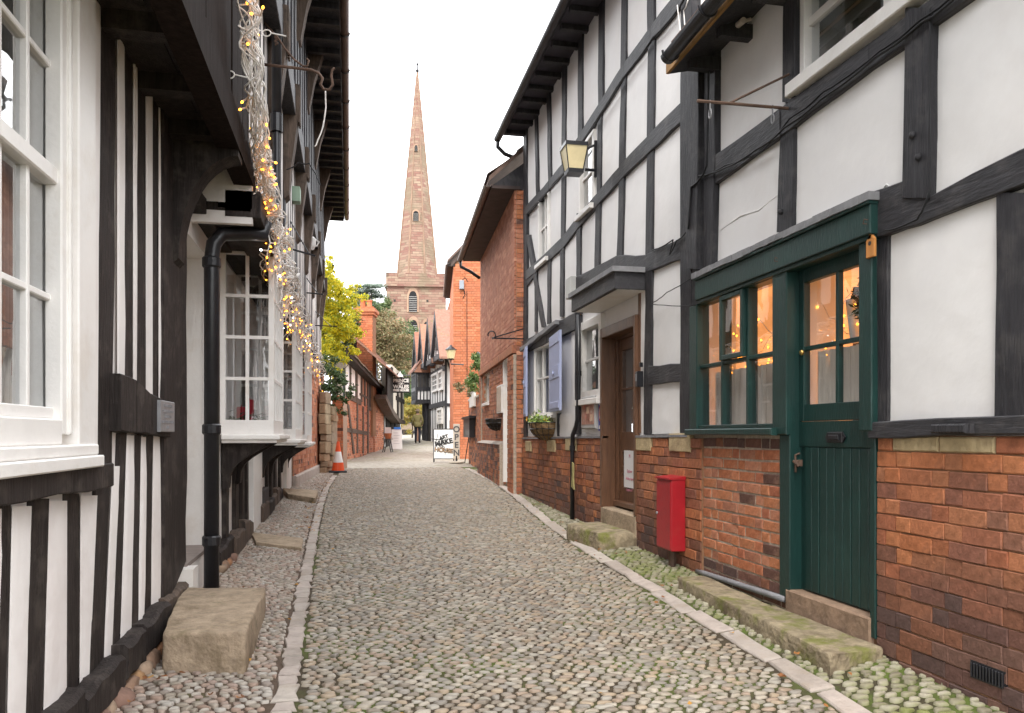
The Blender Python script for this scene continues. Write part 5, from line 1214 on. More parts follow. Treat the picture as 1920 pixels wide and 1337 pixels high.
# things on R3
u, z = R3.px(940, 749); nb3 = MB(); a, b = u3(945), u3(936); zz0, zz1 = R3.px(940, 775)[1], R3.px(940, 723)[1]
nb3.rect(R3, a, b, zz0, zz1, .012, .05, .006); nb3 = nb3.build('notice_board', WHITEP, None); tag(nb3, 'narrow white framed notice board beside the white door on the brick house', 'notice board')
MB().rect(R3, a + .03, b - .03, zz0 + .03, zz1 - .03, .046, .054).build('poster', mat('sepia_poster', (0.55, 0.45, 0.36), .7, .25, 9), nb3)
def basket(fr, c, W, DP, H, z, parent_label, flowers, bm_, fill):
    t_ = thing('wall_basket', parent_label, 'flower basket', fr.w(c, z - .2, .1))
    mb = MB(); n = 14; rows = 7
    grid = []
    for r in range(rows + 1):
        s = r / rows; ring = []
        rr = sqrt(max(0, 1 - (s * .97) ** 2.2))
        for k in range(n + 1):
            a = pi * k / n; j = random.uniform(-.012, .012); ring.append(fr.w(c + (W * rr + j) * cos(a), z - H * s + j, .03 + (DP * rr + j) * sin(a)))
        grid.append(ring)
    for ring in grid: mb.v += [tuple(p) for p in ring]
    for r in range(rows):
        for k in range(n): mb.f.append((r * (n + 1) + k, r * (n + 1) + k + 1, (r + 1) * (n + 1) + k + 1, (r + 1) * (n + 1) + k))
    mb.build('coir_liner', bm_, t_, smooth=True, recalc=False)
    wire = MB()
    for s in (0, .35, .7):
        rr = sqrt(max(0, 1 - (s * .97) ** 2.2)); wire.tube([fr.w(c + (W * rr + .012) * cos(pi * k / 12), z - H * s, .03 + (DP * rr + .012) * sin(pi * k / 12)) for k in range(13)], .006, 5)
    for k in range(1, 9):
        a = pi * k / 9; wire.tube([fr.w(c + (W * sqrt(max(0, 1 - (s * .97) ** 2.2)) + .01) * cos(a), z - H * s, .03 + (DP * sqrt(max(0, 1 - (s * .97) ** 2.2)) + .01) * sin(a)) for s in (0, .25, .5, .75, .95)], .004, 4)
    wire.build('wire_frame', IRON, t_)
    if fill:
        q = MB()
        for _ in range(fill):
            p = fr.w(c + random.uniform(-W, W) * .9, z + abs(random.gauss(0, .06)), .06 + random.uniform(0, DP * .8)); v1 = Vector((random.gauss(0, 1), random.gauss(0, 1), random.gauss(.4, .7))).normalized() * .035; v2 = v1.orthogonal().normalized() * .016
            q.add([p - v1, p + v2, p + v1, p - v2], [(0, 1, 2, 3)])
        q.build('leaves', mat('basket_leaf', 0, .6, .2, 20, palette=[(0.16, 0.25, 0.05), (0.25, 0.32, 0.07), (0.10, 0.18, 0.04)]), t_, recalc=False)
        for i in range(flowers):
            p = fr.w(c + random.uniform(-W, W) * .6, z + .05 + abs(random.gauss(0, .05)), .08 + random.uniform(0, DP * .9)); f = MB()
            for k in range(6):
                a = 2 * pi * k / 6; f.add([p, p + (fr.d * cos(a) + Vector((0, 0, 1)) * sin(a)) * .035 + fr.n * .015, p + (fr.d * cos(a + .6) + Vector((0, 0, 1)) * sin(a + .6)) * .04 + fr.n * .02, p + (fr.d * cos(a + 1.1) + Vector((0, 0, 1)) * sin(a + 1.1)) * .035 + fr.n * .015], [(0, 1, 2, 3)])
            f.build('flower', mat('flower%d' % (i % 3), [(0.85, 0.55, 0.03), (0.8, 0.75, 0.6), (0.75, 0.35, 0.05)][i % 3], .6, .1, 5), t_, recalc=False)
    return t_
COIR = mat('coir_fibre', (0.24, 0.15, 0.075), .95, .5, 14, bump=.02, bscale=40, stain=(0.22, 0.17, 0.10), sscale=8, samt=.7)
basket(R3, R3.u(938), .42, .24, .22, R3.px(931, 787)[1], 'dark empty wire wall basket beside the white door of the brick house', 0, mat('dark_coir', (0.04, 0.032, 0.026), .95, .4, 10, bump=.01, bscale=40), 0)
basket(RF, U(1032), .40, .26, .25, zat(RF, 1028, 793), 'coir wall basket with yellow flowers under the shuttered window', 5, COIR, 170)
block('door_step', [gxy((925, 912)), gxy((930, 897)), gxy((962, 903)), gxy((960, 920))], lambda x, y: ground(x, y) - .05, lambda x, y: ground(x, y) + .14, MOSSTONE, 'small mossy block step below the white door of the brick house', 'step', .02)
# wrought iron bracket near the corner
ib = MB(); p0 = RF.w(Y1 - .1, zat(RF, 985, 618), .05); p1 = RF.w(Y1 - .1, zat(RF, 985, 637), .05); tip = P(922, 634, 12.6)
ib.tube([p1, tip], .012, 6); pts = [p0.lerp(tip, k / 6) for k in range(7)]
ib.tube(pts, .011, 6); c = tip + Vector((-.0, 0, .05)); ib.tube([c + Vector((CP, -SP, 0)) * .06 * cos(a) + Vector((0, 0, 1)) * .06 * sin(a) for a in [k * .5 for k in range(-3, 8)]], .011, 6)
tag(ib.build('iron_bracket', IRON, None), 'black wrought iron sign bracket at the corner of the brick house', 'bracket')

# ================================================================== garden wall and R4, the orange brick gable
r4 = thing('brick_house', 'bright orange brick gable with grey meter box on the right of the lane', 'house', P(870, 860, 23.2))
R4 = Frame(P(850, 815, 25.5).xy, R_, -FW)
zg = lambda x, y: R4.px(x, y)[1]
poly = [R4.px(850, 890), R4.px(850, 497), R4.px(897, 449), R4.px(960, 515), R4.px(960, 890)]
MB().slab(R4, poly, -.25, -.0).build('gable_wall', MORTAR_O, r4)
def ztg(u):
    ua, za = poly[1]; ub, zb = poly[2]; uc, zc_ = poly[3]
    return za + (zb - za) * (u - ua) / (ub - ua) if u < ub else zb + (zc_ - zb) * (u - ub) / (uc - ub)
def lay_gable(fr, parent, u0, u1, zlo, ztf, mats, course, limit):
    items = []; z = zlo; row = 0; top = max(ztf(u0 + (u1 - u0) * k / 10) for k in range(11))
    while z < top:
        u = u0; s = row % 2; f = True
        while u < u1 - .03:
            L = .23 if s % 2 == 0 else .113
            if f and row % 2: L = .06
            f = False; s += 1; e = min(u + L, u1)
            if z + course < ztf((u + e) / 2): items.append((u, e, z))
            u = e
        z += course; row += 1
    mb = MB()
    for a, b, z in items: mb.rect(fr, a + .005, b - .005, z + .005, z + course - .006, -.02, .012 + random.uniform(-.003, .003))
    tag(mb.build('far_bricks', random.choice(mats), parent), kind='stuff')
lay_gable(R4, r4, poly[0][0], R4.u(925), poly[0][1], ztg, [BR_ORANGE], .08, 0)
c1 = P(850, 815, 25.5).xy; c2 = P(843.5, 815, 31).xy
s4 = (c2 - c1).normalized(); S4 = Frame(c1, s4, (-s4.y, s4.x))
MB().rect(S4, 0, (c2 - c1).length, 0, poly[1][1], -.3, 0).build('side_wall', BR_ORANGE, r4)
gut(S4, -.1, 6, poly[1][1] + .05, .2, .06, BROWNGUT, r4)
MB().rect(S4, -.05, 6, poly[1][1] - .05, poly[1][1] + .03, -.05, .2).build('soffit', TIMBER_L, r4)
roof_on(S4, r4, -.12, 6, poly[1][1] + .05, .2, 2.6, 2.7, TILE_D)
mb = MB(); a_, b_ = R4.px(846, 501), R4.px(898, 447); mb.slab(R4, [(a_[0], a_[1]), (b_[0], b_[1]), (b_[0], b_[1] + .12), (a_[0], a_[1] + .12)], -.2, .06); mb.build('verge', TILE_D, r4)
u, z = R4.px(866, 535); bx4 = MB().rect(R4, u - .07, u + .07, z - .14, z + .14, .012, .13, .01).build('meter_box', mat('grey_plastic', (0.30, 0.33, 0.37), .5, .08, 4), r4)
mb = MB(); mb.tube([R4.w(u + .06, z - .1, .02), R4.w(u + .1, z - .3, .02), R4.w(u + .03, z - .42, .02)], .012, 5); mb.tube([R4.w(u + .16, z - .2, .02), R4.w(u + .17, R4.px(866, 740)[1], .02)], .010, 5); mb.tube([R4.w(u, z + .14, .03), R4.w(u + .1, z + .25, .02), R4.w(u + .2, z + .1, .02)], .010, 5); mb.build('cable', CABLE, r4)
# low garden wall between the two
gw = thing('garden_wall', 'low brick garden wall overgrown with ivy between the two brick houses', 'wall', R3.w(e3 + 1.5, 0))
ge = e3 + 4.6; zw = R3.px(888, 745)[1]
def gwz(u): return ground(R3.w(u, 0).x, R3.w(u, 0).y)
MB().rect(R3, e3, ge, 0, zw, -.35, -.12).build('wall_core', MORTAR, gw)
brickwork(R3, gw, e3, ge, gwz, zw, [BR_NEW, BR_BROWN, BR_DARK], d=-.11, limit=120, course=.08)
MB().rect(R3, e3, ge, zw, zw + .06, -.38, -.09, .01).build('coping', GREYSTONE, gw)
pb = R3.px(876, 810)
pbx = MB(); pbx.rect(R3, u3(884) + .1, u3(872), R3.px(878, 820)[1], R3.px(878, 785)[1], -.1, .05, .006); pbx.rect(R3, u3(886) + .1, u3(870), R3.px(878, 785)[1], R3.px(878, 781)[1], -.1, .08); tag(pbx.build('post_box', IRON, None), 'small black wall letter box on the garden wall', 'letter box')
tag(MB().rect(R3, u3(886) + .15, u3(878) + .15, R3.px(882, 763)[1], R3.px(882, 734)[1], -.1, -.04, .006).build('wall_sign', WHITEP, None), 'small blank white plate above the black letter box', 'plate')
mb = MB(); pa = G(872, 868); pc = R3.w(R3.u(886, -.1) + .1, R3.px(884, 818)[1], -.02); dn_ = (R3.d * .05); mb.loft([pa - dn_, pa + dn_, pa + dn_ + R3.n * .02, pa - dn_ + R3.n * .02], [pc - dn_, pc + dn_, pc + dn_ + R3.n * .02, pc - dn_ + R3.n * .02]); tag(mb.build('plank_board', OLDWOOD, None), 'weathered board leaning against the garden wall', 'board')

# ================================================================== foliage helper
def foliage(name, centres, n, size, m, parent, seed, droop=0.0, kind=False):
    """many small leaf faces gathered in uneven clumps; centres: (pos, radius, weight)"""
    r = random.Random(seed); mb = MB(); tot = sum(c[2] for c in centres)
    for pos, rad, wgt in centres:
        k = int(n * wgt / tot); subs = [Vector((r.gauss(0, .55), r.gauss(0, .55), r.gauss(0, .5))) * rad for _ in range(max(4, k // 60))]
        for _ in range(k):
            s = r.choice(subs); p = Vector(pos) + s + Vector((r.gauss(0, .16), r.gauss(0, .16), r.gauss(0, .12))) * rad
            v1 = Vector((r.gauss(0, 1), r.gauss(0, 1), r.gauss(-droop, .8))).normalized() * size * r.uniform(.6, 1.3); v2 = v1.cross(Vector((r.gauss(0, 1), r.gauss(0, 1), r.gauss(0, 1)))).normalized() * size * .42
            b = len(mb.v); mb.v += [tuple(p - v1), tuple(p + v2), tuple(p + v1), tuple(p - v2)]; mb.f.append((b, b + 1, b + 2, b + 3))
    return mb.build(name, m, parent, recalc=False)
def leafmat(name, pal, trans=.25):
    m = mat(name, 0, .55, .2, 3, palette=pal); b = m.node_tree.nodes['Principled BSDF']; b.inputs['Subsurface Weight'].default_value = 0.0
    N = m.node_tree.nodes; L = m.node_tree.links; tr = N.new('ShaderNodeBsdfTranslucent'); mx = N.new('ShaderNodeMixShader'); mx.inputs[0].default_value = trans
    src = b.inputs['Base Color'].links[0].from_socket; L.new(src, tr.inputs[0]); o = N['Material Output']; L.new(b.outputs[0], mx.inputs[1]); L.new(tr.outputs[0], mx.inputs[2]); L.new(mx.outputs[0], o.inputs[0]); return m
YEL = leafmat('yellow_green_leaf', [(0.56, 0.50, 0.03), (0.68, 0.57, 0.03), (0.40, 0.42, 0.04), (0.74, 0.60, 0.03), (0.28, 0.33, 0.04), (0.62, 0.56, 0.05)], .35)
IVY = leafmat('ivy_leaf', [(0.05, 0.09, 0.03), (0.07, 0.12, 0.04), (0.10, 0.15, 0.05), (0.04, 0.07, 0.03)], .1)
LGREEN = leafmat('light_ivy_leaf', [(0.12, 0.20, 0.05), (0.20, 0.28, 0.09), (0.08, 0.15, 0.04), (0.30, 0.36, 0.16)], .2)
AUT = leafmat('autumn_brown_leaf', [(0.24, 0.17, 0.09), (0.20, 0.17, 0.08), (0.28, 0.19, 0.10), (0.17, 0.16, 0.07), (0.23, 0.20, 0.11)], .2)
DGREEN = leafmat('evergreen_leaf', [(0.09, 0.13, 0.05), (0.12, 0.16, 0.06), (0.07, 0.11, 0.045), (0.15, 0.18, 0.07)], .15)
CEDAR = leafmat('cedar_needle', [(0.13, 0.17, 0.13), (0.16, 0.20, 0.15), (0.10, 0.14, 0.11)], .15)
BARK = mat('grey_brown_bark', (0.13, 0.10, 0.075), .9, .3, 8, bump=.02, bscale=20, grain=(4, 4, .7))
# ivy over the garden wall
t_ = thing('ivy', 'bright green ivy and dry stems spilling over the garden wall on the right', 'ivy', R3.w(e3 + 1, zw))
foliage('leaves', [(R3.w(R3.u(892), R3.px(892, 690)[1], -.15), .35, 2), (R3.w(R3.u(893), R3.px(893, 715)[1], -.05), .28, 2), (R3.w(R3.u(887), R3.px(887, 675)[1], -.2), .2, .7)], 1500, .05, LGREEN, t_, 21)
foliage('dry_stems', [(R3.w(R3.u(882), R3.px(880, 720)[1], -.05), .35, 1), (R3.w(R3.u(879), R3.px(876, 745)[1], -.05), .3, 1)], 900, .05, AUT, t_, 22)
# ================================================================== stone pier, ivy and the yellow tree on the left
pr = thing('stone_pier', 'rough sandstone block pier at the end of the brick return on the left', 'pier', P(612, 890, 19.0))
OLDSTONE = mat('old_sandstone', 0, .9, .25, 10, bump=.012, bscale=30, palette=[(0.34, 0.25, 0.16), (0.38, 0.29, 0.19), (0.30, 0.22, 0.15), (0.36, 0.24, 0.15), (0.28, 0.22, 0.16)], stain=(0.16, 0.13, 0.08), sscale=5, samt=.5)
for cx_, wd, t0, ytop in ((605, 13, 18.9, 735), (619, 11, 19.4, 775)):
    base = P(cx_, 895, t0); z = ground(base.x, base.y) - .05; ztop = P(cx_, ytop, t0).z; w_ = wd * t0 / FPX / 2
    while z < ztop:
        h = random.uniform(.13, .30); fr4 = Frame(base.xy, R_, -FW); a = random.uniform(-.02, .02)
        mb = MB(); mb.rect(fr4, -w_ + a, w_ + a + random.uniform(-.02, .02), z + .006, z + h - .006, -.5, random.uniform(-.03, .03), .02); mb.build('stone_block', OLDSTONE, pr); z += h
MB().rect(Frame(P(612, 895, 19.6).xy, R_, -FW), -.22, .18, 0, P(612, 775, 19.6).z, -.4, .0).build('core', MORTAR, pr)
bp_ = thing('brick_pier', 'narrow orange brick garden pier behind the traffic cone', 'pier', P(634, 885, 20.6))
frb = Frame(P(634, 885, 20.6).xy, R_, -FW); zt5 = P(634, 750, 20.6).z
MB().rect(frb, -.16, .13, 0, zt5, -.5, -.0).build('core', MORTAR, bp_)
brickwork(frb, bp_, -.16, .13, ground(frb.o.x, frb.o.y), zt5, [BR_NEW, BR_ORANGE], d=.012, limit=80, course=.08)
mb = MB(); mb.slab(frb, [(-.18, zt5), (.15, zt5), (-.015, zt5 + .12)], -.5, .02); mb.build('coping', BR_NEW, bp_)
iv = thing('ivy', 'dark ivy clump on top of the stone pier under the yellow tree', 'ivy', P(615, 770, 20))
foliage('leaves', [(P(612, 705, 20), .42, 2), (P(622, 735, 19.6), .36, 2), (P(630, 757, 19.6), .22, 1), (P(605, 730, 19.5), .25, 1), (P(600, 690, 20.5), .4, 1)], 3200, .045, IVY, iv, 31)
yt = thing('yellow_tree', 'yellow leaved bushy tree rising behind the stone pier on the left', 'tree', P(622, 870, 22.5))
b0 = P(622, 870, 22.5); top = P(620, 560, 22.2)
mb = MB(); mb.tube([b0, b0.lerp(top, .4) + Vector((.1, 0, 0)), top], [.09, .07, .03], 8)
rt = random.Random(9)
for i in range(16):
    s = b0.lerp(top, rt.uniform(.45, .95)); e = s + Vector((rt.gauss(0, .5), rt.gauss(0, .4), rt.uniform(.2, .8))); mb.tube([s, s.lerp(e, .5) + Vector((0, 0, .05)), e], [.03, .02, .008], 5)
mb.build('trunk', BARK, yt, smooth=True)
cs = [((612, 530), .62, 2), ((602, 560), .6, 2), ((640, 575), .62, 2.4), ((655, 605), .45, 1.5), ((625, 615), .65, 2.6), ((608, 620), .6, 2), ((645, 640), .4, 1.3), ((620, 665), .5, 1.6), ((600, 600), .7, 2), ((614, 498), .3, .6), ((636, 660), .35, .8), ((665, 622), .22, .4), ((660, 652), .12, .25), ((605, 680), .4, 1), ((628, 545), .45, 1.2), ((590, 520), .5, 1)]
foliage('crown', [(P(x, y, 21.6 + rt.uniform(-.5, .7)), r * .82, w_) for (x, y), r, w_ in cs], 15500, .050, YEL, yt, 33)
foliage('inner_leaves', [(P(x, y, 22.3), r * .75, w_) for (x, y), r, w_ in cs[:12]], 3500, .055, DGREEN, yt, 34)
# ================================================================== L4: low brick-filled timber building with pent roof
q0, q1 = P(648, 866, 23.6).xy, P(717, 842, 33.5).xy
d4 = (q1 - q0).normalized(); L4 = Frame(q0, d4, (d4.y, -d4.x)); n4 = (q1 - q0).length
l4 = thing('timber_brick_outbuilding', 'low timber framed building with brick infill and mossy pent roof on the left', 'house', (q0.x, q0.y, ground(*q0)))
def p4(pts): return [L4.px(x, y) for x, y in pts]
MB().slab(L4, p4([(648, 870), (717, 845), (719, 735), (649, 655)]), -.4, -.015).build('wall', MORTAR_W, l4)
def area_bricks(fr, parent, pts, mats, course=.085, d=.006):
    q = [fr.px(x, y) for x, y in pts]; us = [p[0] for p in q]; u0, u1 = min(us), max(us)
    lo = lambda u: q[0][1] + (q[1][1] - q[0][1]) * (u - q[0][0]) / (q[1][0] - q[0][0]); hi = lambda u: q[3][1] + (q[2][1] - q[3][1]) * (u - q[3][0]) / (q[2][0] - q[3][0])
    z = min(lo(u0), lo(u1)); items = []; row = 0; mbs = {}
    while z < max(hi(u0), hi(u1)):
        u = u0; s = row % 2; f = True
        while u < u1 - .02:
            L = .23 if s % 2 == 0 else .115
            if f and row % 2: L = .07
            f = False; s += 1; e = min(u + L, u1); um = (u + e) / 2
            if z >= lo(um) - .05 and z + course <= hi(um) + .03:
                m = random.choice(mats); mbs.setdefault(m, MB()).rect(fr, u + .005, e - .005, z + .005, z + course - .006, -.03, d + random.uniform(-.004, .004))
            u = e
        z += course; row += 1
    for m, mb in mbs.items(): tag(mb.build('far_bricks', m, parent), kind='stuff')
area_bricks(L4, l4, [(648, 862), (700, 848), (700, 762), (649, 742)], [BR_PALE, BR_NEW])
area_bricks(L4, l4, [(700, 848), (717, 843), (717, 735), (700, 724)], [BR_NEW, BR_PALE], d=.05)
for pts in ([(649, 672), (656, 678), (656, 742), (649, 738)], [(657, 680), (666, 690), (666, 745), (657, 742)], [(669, 692), (676, 700), (676, 752), (669, 748)]): MB().slab(L4, p4(pts), -.03, .0).build('plaster_panel', PLASTER_L, l4)
MB().slab(L4, p4([(676, 700), (689, 712), (689, 760), (676, 750)]), -.03, .0).build('plaster_panel', mat('faded_red_plaster', (0.42, 0.22, 0.15), .85, .2, 6), l4)
MB().slab(L4, p4([(689, 716), (699, 722), (699, 764), (689, 762)]), -.03, .01).build('shuttered_window', TIMBER_L, l4)
for pts in ([(655, 672), (657, 674), (657, 745), (655, 744)], [(666, 684), (669, 687), (669, 750), (666, 748)], [(676, 694), (678, 696), (678, 754), (676, 752)], [(682, 700), (684, 702), (684, 762), (682, 760)], [(688, 706), (690, 708), (690, 850), (688, 850)], [(693, 712), (694, 713), (694, 764), (693, 763)], [(649, 735), (676, 750), (676, 760), (649, 746)], [(649, 802), (687, 809), (687, 816), (649, 810)], [(674, 737), (688, 744), (688, 748), (674, 741)], [(668, 756), (670, 757), (670, 850), (668, 850)], [(679, 762), (681, 763), (681, 850), (679, 850)], [(650, 757), (653, 759), (664, 851), (661, 851)], [(689, 762), (699, 765), (699, 772), (689, 768)]):
    MB().slab(L4, p4(pts), -.03, .035).build('timber', OLDWOOD, l4)
# pent roof with thick ragged tile edge
e0, e1 = L4.px(650, 652, .3), L4.px(727, 737, .3)
mb = MB(); n = 40; TILE_M = mat('mossy_brown_tile', 0, .9, .25, 9, bump=.01, bscale=40, palette=[(0.13, 0.10, 0.07), (0.17, 0.12, 0.08), (0.11, 0.085, 0.065)], moss=(0.15, 0.13, 0.06), mscale=3, mthr=.55)
for i in range(n):
    a, b = i / n, (i + 1) / n
    for r in range(5):
        ua, ub = e0[0] + (e1[0] - e0[0]) * a, e0[0] + (e1[0] - e0[0]) * b; za, zb = e0[1] + (e1[1] - e0[1]) * a, e0[1] + (e1[1] - e0[1]) * b
        j = random.uniform(-.02, .02); f0, f1 = r / 5, (r + 1.2) / 5; run, ris = 1.5, 1.0
        A = [L4.w(ua, za + ris * f0 + .05 + j, .32 - run * f0), L4.w(ub - .01, zb + ris * f0 + .05 + j, .32 - run * f0), L4.w(ub - .01, zb + ris * f1, .32 - run * f1), L4.w(ua, za + ris * f1, .32 - run * f1)]
        mb.loft([p - Vector((0, 0, .05)) for p in A], A)
tag(mb.build('roof_tiles', TILE_M, l4, recalc=False), kind='stuff')
MB().slab(L4, [(e0[0], e0[1] - .12), (e1[0], e1[1] - .1), (e1[0], e1[1]), (e0[0], e0[1])], -.1, .28).build('eaves_board', TIMBER_L, l4)
# set back upper storey with its own tiled roof
L4b = Frame(L4.w(0, 0, -1.1).xy, d4, (d4.y, -d4.x))
def p4b(pts): return [L4b.px(x, y) for x, y in pts]
MB().slab(L4b, p4b([(655, 700), (712, 740), (708, 690), (690, 650), (655, 635)]), -.3, -.015).build('upper_wall', mat('bluish_limewash', (0.42, 0.44, 0.48), .85, .1, 4), l4)
MB().slab(L4b, p4b([(693, 668), (707, 684), (707, 725), (693, 712)]), -.03, .0).build('plaster_panel', PLASTER, l4)
for pts in ([(659, 640), (661, 641), (661, 700), (659, 700)], [(688, 650), (692, 654), (692, 715), (688, 712)], [(693, 688), (707, 698), (707, 703), (693, 693)], [(704, 680), (707, 683), (707, 728), (704, 726)], [(715, 690), (720, 694), (720, 742), (715, 738)]): MB().slab(L4b, p4b(pts), -.03, .03).build('timber', TIMBER, l4)
r0, r1_ = L4b.px(655, 632, .35), L4b.px(733, 690, .35)
mb = MB(); n = 26
for i in range(n):
    for r in range(9):
        a, b = i / n, (i + 1) / n; ua, ub = r0[0] + (r1_[0] - r0[0]) * a, r0[0] + (r1_[0] - r0[0]) * b; za, zb = r0[1] + (r1_[1] - r0[1]) * a, r0[1] + (r1_[1] - r0[1]) * b
        j = random.uniform(-.015, .015); f0, f1 = r / 9, (r + 1.2) / 9; run, ris = 1.8, 1.75
        A = [L4b.w(ua, za + ris * f0 + .05 + j, .35 - run * f0), L4b.w(ub - .01, zb + ris * f0 + .05 + j, .35 - run * f0), L4b.w(ub - .01, zb + ris * f1, .35 - run * f1), L4b.w(ua, za + ris * f1, .35 - run * f1)]
        mb.loft([p - Vector((0, 0, .05)) for p in A], A)
tag(mb.build('upper_roof_tiles', TILE, l4, recalc=False), kind='stuff')
# chimney
chf = Frame(P(684, 640, 29.5).xy, R_, -FW); c0, c1_ = chf.u(669), chf.u(699); cz0, cz1 = chf.px(684, 665)[1], chf.px(684, 590)[1]
ch = thing('chimney_stack', 'orange brick chimney stack with two clay pots above the left roofs', 'chimney', chf.w((c0 + c1_) / 2, cz0, -.3))
MB().rect(chf, c0, c1_, cz0 - 3, cz1, -.7, .0).build('core', MORTAR_O, ch)
lay_gable(chf, ch, c0, c1_, cz0 - .6, lambda u: cz1 + .06, [BR_ORANGE], .085, 0)
mb = MB(); mb.rect(chf, c0 - .05, c1_ + .05, cz1, cz1 + .10, -.75, .06); mb.rect(chf, c0 - .10, c1_ + .10, cz1 + .10, cz1 + .22, -.8, .11); mb.rect(chf, c0 - .02, c1_ + .02, cz1 + .22, cz1 + .30, -.7, .02); mb.build('corbelled_head', BR_NEW, ch)
for i in (0, 1):
    q = chf.w(c0 + .17 + .24 * i, cz1 + .30, -.3); mb = MB(); mb.lathe(q, [(.10, 0), (.09, .22), (.11, .23), (.11, .28)], 10); mb.build('chimney_pot', BR_ORANGE, ch)
# ================================================================== L5: dark jettied inn beyond
q2, q3 = P(716, 842, 33.6).xy, P(752, 822, 47).xy
d5 = (q3 - q2).normalized(); L5 = Frame(q2, d5, (d5.y, -d5.x)); l5 = thing('jettied_inn', 'dark jettied timber inn with cream upper boards beyond the brick outbuilding', 'house', (q2.x, q2.y, ground(*q2)))
def p5(pts, off=0): return [L5.px(x, y, off) for x, y in pts]
MB().slab(L5, p5([(716, 846), (752, 822), (752, 740), (716, 715)]), -.5, -.015).build('lower_wall', PLASTER, l5)
for pts in ([(716, 742), (719, 743), (719, 842), (716, 844)], [(723, 748), (726, 750), (726, 838), (723, 840)], [(731, 780), (736, 783), (736, 832), (731, 836)], [(739, 785), (742, 787), (742, 828), (739, 830)]): MB().slab(L5, p5(pts), -.03, .05).build('timber', TIMBER_L, l5)
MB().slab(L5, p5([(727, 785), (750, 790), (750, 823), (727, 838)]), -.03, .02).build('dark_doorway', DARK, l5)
mb = MB(); up_poly = [(728, 740), (738, 770), (748, 786), (757, 788), (757, 705), (735, 684), (728, 690)]
MB().slab(L5, p5(up_poly, .45), .2, .45).build('upper_wall', mat('cream_boards', (0.55, 0.49, 0.41), .85, .12, 5, grain=(4, 4, .8)), l5)
for pts in ([(724, 690), (733, 690), (733, 765), (724, 745)], [(733, 688), (735, 690), (735, 768), (733, 766)], [(742, 742), (757, 750), (757, 758), (742, 750)], [(744, 700), (746, 702), (746, 782), (744, 780)], [(751, 706), (753, 708), (753, 786), (751, 786)]): MB().slab(L5, p5(pts, .45), .43, .5).build('timber', TIMBER_L, l5)
mb = MB(); pe = [(722, 740), (729, 754), (738, 771), (748, 785), (758, 789), (759, 795), (747, 793), (736, 779), (727, 762), (721, 748)]
MB().slab(L5, p5(pe, .45), .1, .50).build('curved_jetty', OLDWOOD, l5)
r0, r1_ = L5.px(724, 690, .7), L5.px(760, 722, .7)
for f in range(8):
    mb = MB(); a, b = f / 8, (f + 1.15) / 8; run, ris = 2.6, 2.4
    A = [L5.w(r0[0], r0[1] + ris * a + .06, 0.75 - run * a), L5.w(r1_[0], r1_[1] + ris * a + .06, 0.75 - run * a), L5.w(r1_[0], r1_[1] + ris * b, 0.75 - run * b), L5.w(r0[0], r0[1] + ris * b, 0.75 - run * b)]
    mb.loft([p - Vector((0, 0, .06)) for p in A], A); mb.build('roof_course', TILE, l5)
# ================================================================== R5: black and white house with four gables
a5, b5 = P(836, 815, 38).xy, P(795, 815, 46).xy
d6 = (b5 - a5).normalized(); R5 = Frame(a5, d6, (-d6.y, d6.x)); n6 = (b5 - a5).length
r5 = thing('gabled_timber_house', 'black and white house with four steep gables at the far end of the lane', 'house', (a5.x, a5.y, ground(*a5)))
def p6(pts, off=0): return [R5.px(x, y, off) for x, y in pts]
MB().slab(R5, p6([(836, 850), (836, 655), (795, 690), (795, 835)]), -4, -.015).build('wall', PLASTER, r5)
# end wall towards the camera with curved brace
E5 = Frame(a5, R_, -FW)
def pe5(pts): return [E5.px(x, y) for x, y in pts]
MB().slab(E5, pe5([(836, 850), (870, 850), (870, 600), (836, 650)]), -.3, -.0).build('end_wall', PLASTER, r5)
for pts in ([(834, 650), (838, 650), (838, 830), (834, 830)], [(838, 756), (860, 758), (860, 764), (838, 762)]): MB().slab(E5, pe5(pts), -.02, .05).build('timber', TIMBER, r5)
crv = MB()
cpts = [(838, 668), (841, 678), (846, 688), (853, 695)]
for (xa, ya), (xb, yb) in zip(cpts, cpts[1:]): crv.slab(E5, pe5([(xa, ya), (xb, yb), (xb, yb + 9), (xa, ya + 10)]), -.02, .05)
crv.build('curved_brace', TIMBER, r5)
MB().slab(E5, pe5([(843, 790), (846, 780), (852, 776), (852, 835), (843, 835)]), -.02, .04).build('arched_door', DARK, r5)
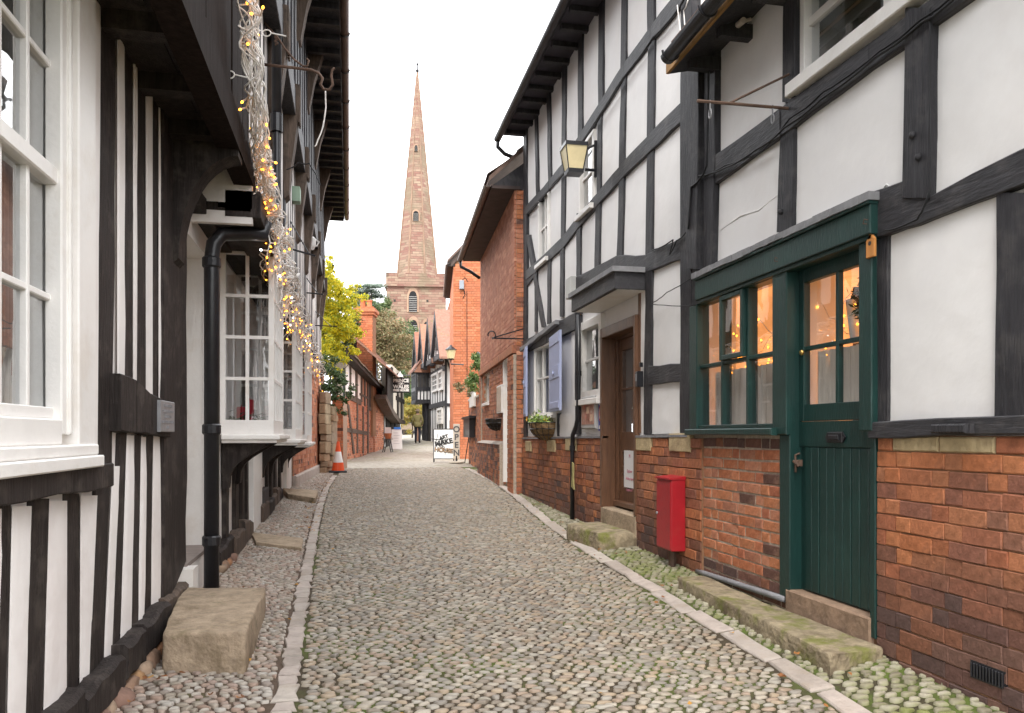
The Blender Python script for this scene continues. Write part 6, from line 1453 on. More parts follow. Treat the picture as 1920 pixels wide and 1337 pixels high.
# gables facing the lane: (picture x of apex, apex y, half width in m, eave y)
gz5 = HC + 3.2
ug = [1.6, 5.3, 9.2, 13.4]; apex = [(818, 594), (804, 607), (790, 620), (779, 634)]
for i, (uc, (ax, ay)) in enumerate(zip(ug, apex)):
    uc, za = R5.px(ax + 1, ay, .5); hw = 1.28; ze_ = za - 1.9
    g = MB(); g.slab(R5, [(uc - hw, ze_), (uc + hw, ze_), (uc, za)], -.2, .45); gb = g.build('gable', PLASTER, r5)
    for s in (-1, 1):
        MB().slab(R5, [(uc + s * (hw + .2), ze_ - .3), (uc + s * (hw + .2) + .0, ze_ - .05), (uc, za + .28), (uc, za - .02)], .42, .62).build('bargeboard', TIMBER, gb)
        q = MB(); A = [R5.w(uc + s * (hw + .25), ze_ - .2, .6), R5.w(uc, za + .25, .6), R5.w(uc, za + .25, -2.2), R5.w(uc + s * (hw + .25), ze_ - .2, -2.2)]; q.loft(A, [p + Vector((0, 0, .10)) for p in A]); q.build('gable_roof', TILE, gb)
    for o_ in (-.45, .45): MB().rect(R5, uc + o_ - .05, uc + o_ + .05, ze_ - .1, za - .3 - abs(o_) * 1.7, .44, .5).build('timber', TIMBER, gb)
    MB().rect(R5, uc - hw, uc + hw, ze_ - .12, ze_ + .12, .44, .52).build('timber', TIMBER, gb)
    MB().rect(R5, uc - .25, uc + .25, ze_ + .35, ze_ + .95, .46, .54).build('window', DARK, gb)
zr0, zr1 = R5.px(836, 655)[1], R5.px(778, 695)[1]
# studs and rails on the street wall
for i in range(10):
    u = .2 + i * (n6 - .4) / 9; MB().rect(R5, u - .05, u + .05, ground(a5.x, a5.y), HC + 3.4, -.02, .012).build('stud', TIMBER, r5)
for z in (HC + 1.5, HC + 3.2): MB().rect(R5, 0, n6, z - .12, z + .12, -.02, .06).build('rail', TIMBER, r5)
# jettied oriel at the far end with its own red roof

OD = .70; ou0, ou1 = R5.u(806), R5.u(797); oz0, oz1, oz2 = R5.px(795, 748, OD)[1], R5.px(795, 723, OD)[1], R5.px(795, 690, OD)[1]
orl = MB().rect(R5, ou0, ou1, oz0, oz2, -.1, OD).build('oriel', PLASTER, r5)
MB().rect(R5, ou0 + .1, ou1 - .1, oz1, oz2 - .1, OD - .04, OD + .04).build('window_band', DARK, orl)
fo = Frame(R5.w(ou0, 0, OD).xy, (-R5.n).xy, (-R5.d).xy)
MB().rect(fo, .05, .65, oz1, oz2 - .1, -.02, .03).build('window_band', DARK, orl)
for k in range(5): u = ou0 + (ou1 - ou0) * k / 4; MB().rect(R5, u - .09, u + .09, oz0, oz2, OD - .02, OD + .07).build('stud', TIMBER, orl)
for k in range(5): MB().rect(fo, .0 + .18 * k - .03, .18 * k + .03, oz0, oz2, -.02, .05).build('stud', TIMBER, orl)
for z in (oz0, oz1, oz2): MB().rect(R5, ou0 - .05, ou1 + .05, z - .1, z + .1, -.1, OD + .09).build('rail', TIMBER, orl)
A = [R5.w(ou0 - .2, oz2, OD + .25), R5.w(ou1 + .2, oz2, OD + .25), R5.w(ou1 + .1, oz2 + 1.6, -.2), R5.w(ou0 - .1, oz2 + 1.6, -.2)]
q = MB(); q.loft(A, [p + Vector((0, 0, .1)) for p in A]); q.loft([R5.w(ou0 - .15, oz2, OD + .2), R5.w(ou0 - .15, oz2, -.2), R5.w(ou0 - .1, oz2 + 1.6, -.2)], [R5.w(ou0 - .1, oz2, OD + .2), R5.w(ou0 - .1, oz2, -.2), R5.w(ou0 - .05, oz2 + 1.6, -.2)]); q.build('oriel_roof', TILE, orl)
for k in range(4):
    u = ou0 + .3 + (ou1 - ou0 - .6) * k / 3; q = MB(); q.tube([R5.w(u, ground(a5.x, a5.y) + .1, .12), R5.w(u, oz0, .12)], .09, 8); q.build('porch_post', TIMBER, r5)
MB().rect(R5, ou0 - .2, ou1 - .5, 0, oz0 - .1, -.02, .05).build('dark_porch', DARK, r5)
# sash windows lower right part of the street wall
for xa, xb, ya, yb in ((811, 822, 700, 735), (824, 832, 694, 732), (822, 831, 765, 795)):
    u0, u1 = R5.u(xb), R5.u(xa); z0, z1 = R5.px((xa + xb) / 2, yb)[1], R5.px((xa + xb) / 2, ya)[1]
    window(R5, r5, u0, u1, z0, z1, [.5], [.33, .66], WHITEP, fw=.12, bw=.06, d0=-.01, d1=.09, gd=.02)
# ================================================================== church
CH = thing('church_tower', 'pink sandstone church tower with a very tall tapering spire', 'church', P(783, 790, 120))
def stone_mat():
    m = bpy.data.materials.new('church_sandstone'); m.use_nodes = True; N = m.node_tree.nodes; L = m.node_tree.links; b = N['Principled BSDF']; b.inputs['Roughness'].default_value = .9
    tc = N.new('ShaderNodeTexCoord'); sp = N.new('ShaderNodeSeparateXYZ'); L.new(tc.outputs['Object'], sp.inputs[0])
    ad = N.new('ShaderNodeMath'); ad.operation = 'MULTIPLY_ADD'; L.new(sp.outputs[0], ad.inputs[0]); ad.inputs[1].default_value = .9; L.new(sp.outputs[1], ad.inputs[2])
    cb = N.new('ShaderNodeCombineXYZ'); L.new(ad.outputs[0], cb.inputs[0]); L.new(sp.outputs[2], cb.inputs[1])
    br = N.new('ShaderNodeTexBrick'); L.new(cb.outputs[0], br.inputs[0]); br.inputs['Scale'].default_value = 1.0; br.inputs['Brick Width'].default_value = .8; br.inputs['Row Height'].default_value = .38; br.inputs['Mortar Size'].default_value = .015
    br.inputs['Color1'].default_value = (0.23, 0.115, 0.09, 1); br.inputs['Color2'].default_value = (0.34, 0.25, 0.18, 1); br.inputs['Mortar'].default_value = (0.21, 0.145, 0.11, 1); br.inputs['Bias'].default_value = -.1
    n = N.new('ShaderNodeTexNoise'); n.inputs['Scale'].default_value = .35; n.inputs['Detail'].default_value = 6; L.new(tc.outputs['Object'], n.inputs[0])
    r = N.new('ShaderNodeMapRange'); r.inputs[1].default_value = .48; r.inputs[2].default_value = .62; r.inputs[4].default_value = .75; L.new(n.outputs[0], r.inputs[0])
    k = N.new('ShaderNodeMix'); k.data_type = 'RGBA'; L.new(r.outputs[0], k.inputs[0]); L.new(br.outputs[0], k.inputs[6]); k.inputs[7].default_value = (0.21, 0.165, 0.11, 1); L.new(k.outputs[2], b.inputs['Base Color'])
    bp = N.new('ShaderNodeBump'); bp.inputs['Distance'].default_value = .05; L.new(br.outputs['Fac'], bp.inputs['Height']); bp.invert = True; L.new(bp.outputs[0], b.inputs['Normal'])
    return m
CST = stone_mat()
SPIREST = CST
tc_ = 120.0; cxy = P(782.5, 815, tc_ + 4.5).xy
an = radians(5); tr = (R_ * cos(an) + FW * sin(an)).normalized(); tf = Vector((-tr.y, tr.x))
CF = Frame(cxy, tr, -tf); hw = 55.5 * tc_ / FPX
zc = lambda y: HC + (HORIZ - y) * tc_ / FPX
def tower(h, z0, z1, d=0.0):
    mb = MB(); pl = [(-h, -h), (h, -h), (h, h), (-h, h)]
    w3 = lambda a, b, z: CF.w(a, z, -b)
    mb.loft([w3(a, b, z0) for a, b in pl], [w3(a, b, z1) for a, b in pl]); return mb
tower(hw, 0, zc(536)).build('tower', CST, CH)
tower(hw + .35, zc(538), zc(534)).build('string_course', CST, CH)
par = MB(); t2 = tower(hw + .1, zc(534), zc(521)); par.add(t2.v, t2.f)
par.build('parapet', CST, CH)
for s in range(4):      # merlons
    f = [CF, Frame(CF.o.xy, tf, tr), Frame(CF.o.xy, -tr, tf), Frame(CF.o.xy, -tf, -tr)][s]
    for a, b in ((-hw - .1, -hw + 1.6), (-1.6, 1.6), (hw - 1.6, hw + .1)): MB().rect(f, a, b, zc(521), zc(512), hw - .4, hw + .1).build('merlon', CST, CH)
# octagonal spire
sp_ = MB(); rb = 36.5 * (tc_ + 4.5) / FPX; zb0, zap = zc(516), HC + (HORIZ - 134) * (tc_ + 4.5) / FPX; rings = []
for z, r in ((zb0, rb * 1.02), (zb0 + 6, rb * .85 + .12), (zb0 + 15, rb * .52 + .1), (zap, .10)):
    r = rb * (1 - (z - zb0) / (zap - zb0)) + .10; rings.append([Vector((cxy.x + r * 1.06 * cos(radians(22.5 + 45 * k) - PHI + an), cxy.y + r * 1.06 * sin(radians(22.5 + 45 * k) - PHI + an), z)) for k in range(8)])
for A, B in zip(rings, rings[1:]): sp_.loft(A, B, False, B is rings[-1])
spo = sp_.build('spire', SPIREST, CH)
for k in range(8):
    q = MB(); q.tube([rings[0][k], rings[-1][k]], [.16, .05], 5); q.build('spire_rib', mat('darker_sandstone', (0.26, 0.17, 0.12), .9, .25, .5), spo)
mb = MB(); c = Vector((cxy.x, cxy.y, zap)); mb.lathe(c, [(.12, -.3), (.3, .1), (.12, .4), (.10, .9), (.22, 1.1), (.05, 1.4)], 8); mb.tube([c + Vector((0, 0, 1.2)), c + Vector((0, 0, 3.6))], .05, 5); mb.tube([c + Vector((0, 0, 2.9)) - R_.to_3d() * .5, c + Vector((0, 0, 2.9)) + R_.to_3d() * .5], .06, 5)
mb.build('finial', IRON, spo)
LOUV = mat('slate_louvre', (0.09, 0.09, 0.10), .7, .2, 5)
def gothic(fr, uc, z0, z1, w_, d, parent, arch, name='belfry_window', spring=.62):
    """pointed opening: moulded surround, dark recess and sloping louvre boards"""
    zsn = z0 + (z1 - z0) * spring
    def arcp(k, s): # pointed arch outline
        pts = [(uc - w_ * k, z0)]
        for i in range(9): a = i / 8; pts.append((uc - w_ * k * cos(a * pi / 2) ** .8 if a < 1 else uc, zsn + (z1 - zsn) * k * sin(a * pi / 2) ** 1.0))
        pts += [(2 * uc - x, z) for x, z in pts[::-1][1:]]; return pts
    s = MB(); s.slab(fr, arcp(1.45, 1), d - .3, d + .10); o = s.build(name, arch, parent)
    MB().slab(fr, arcp(1.0, 1), d, d + .12).build('recess', mat('dark_recess', (0.02, 0.02, 0.022), .9, .1, 4), o)
    n = 9
    for i in range(n):
        z = z0 + (zsn + (z1 - zsn) * .45 - z0) * i / n; h = (z1 - z0) / n * .30
        MB().rect(fr, uc - w_ * .92, uc + w_ * .92, z + .02, z + h, d + .10, d + .20).build('louvre', mat('pale_louvre', (0.32, 0.31, 0.30), .8, .2, 5), o)
    return o
cu = lambda x: (x - 782.5) * tc_ / FPX
ARCHM = mat('arch_moulding', (0.36, 0.24, 0.17), .9, .2, 1)
gothic(CF, cu(776), zc(585), zc(546), .62, hw, CH, ARCHM)
gothic(CF, cu(777), zc(640), zc(600), .62, hw, CH, ARCHM, 'arched_window'); gothic(CF, cu(752), zc(640), zc(601), .55, hw, CH, ARCHM, 'blind_arch'); gothic(CF, cu(802), zc(640), zc(603), .55, hw, CH, ARCHM, 'blind_arch')
for x in (742, 803): MB().rect(CF, cu(x) - .15, cu(x) + .15, zc(566), zc(562), hw - .1, hw + .06).build('putlog_hole', DARK, CH)
for yb, yt_, w_ in ((407, 388, .42), (270, 258, .25)):
    zz = zc((yb + yt_) / 2); r = (rb * (1 - (zz - zb0) / (zap - zb0)) + .1) * .98
    fs = Frame(CF.o.xy, tr, -tf); gothic(fs, -.15, zc(yb), zc(yt_), w_, r - .0, spo, ARCHM, 'lucarne')
# lower church roof to the right of the tower
q = MB(); fb = Frame(P(800, 815, 112).xy, R_, -FW); q.slab(fb, [fb.px(820, 640), fb.px(870, 640), fb.px(870, 560), fb.px(846, 555)], -8, 0); tag(q.build('church_roof', TILE, CH))
# ================================================================== trees on the rise behind
def tree(name, base, trunk_top, crowns, n, size, m, label, seed, r0=.18, group=None):
    t_ = thing(name, label, 'tree', base, group); mb = MB(); b = Vector(base); tp = Vector(trunk_top); rr = random.Random(seed)
    mb.tube([b, b.lerp(tp, .5) + Vector((rr.gauss(0, .1), rr.gauss(0, .1), 0)), tp], [r0, r0 * .7, r0 * .25], 8)
    for pos, rad, _ in crowns:
        for _k in range(4):
            s = b.lerp(tp, rr.uniform(.4, .95)); e = Vector(pos) + Vector((rr.gauss(0, .4), rr.gauss(0, .4), rr.gauss(0, .4))) * rad; mb.tube([s, s.lerp(e, .5) + Vector((0, 0, .2)), e], [r0 * .35, r0 * .2, r0 * .06], 5)
    mb.build('trunk', BARK, t_, smooth=True); foliage('crown', crowns, n, size, m, t_, seed + 1); return t_
def crowns(spec, t): return [(P(x, y, t + random.uniform(-1.5, 1.5)), r, w_) for x, y, r, w_ in spec]
def gnd(x, t): p = P(x, 815, t); return (p.x, p.y, SLOPE * min(60, t) - .1)
tree('autumn_tree', gnd(722, 66), P(722, 600, 66), crowns([(715, 600, 1.3, 1), (722, 630, 1.6, 1.4), (735, 640, 1.5, 1.4), (712, 645, 1.5, 1.3), (728, 670, 1.8, 1.6), (700, 620, 1.2, 1), (745, 665, 1.4, 1.2), (705, 670, 1.5, 1), (735, 700, 1.8, 1.4), (715, 700, 1.6, 1.2), (750, 700, 1.4, 1)], 66), 15000, .13, AUT, 'bare brown autumn tree on the rise behind the left roofs', 51)
tree('evergreen_tree', gnd(757, 72), P(757, 630, 72), crowns([(757, 640, 1.3, 1), (764, 655, 1.4, 1.2), (750, 655, 1.3, 1), (768, 680, 1.6, 1.3), (755, 690, 1.7, 1.4), (772, 640, 1.1, .8), (772, 710, 1.6, 1.2), (760, 725, 1.7, 1.2), (775, 665, 1.2, .8)], 72), 13000, .13, DGREEN, 'dark green bushy tree below the church tower', 53)
tree('autumn_tree', gnd(700, 78), P(705, 590, 78), crowns([(705, 585, 1.2, 1), (712, 610, 1.6, 1.3), (690, 600, 1.3, 1), (725, 625, 1.4, 1.2), (683, 620, 1.4, 1), (720, 580, .9, .6)], 78), 8000, .14, DGREEN, 'tall grey green tree between the chimney and the tower', 55)
tree('green_shrub', gnd(757, 58), P(757, 745, 58), crowns([(757, 735, .9, 1), (765, 750, .8, 1), (755, 765, .9, 1), (748, 720, .8, 1)], 58), 5000, .10, IVY, 'dark green shrub behind the inn sign', 57, .08)
tree('golden_shrub', gnd(773, 50), P(773, 770, 50), crowns([(773, 760, .55, 1), (778, 772, .55, 1), (768, 775, .5, 1), (774, 790, .6, 1)], 50), 4200, .07, leafmat('golden_leaf', [(0.34, 0.29, 0.06), (0.28, 0.26, 0.06), (0.38, 0.27, 0.07)], .3), 'round golden yellow shrub at the bend of the lane', 59, .06)
# cedar in flat layers
cb_ = gnd(685, 95); ct = P(688, 540, 95)
t_ = thing('cedar_tree', 'blue green cedar with flat layered branches above the left roofs', 'tree', cb_); mb = MB(); mb.tube([cb_, ct], [.5, .12], 8); layers = []
rc = random.Random(71)
for y, xa, xb in ((538, 672, 712), (548, 655, 705), (556, 668, 714), (566, 650, 700), (574, 672, 712), (584, 660, 705), (600, 650, 710)):
    for k in range(7):
        x = xa + (xb - xa) * k / 6; e = P(x, y + rc.uniform(-3, 3), 95 + rc.uniform(-2, 2)); mb.tube([Vector(cb_).lerp(ct, .9 - (y - 538) / 110), e], [.09, .03], 5)
        layers.append((e, rc.uniform(.5, .85)))
mb.build('trunk', BARK, t_, smooth=True)
q = MB()
for e, rad in layers:
    for _ in range(190):
        p = e + Vector((rc.gauss(0, .6), rc.gauss(0, .6), rc.gauss(0, .16))) * rad; v1 = Vector((rc.gauss(0, 1), rc.gauss(0, 1), rc.gauss(.2, .4))).normalized() * .18; v2 = v1.orthogonal().normalized() * .05
        q.add([p - v1, p + v2, p + v1, p - v2], [(0, 1, 2, 3)])
q.build('crown', CEDAR, t_, recalc=False)
# ================================================================== things standing in the lane
def basis(px, py, t=None):
    g = G(px, py); return Vector((g.x, g.y, ground(g.x, g.y)))
# traffic cone
c = basis(634, 886); cone = thing('traffic_cone', 'orange and white traffic cone with black base by the brick pier', 'cone', c)
ORG = mat('cone_orange', (0.75, 0.10, 0.03), .45, .08, 5); WHT = mat('cone_white', (0.72, 0.70, 0.68), .5, .06, 5)
mb = MB(); mb.box((c.x - .21, c.y - .21, c.z), (c.x + .21, c.y + .21, c.z + .05)); mb.build('base', IRON, cone, bevel=.012)
prof = [(.15, .05), (.12, .24), (.07, .50), (.045, .68), (.03, .74)]
for (ra, za), (rb_, zb_2), mm, nm in ((prof[0], prof[1], ORG, 'lower_band'), (prof[1], prof[2], WHT, 'reflective_band'), (prof[2], prof[4], ORG, 'tip')):
    q = MB(); q.lathe(c, [(ra, za), (rb_, zb_2)], 18); q.build(nm, mm, cone, smooth=False)
# black lamp post / pipe on the left
c = P(645, 866, 23.2); c.z = ground(c.x, c.y); mb = MB(); zt_ = P(645, 690, 23.2).z; mb.tube([c, c + Vector((0, 0, zt_ - c.z))], .035, 10); po = mb.build('black_pole', IRON, None, smooth=True); tag(po, 'slim black pole at the near corner of the brick outbuilding', 'pole')
q = MB(); q.box((c.x - .07, c.y - .05, P(645, 800, 23).z), (c.x + .05, c.y + .06, P(645, 773, 23).z)); q.build('meter_box', mat('brown_box', (0.16, 0.08, 0.05), .6, .15, 5), po)
# A-board with graffiti-like art
def board_frame(px, py, turn):
    g = basis(px, py); d = (R_ * cos(turn) + FW * sin(turn)).normalized(); return g, Frame(g.xy, d, (d.y, -d.x) if Vector((d.y, -d.x)).dot(-FW) > 0 else (-d.y, d.x))
g, fa = board_frame(832, 867, radians(4)); t_a = HC * FPX / (867 - 780)
sc = t_a / FPX
ab = thing('pavement_sign', 'white A-board with black graffiti lettering and dark frame in the lane', 'sign', g)
W = 37 * sc / 2; H = 62 * sc
lean = Vector(( -fa.n.x * .16, -fa.n.y * .16, 0))
def leanpt(u, h): return Vector((g.x, g.y, g.z)) + fa.d * u + Vector((0, 0, h)) + Vector((-fa.n.x, -fa.n.y, 0)) * (.17 * h)
def lq(u0, u1, h0, h1, d0, d1):
    mb = MB(); n_ = fa.n; A = [leanpt(u0, h0) + n_ * d0, leanpt(u1, h0) + n_ * d0, leanpt(u1, h1) + n_ * d0, leanpt(u0, h1) + n_ * d0]; return mb.loft(A, [p + n_ * (d1 - d0) for p in A])
lq(-W, W, .12 * H, H, 0, .02).build('panel', mat('sign_white', (0.78, 0.78, 0.76), .5, .04, 3), ab)
for a, b, c_, d_ in ((-W - .02, -W, 0, H), (W, W + .02, 0, H), (-W, W, H, H + .02), (-W, W, .10 * H, .12 * H)): lq(a, b, c_, d_, -.01, .03).build('frame_bar', IRON, ab)
mb = MB(); back = Vector((-fa.n.x, -fa.n.y, 0))
for s in (-1, 1): mb.tube([leanpt(s * W, H), leanpt(s * W, 0) + back * .5], .012, 6)
tag(mb.build('rear_legs', IRON, ab), kind='stuff')
INK = mat('black_ink', (0.03, 0.03, 0.03), .7, .1, 5); TANI = mat('tan_ink', (0.45, 0.30, 0.18), .7, .1, 5)
# the lettering reads as jagged graffiti: MAKE over HOUSE, drawn in thick slanted capitals
fn = fa.n; up_l = (leanpt(0, 1) - leanpt(0, 0)).normalized()
right_ = fa.d if fa.d.to_2d().dot(R_) > 0 else -fa.d
for s, h, sz, b, mm, tilt in (('MAKE', .60, .22, .018, INK, .22), ('HOUSE', .36, .185, .02, INK, -.10), ('HOUSE', .37, .18, .004, TANI, -.10), ('ART', .76, .15, .014, INK, .3)):
    rv = (right_ * cos(tilt) + up_l * sin(tilt)); uv = (up_l * cos(tilt) - right_ * sin(tilt))
    text(s, sz * H * .95 / 1.0, mm, ab, facing(leanpt(0, h * H) + fn * (.024 if mm is INK else .028), rv, uv), 'graffiti_lettering', extrude=.001, bold=b * .6)
rg_ = random.Random(12)
for i in range(16):
    a = leanpt(rg_.uniform(-.7, .7) * W, H * rg_.uniform(.3, .85)) + fn * .023; an_ = rg_.uniform(0, pi); dv = (right_ * cos(an_) + up_l * sin(an_)) * rg_.uniform(.08, .2); pv = (up_l * cos(an_) - right_ * sin(an_)) * rg_.uniform(.008, .02)
    q = MB(); q.loft([a - dv, a + dv, a + dv * .8 + pv, a - dv + pv], [x + fn * .003 for x in (a - dv, a + dv, a + dv * .8 + pv, a - dv + pv)]); q.build('graffiti_stroke', INK, ab)
# OPEN sign on a pole base
g = basis(856, 868); op_ = thing('open_sign', 'tall narrow cream OPEN sign on a round foot beside the A-board', 'sign', g); t_o = 24.0; sc = HC * FPX / (868 - 780) / FPX
fo_ = Frame(g.xy, R_, -FW); z0, z1 = g.z + .12, g.z + 73 * sc
MB().rect(fo_, -6 * sc, 6 * sc, z0, z1, -.02, .02, .004).build('board', mat('cream_sign', (0.62, 0.55, 0.46), .6, .1, 4), op_)
for i, ch_ in enumerate('OPEN'): text(ch_, .24, mat('grey_letter', (0.10, 0.095, 0.10), .6, .1, 5), op_, facing(fo_.w(0, z1 - .16 - i * (z1 - z0 - .1) / 4, .022), R_.to_3d()), 'letter', bold=.006)
mb = MB(); mb.tube([g, g + Vector((0, 0, .2))], .03, 8); mb.build('post', IRON, op_)
mb = MB(); mb.lathe(g, [(.22, 0), (.22, .03), (.05, .05)], 18); mb.build('foot', mat('pale_foot', (0.45, 0.40, 0.33), .7, .1, 5), op_)
# white board and little table on the left by the inn
g = basis(744, 842); sc = HC * FPX / (842 - 780) / FPX; fb_ = Frame(g.xy, (R_ * .96 + FW * .28).normalized(), (-FW * .96 + R_ * .28).normalized())
wb = thing('menu_board', 'white A-frame menu board with blue top by the inn', 'sign', g)
mb = MB(); Wb = 9.5 * sc
A = [fb_.w(-Wb, g.z, .12), fb_.w(Wb, g.z, .12), fb_.w(Wb, g.z + 37 * sc, 0), fb_.w(-Wb, g.z + 37 * sc, 0)]; mb.loft(A, [p - fb_.n * .03 for p in A]); mb.build('panel', WHT, wb)
mb = MB(); A = [fb_.w(-Wb, g.z, -.5), fb_.w(Wb, g.z, -.5), fb_.w(Wb, g.z + 37 * sc, -.03), fb_.w(-Wb, g.z + 37 * sc, -.03)]; mb.loft(A, [p - fb_.n * .03 for p in A]); mb.build('panel', WHT, wb)
MB().rect(fb_, -Wb * .6, Wb * .8, g.z + 37 * sc, g.z + 41 * sc, -.05, .03).build('blue_top', mat('blue_card', (0.05, 0.20, 0.62), .6, .1, 5), wb)
for k in range(5): MB().rect(fb_, -Wb * .7, Wb * random.uniform(.2, .7), g.z + (10 + 5 * k) * sc, g.z + (10.7 + 5 * k) * sc, .02 + .075 * (1 - (10 + 5 * k) / 37), .035 + .085 * (1 - (10 + 5 * k) / 37)).build('chalk_line', mat('grey_print', (0.45, 0.45, 0.47), .8, .1, 5), wb)
g = basis(726, 848); tb = thing('small_table', 'small dark folding table with a pot beside the menu board', 'table', g); sc = HC * FPX / (848 - 780) / FPX; ft = Frame(g.xy, R_, -FW)
MB().rect(ft, -9 * sc, 8 * sc, g.z + 24 * sc, g.z + 25.5 * sc, -.4, .1).build('table_top', OLDWOOD, tb)
for s, s2 in ((-1, 1), (1, -1)):
    for dd_ in (.08, -.36): q = MB(); q.tube([ft.w(s * 8 * sc, g.z, dd_), ft.w(s * 3 * sc, g.z + 24 * sc, dd_)], .018, 6); q.build('leg', IRON, tb)
q = MB(); q.lathe(ft.w(0, g.z + 25.5 * sc, -.15), [(.10, 0), (.14, .16), (.15, .2)], 10); tag(q.build('flower_pot', mat('terracotta', (0.45, 0.17, 0.08), .8, .15, 5), None), 'terracotta pot standing on the small table', 'pot')
tag(MB().rect(ft, -8 * sc, 4 * sc, g.z + 34 * sc, g.z + 47 * sc, -.42, -.40).build('poster', PAPER, None), 'white poster fixed to the inn wall above the small table', 'poster')
# trailer beyond the inn
g = basis(760, 815); tr_ = thing('flatbed_trailer', 'old wooden sided trailer with dark wheels parked beyond the inn', 'trailer', g); sc = HC * FPX / (815 - 780) / FPX; ft = Frame(g.xy, R_, -FW)
MB().rect(ft, -12 * sc, 11 * sc, g.z + 9 * sc, g.z + 21 * sc, -2.6, 0, .03).build('side_boards', mat('pale_wood_boards', (0.34, 0.26, 0.19), .8, .2, 3, grain=(1, 1, 5)), tr_)
MB().rect(ft, -11 * sc, 8 * sc, g.z + 21 * sc, g.z + 30 * sc, -2.4, -.2, .1).build('covered_load', mat('grey_green_sheet', (0.16, 0.16, 0.12), .8, .25, 3), tr_)
for s in (-4, 6):
    for dd_ in (-.5, -2.1): q = MB(); cc = ft.w(s * sc, g.z + 4.5 * sc, dd_); q.tube([cc - FW.to_3d() * .1, cc + FW.to_3d() * .1], 4.5 * sc, 14); q.build('wheel', IRON, tr_)
# bollard and planters at the gabled house
g = basis(783, 827); q = MB(); q.lathe(g, [(.09, 0), (.09, .75), (.07, .82), (.02, .85)], 12); tag(q.build('bollard', mat('pink_brown_wood', (0.42, 0.24, 0.17), .8, .15, 5), None), 'short pinkish wooden bollard right of the walking person', 'bollard')
for px_, py_, s, lab in ((800, 823, .45, 'left'), (826, 822, .4, 'right')):
    g = basis(px_, py_); t_ = thing('planter', 'dark planter with green shrub before the gabled house, the %s one' % lab, 'planter', g)
    q = MB(); q.lathe(g, [(s * .6, 0), (s * .8, .5), (s * .85, .52)], 12); q.build('tub', IRON, t_); foliage('plant', [(g + Vector((0, 0, .8)), s * .9, 1)], 700, .07, LGREEN, t_, 91)
# ================================================================== RIGHT SIDE DETAILS
# red cabinet on a stub post
u0, u1 = RF.u(1258, .17), RF.u(1231, .17)
z0, z1 = RF.px(1245, 1030, .17)[1], RF.px(1245, 898, .17)[1]
cab = thing('red_cabinet', 'tall narrow red metal cabinet against the brick plinth', 'cabinet', RF.w((u0 + u1) / 2, ground(2.7, u0), .1))
bd = MB().rect(RF, u0, u1, z0, z1, .04, .165).build('body', REDP, cab, bevel=.006)
MB().rect(RF, u0 + .008, u1 - .008, z0 + .012, z1 - .012, .165, .173, .003).build('door', REDP, cab)
mb = MB(); A = [RF.w(u0 - .006, z1, .04), RF.w(u1 + .006, z1, .04), RF.w(u1 + .006, z1 - .0, .185), RF.w(u0 - .006, z1 - .0, .185)]; B = [p + Vector((0, 0, .028 if i < 2 else .012)) for i, p in enumerate(A)]; mb.loft(A, B); mb.build('lid', REDP, cab)
q = RF.w(u1 - .03, (z0 + z1) / 2, .173); mb = MB(); mb.tube([q, q + RF.n * .012], .012, 10); mb.build('lock', LEAD, cab)
mb = MB(); c = RF.w((u0 + u1) / 2, 0, .09); mb.tube([Vector((c.x, c.y, ground(c.x, c.y) - .05)), Vector((c.x, c.y, z0))], .035, 8); mb.build('stub_post', RUST, cab)
# long stone step before the green door: two slabs
def xy(fr, u, d): p = fr.w(u, 0, d); return (p.x, p.y)
sj = RF.u(1386, .35); se = RF.u(1270, .34); sn = RF.u(1648, .06) - .02
tp = lambda x, y: ground(2.45, y) + .10
block('stone_step', [xy(RF, sn, .05), xy(RF, sn - .06, .40), xy(RF, sj - .01, .37), xy(RF, sj, .10)], lambda x, y: ground(x, y) - .06, tp, MOSSTONE, 'long flat mossy stone step before the green shop door', 'step', .018)
block('stone_step', [xy(RF, sj + .005, .11), xy(RF, sj, .36), xy(RF, se, .34), xy(RF, se, .12)], lambda x, y: ground(x, y) - .06, lambda x, y: tp(x, y) - .012, MOSSTONE, 'mossy stone slab continuing the step under the shop window', 'step', .015)
# big mossy step before the brown door
bs0, bs1 = uB0 - .05, RF.u(1075, .42)
block('stone_step', [xy(RF, bs0, .02), xy(RF, bs0 + .05, .40), xy(RF, bs1, .50), xy(RF, bs1 + .25, .06)], lambda x, y: ground(x, y) - .06, lambda x, y: ground(2.5, bs0) + .165, MOSSTONE, 'thick rounded mossy stone step before the brown door', 'step', .05)
# vent grille and air brick
u0, u1 = RF.u(1895), RF.u(1828); z0, z1 = zat(RF, 1862, 1282), zat(RF, 1862, 1248)
gr_ = MB().rect(RF, u0, u1, z0, z1, .005, .024).build('vent_grille', IRON, None); tag(gr_, 'small black slotted iron vent low in the near brick plinth', 'vent')
for i in range(11): u = u0 + .012 + (u1 - u0 - .024) * i / 10; MB().rect(RF, u - .004, u + .004, z0 + .008, z1 - .008, .022, .034, .002).build('bar', IRON, gr_)
u0, u1 = RF.u(1823, .06), RF.u(1757, .06); zc_ = zat(RF, 1790, 804); tag(MB().rect(RF, u0, u1, zc_ - .022, zc_ + .022, .045, .10, .008).build('nesting_strip', TIMBER, None), 'short black block fixed on the sill beam of the near right house', 'block')
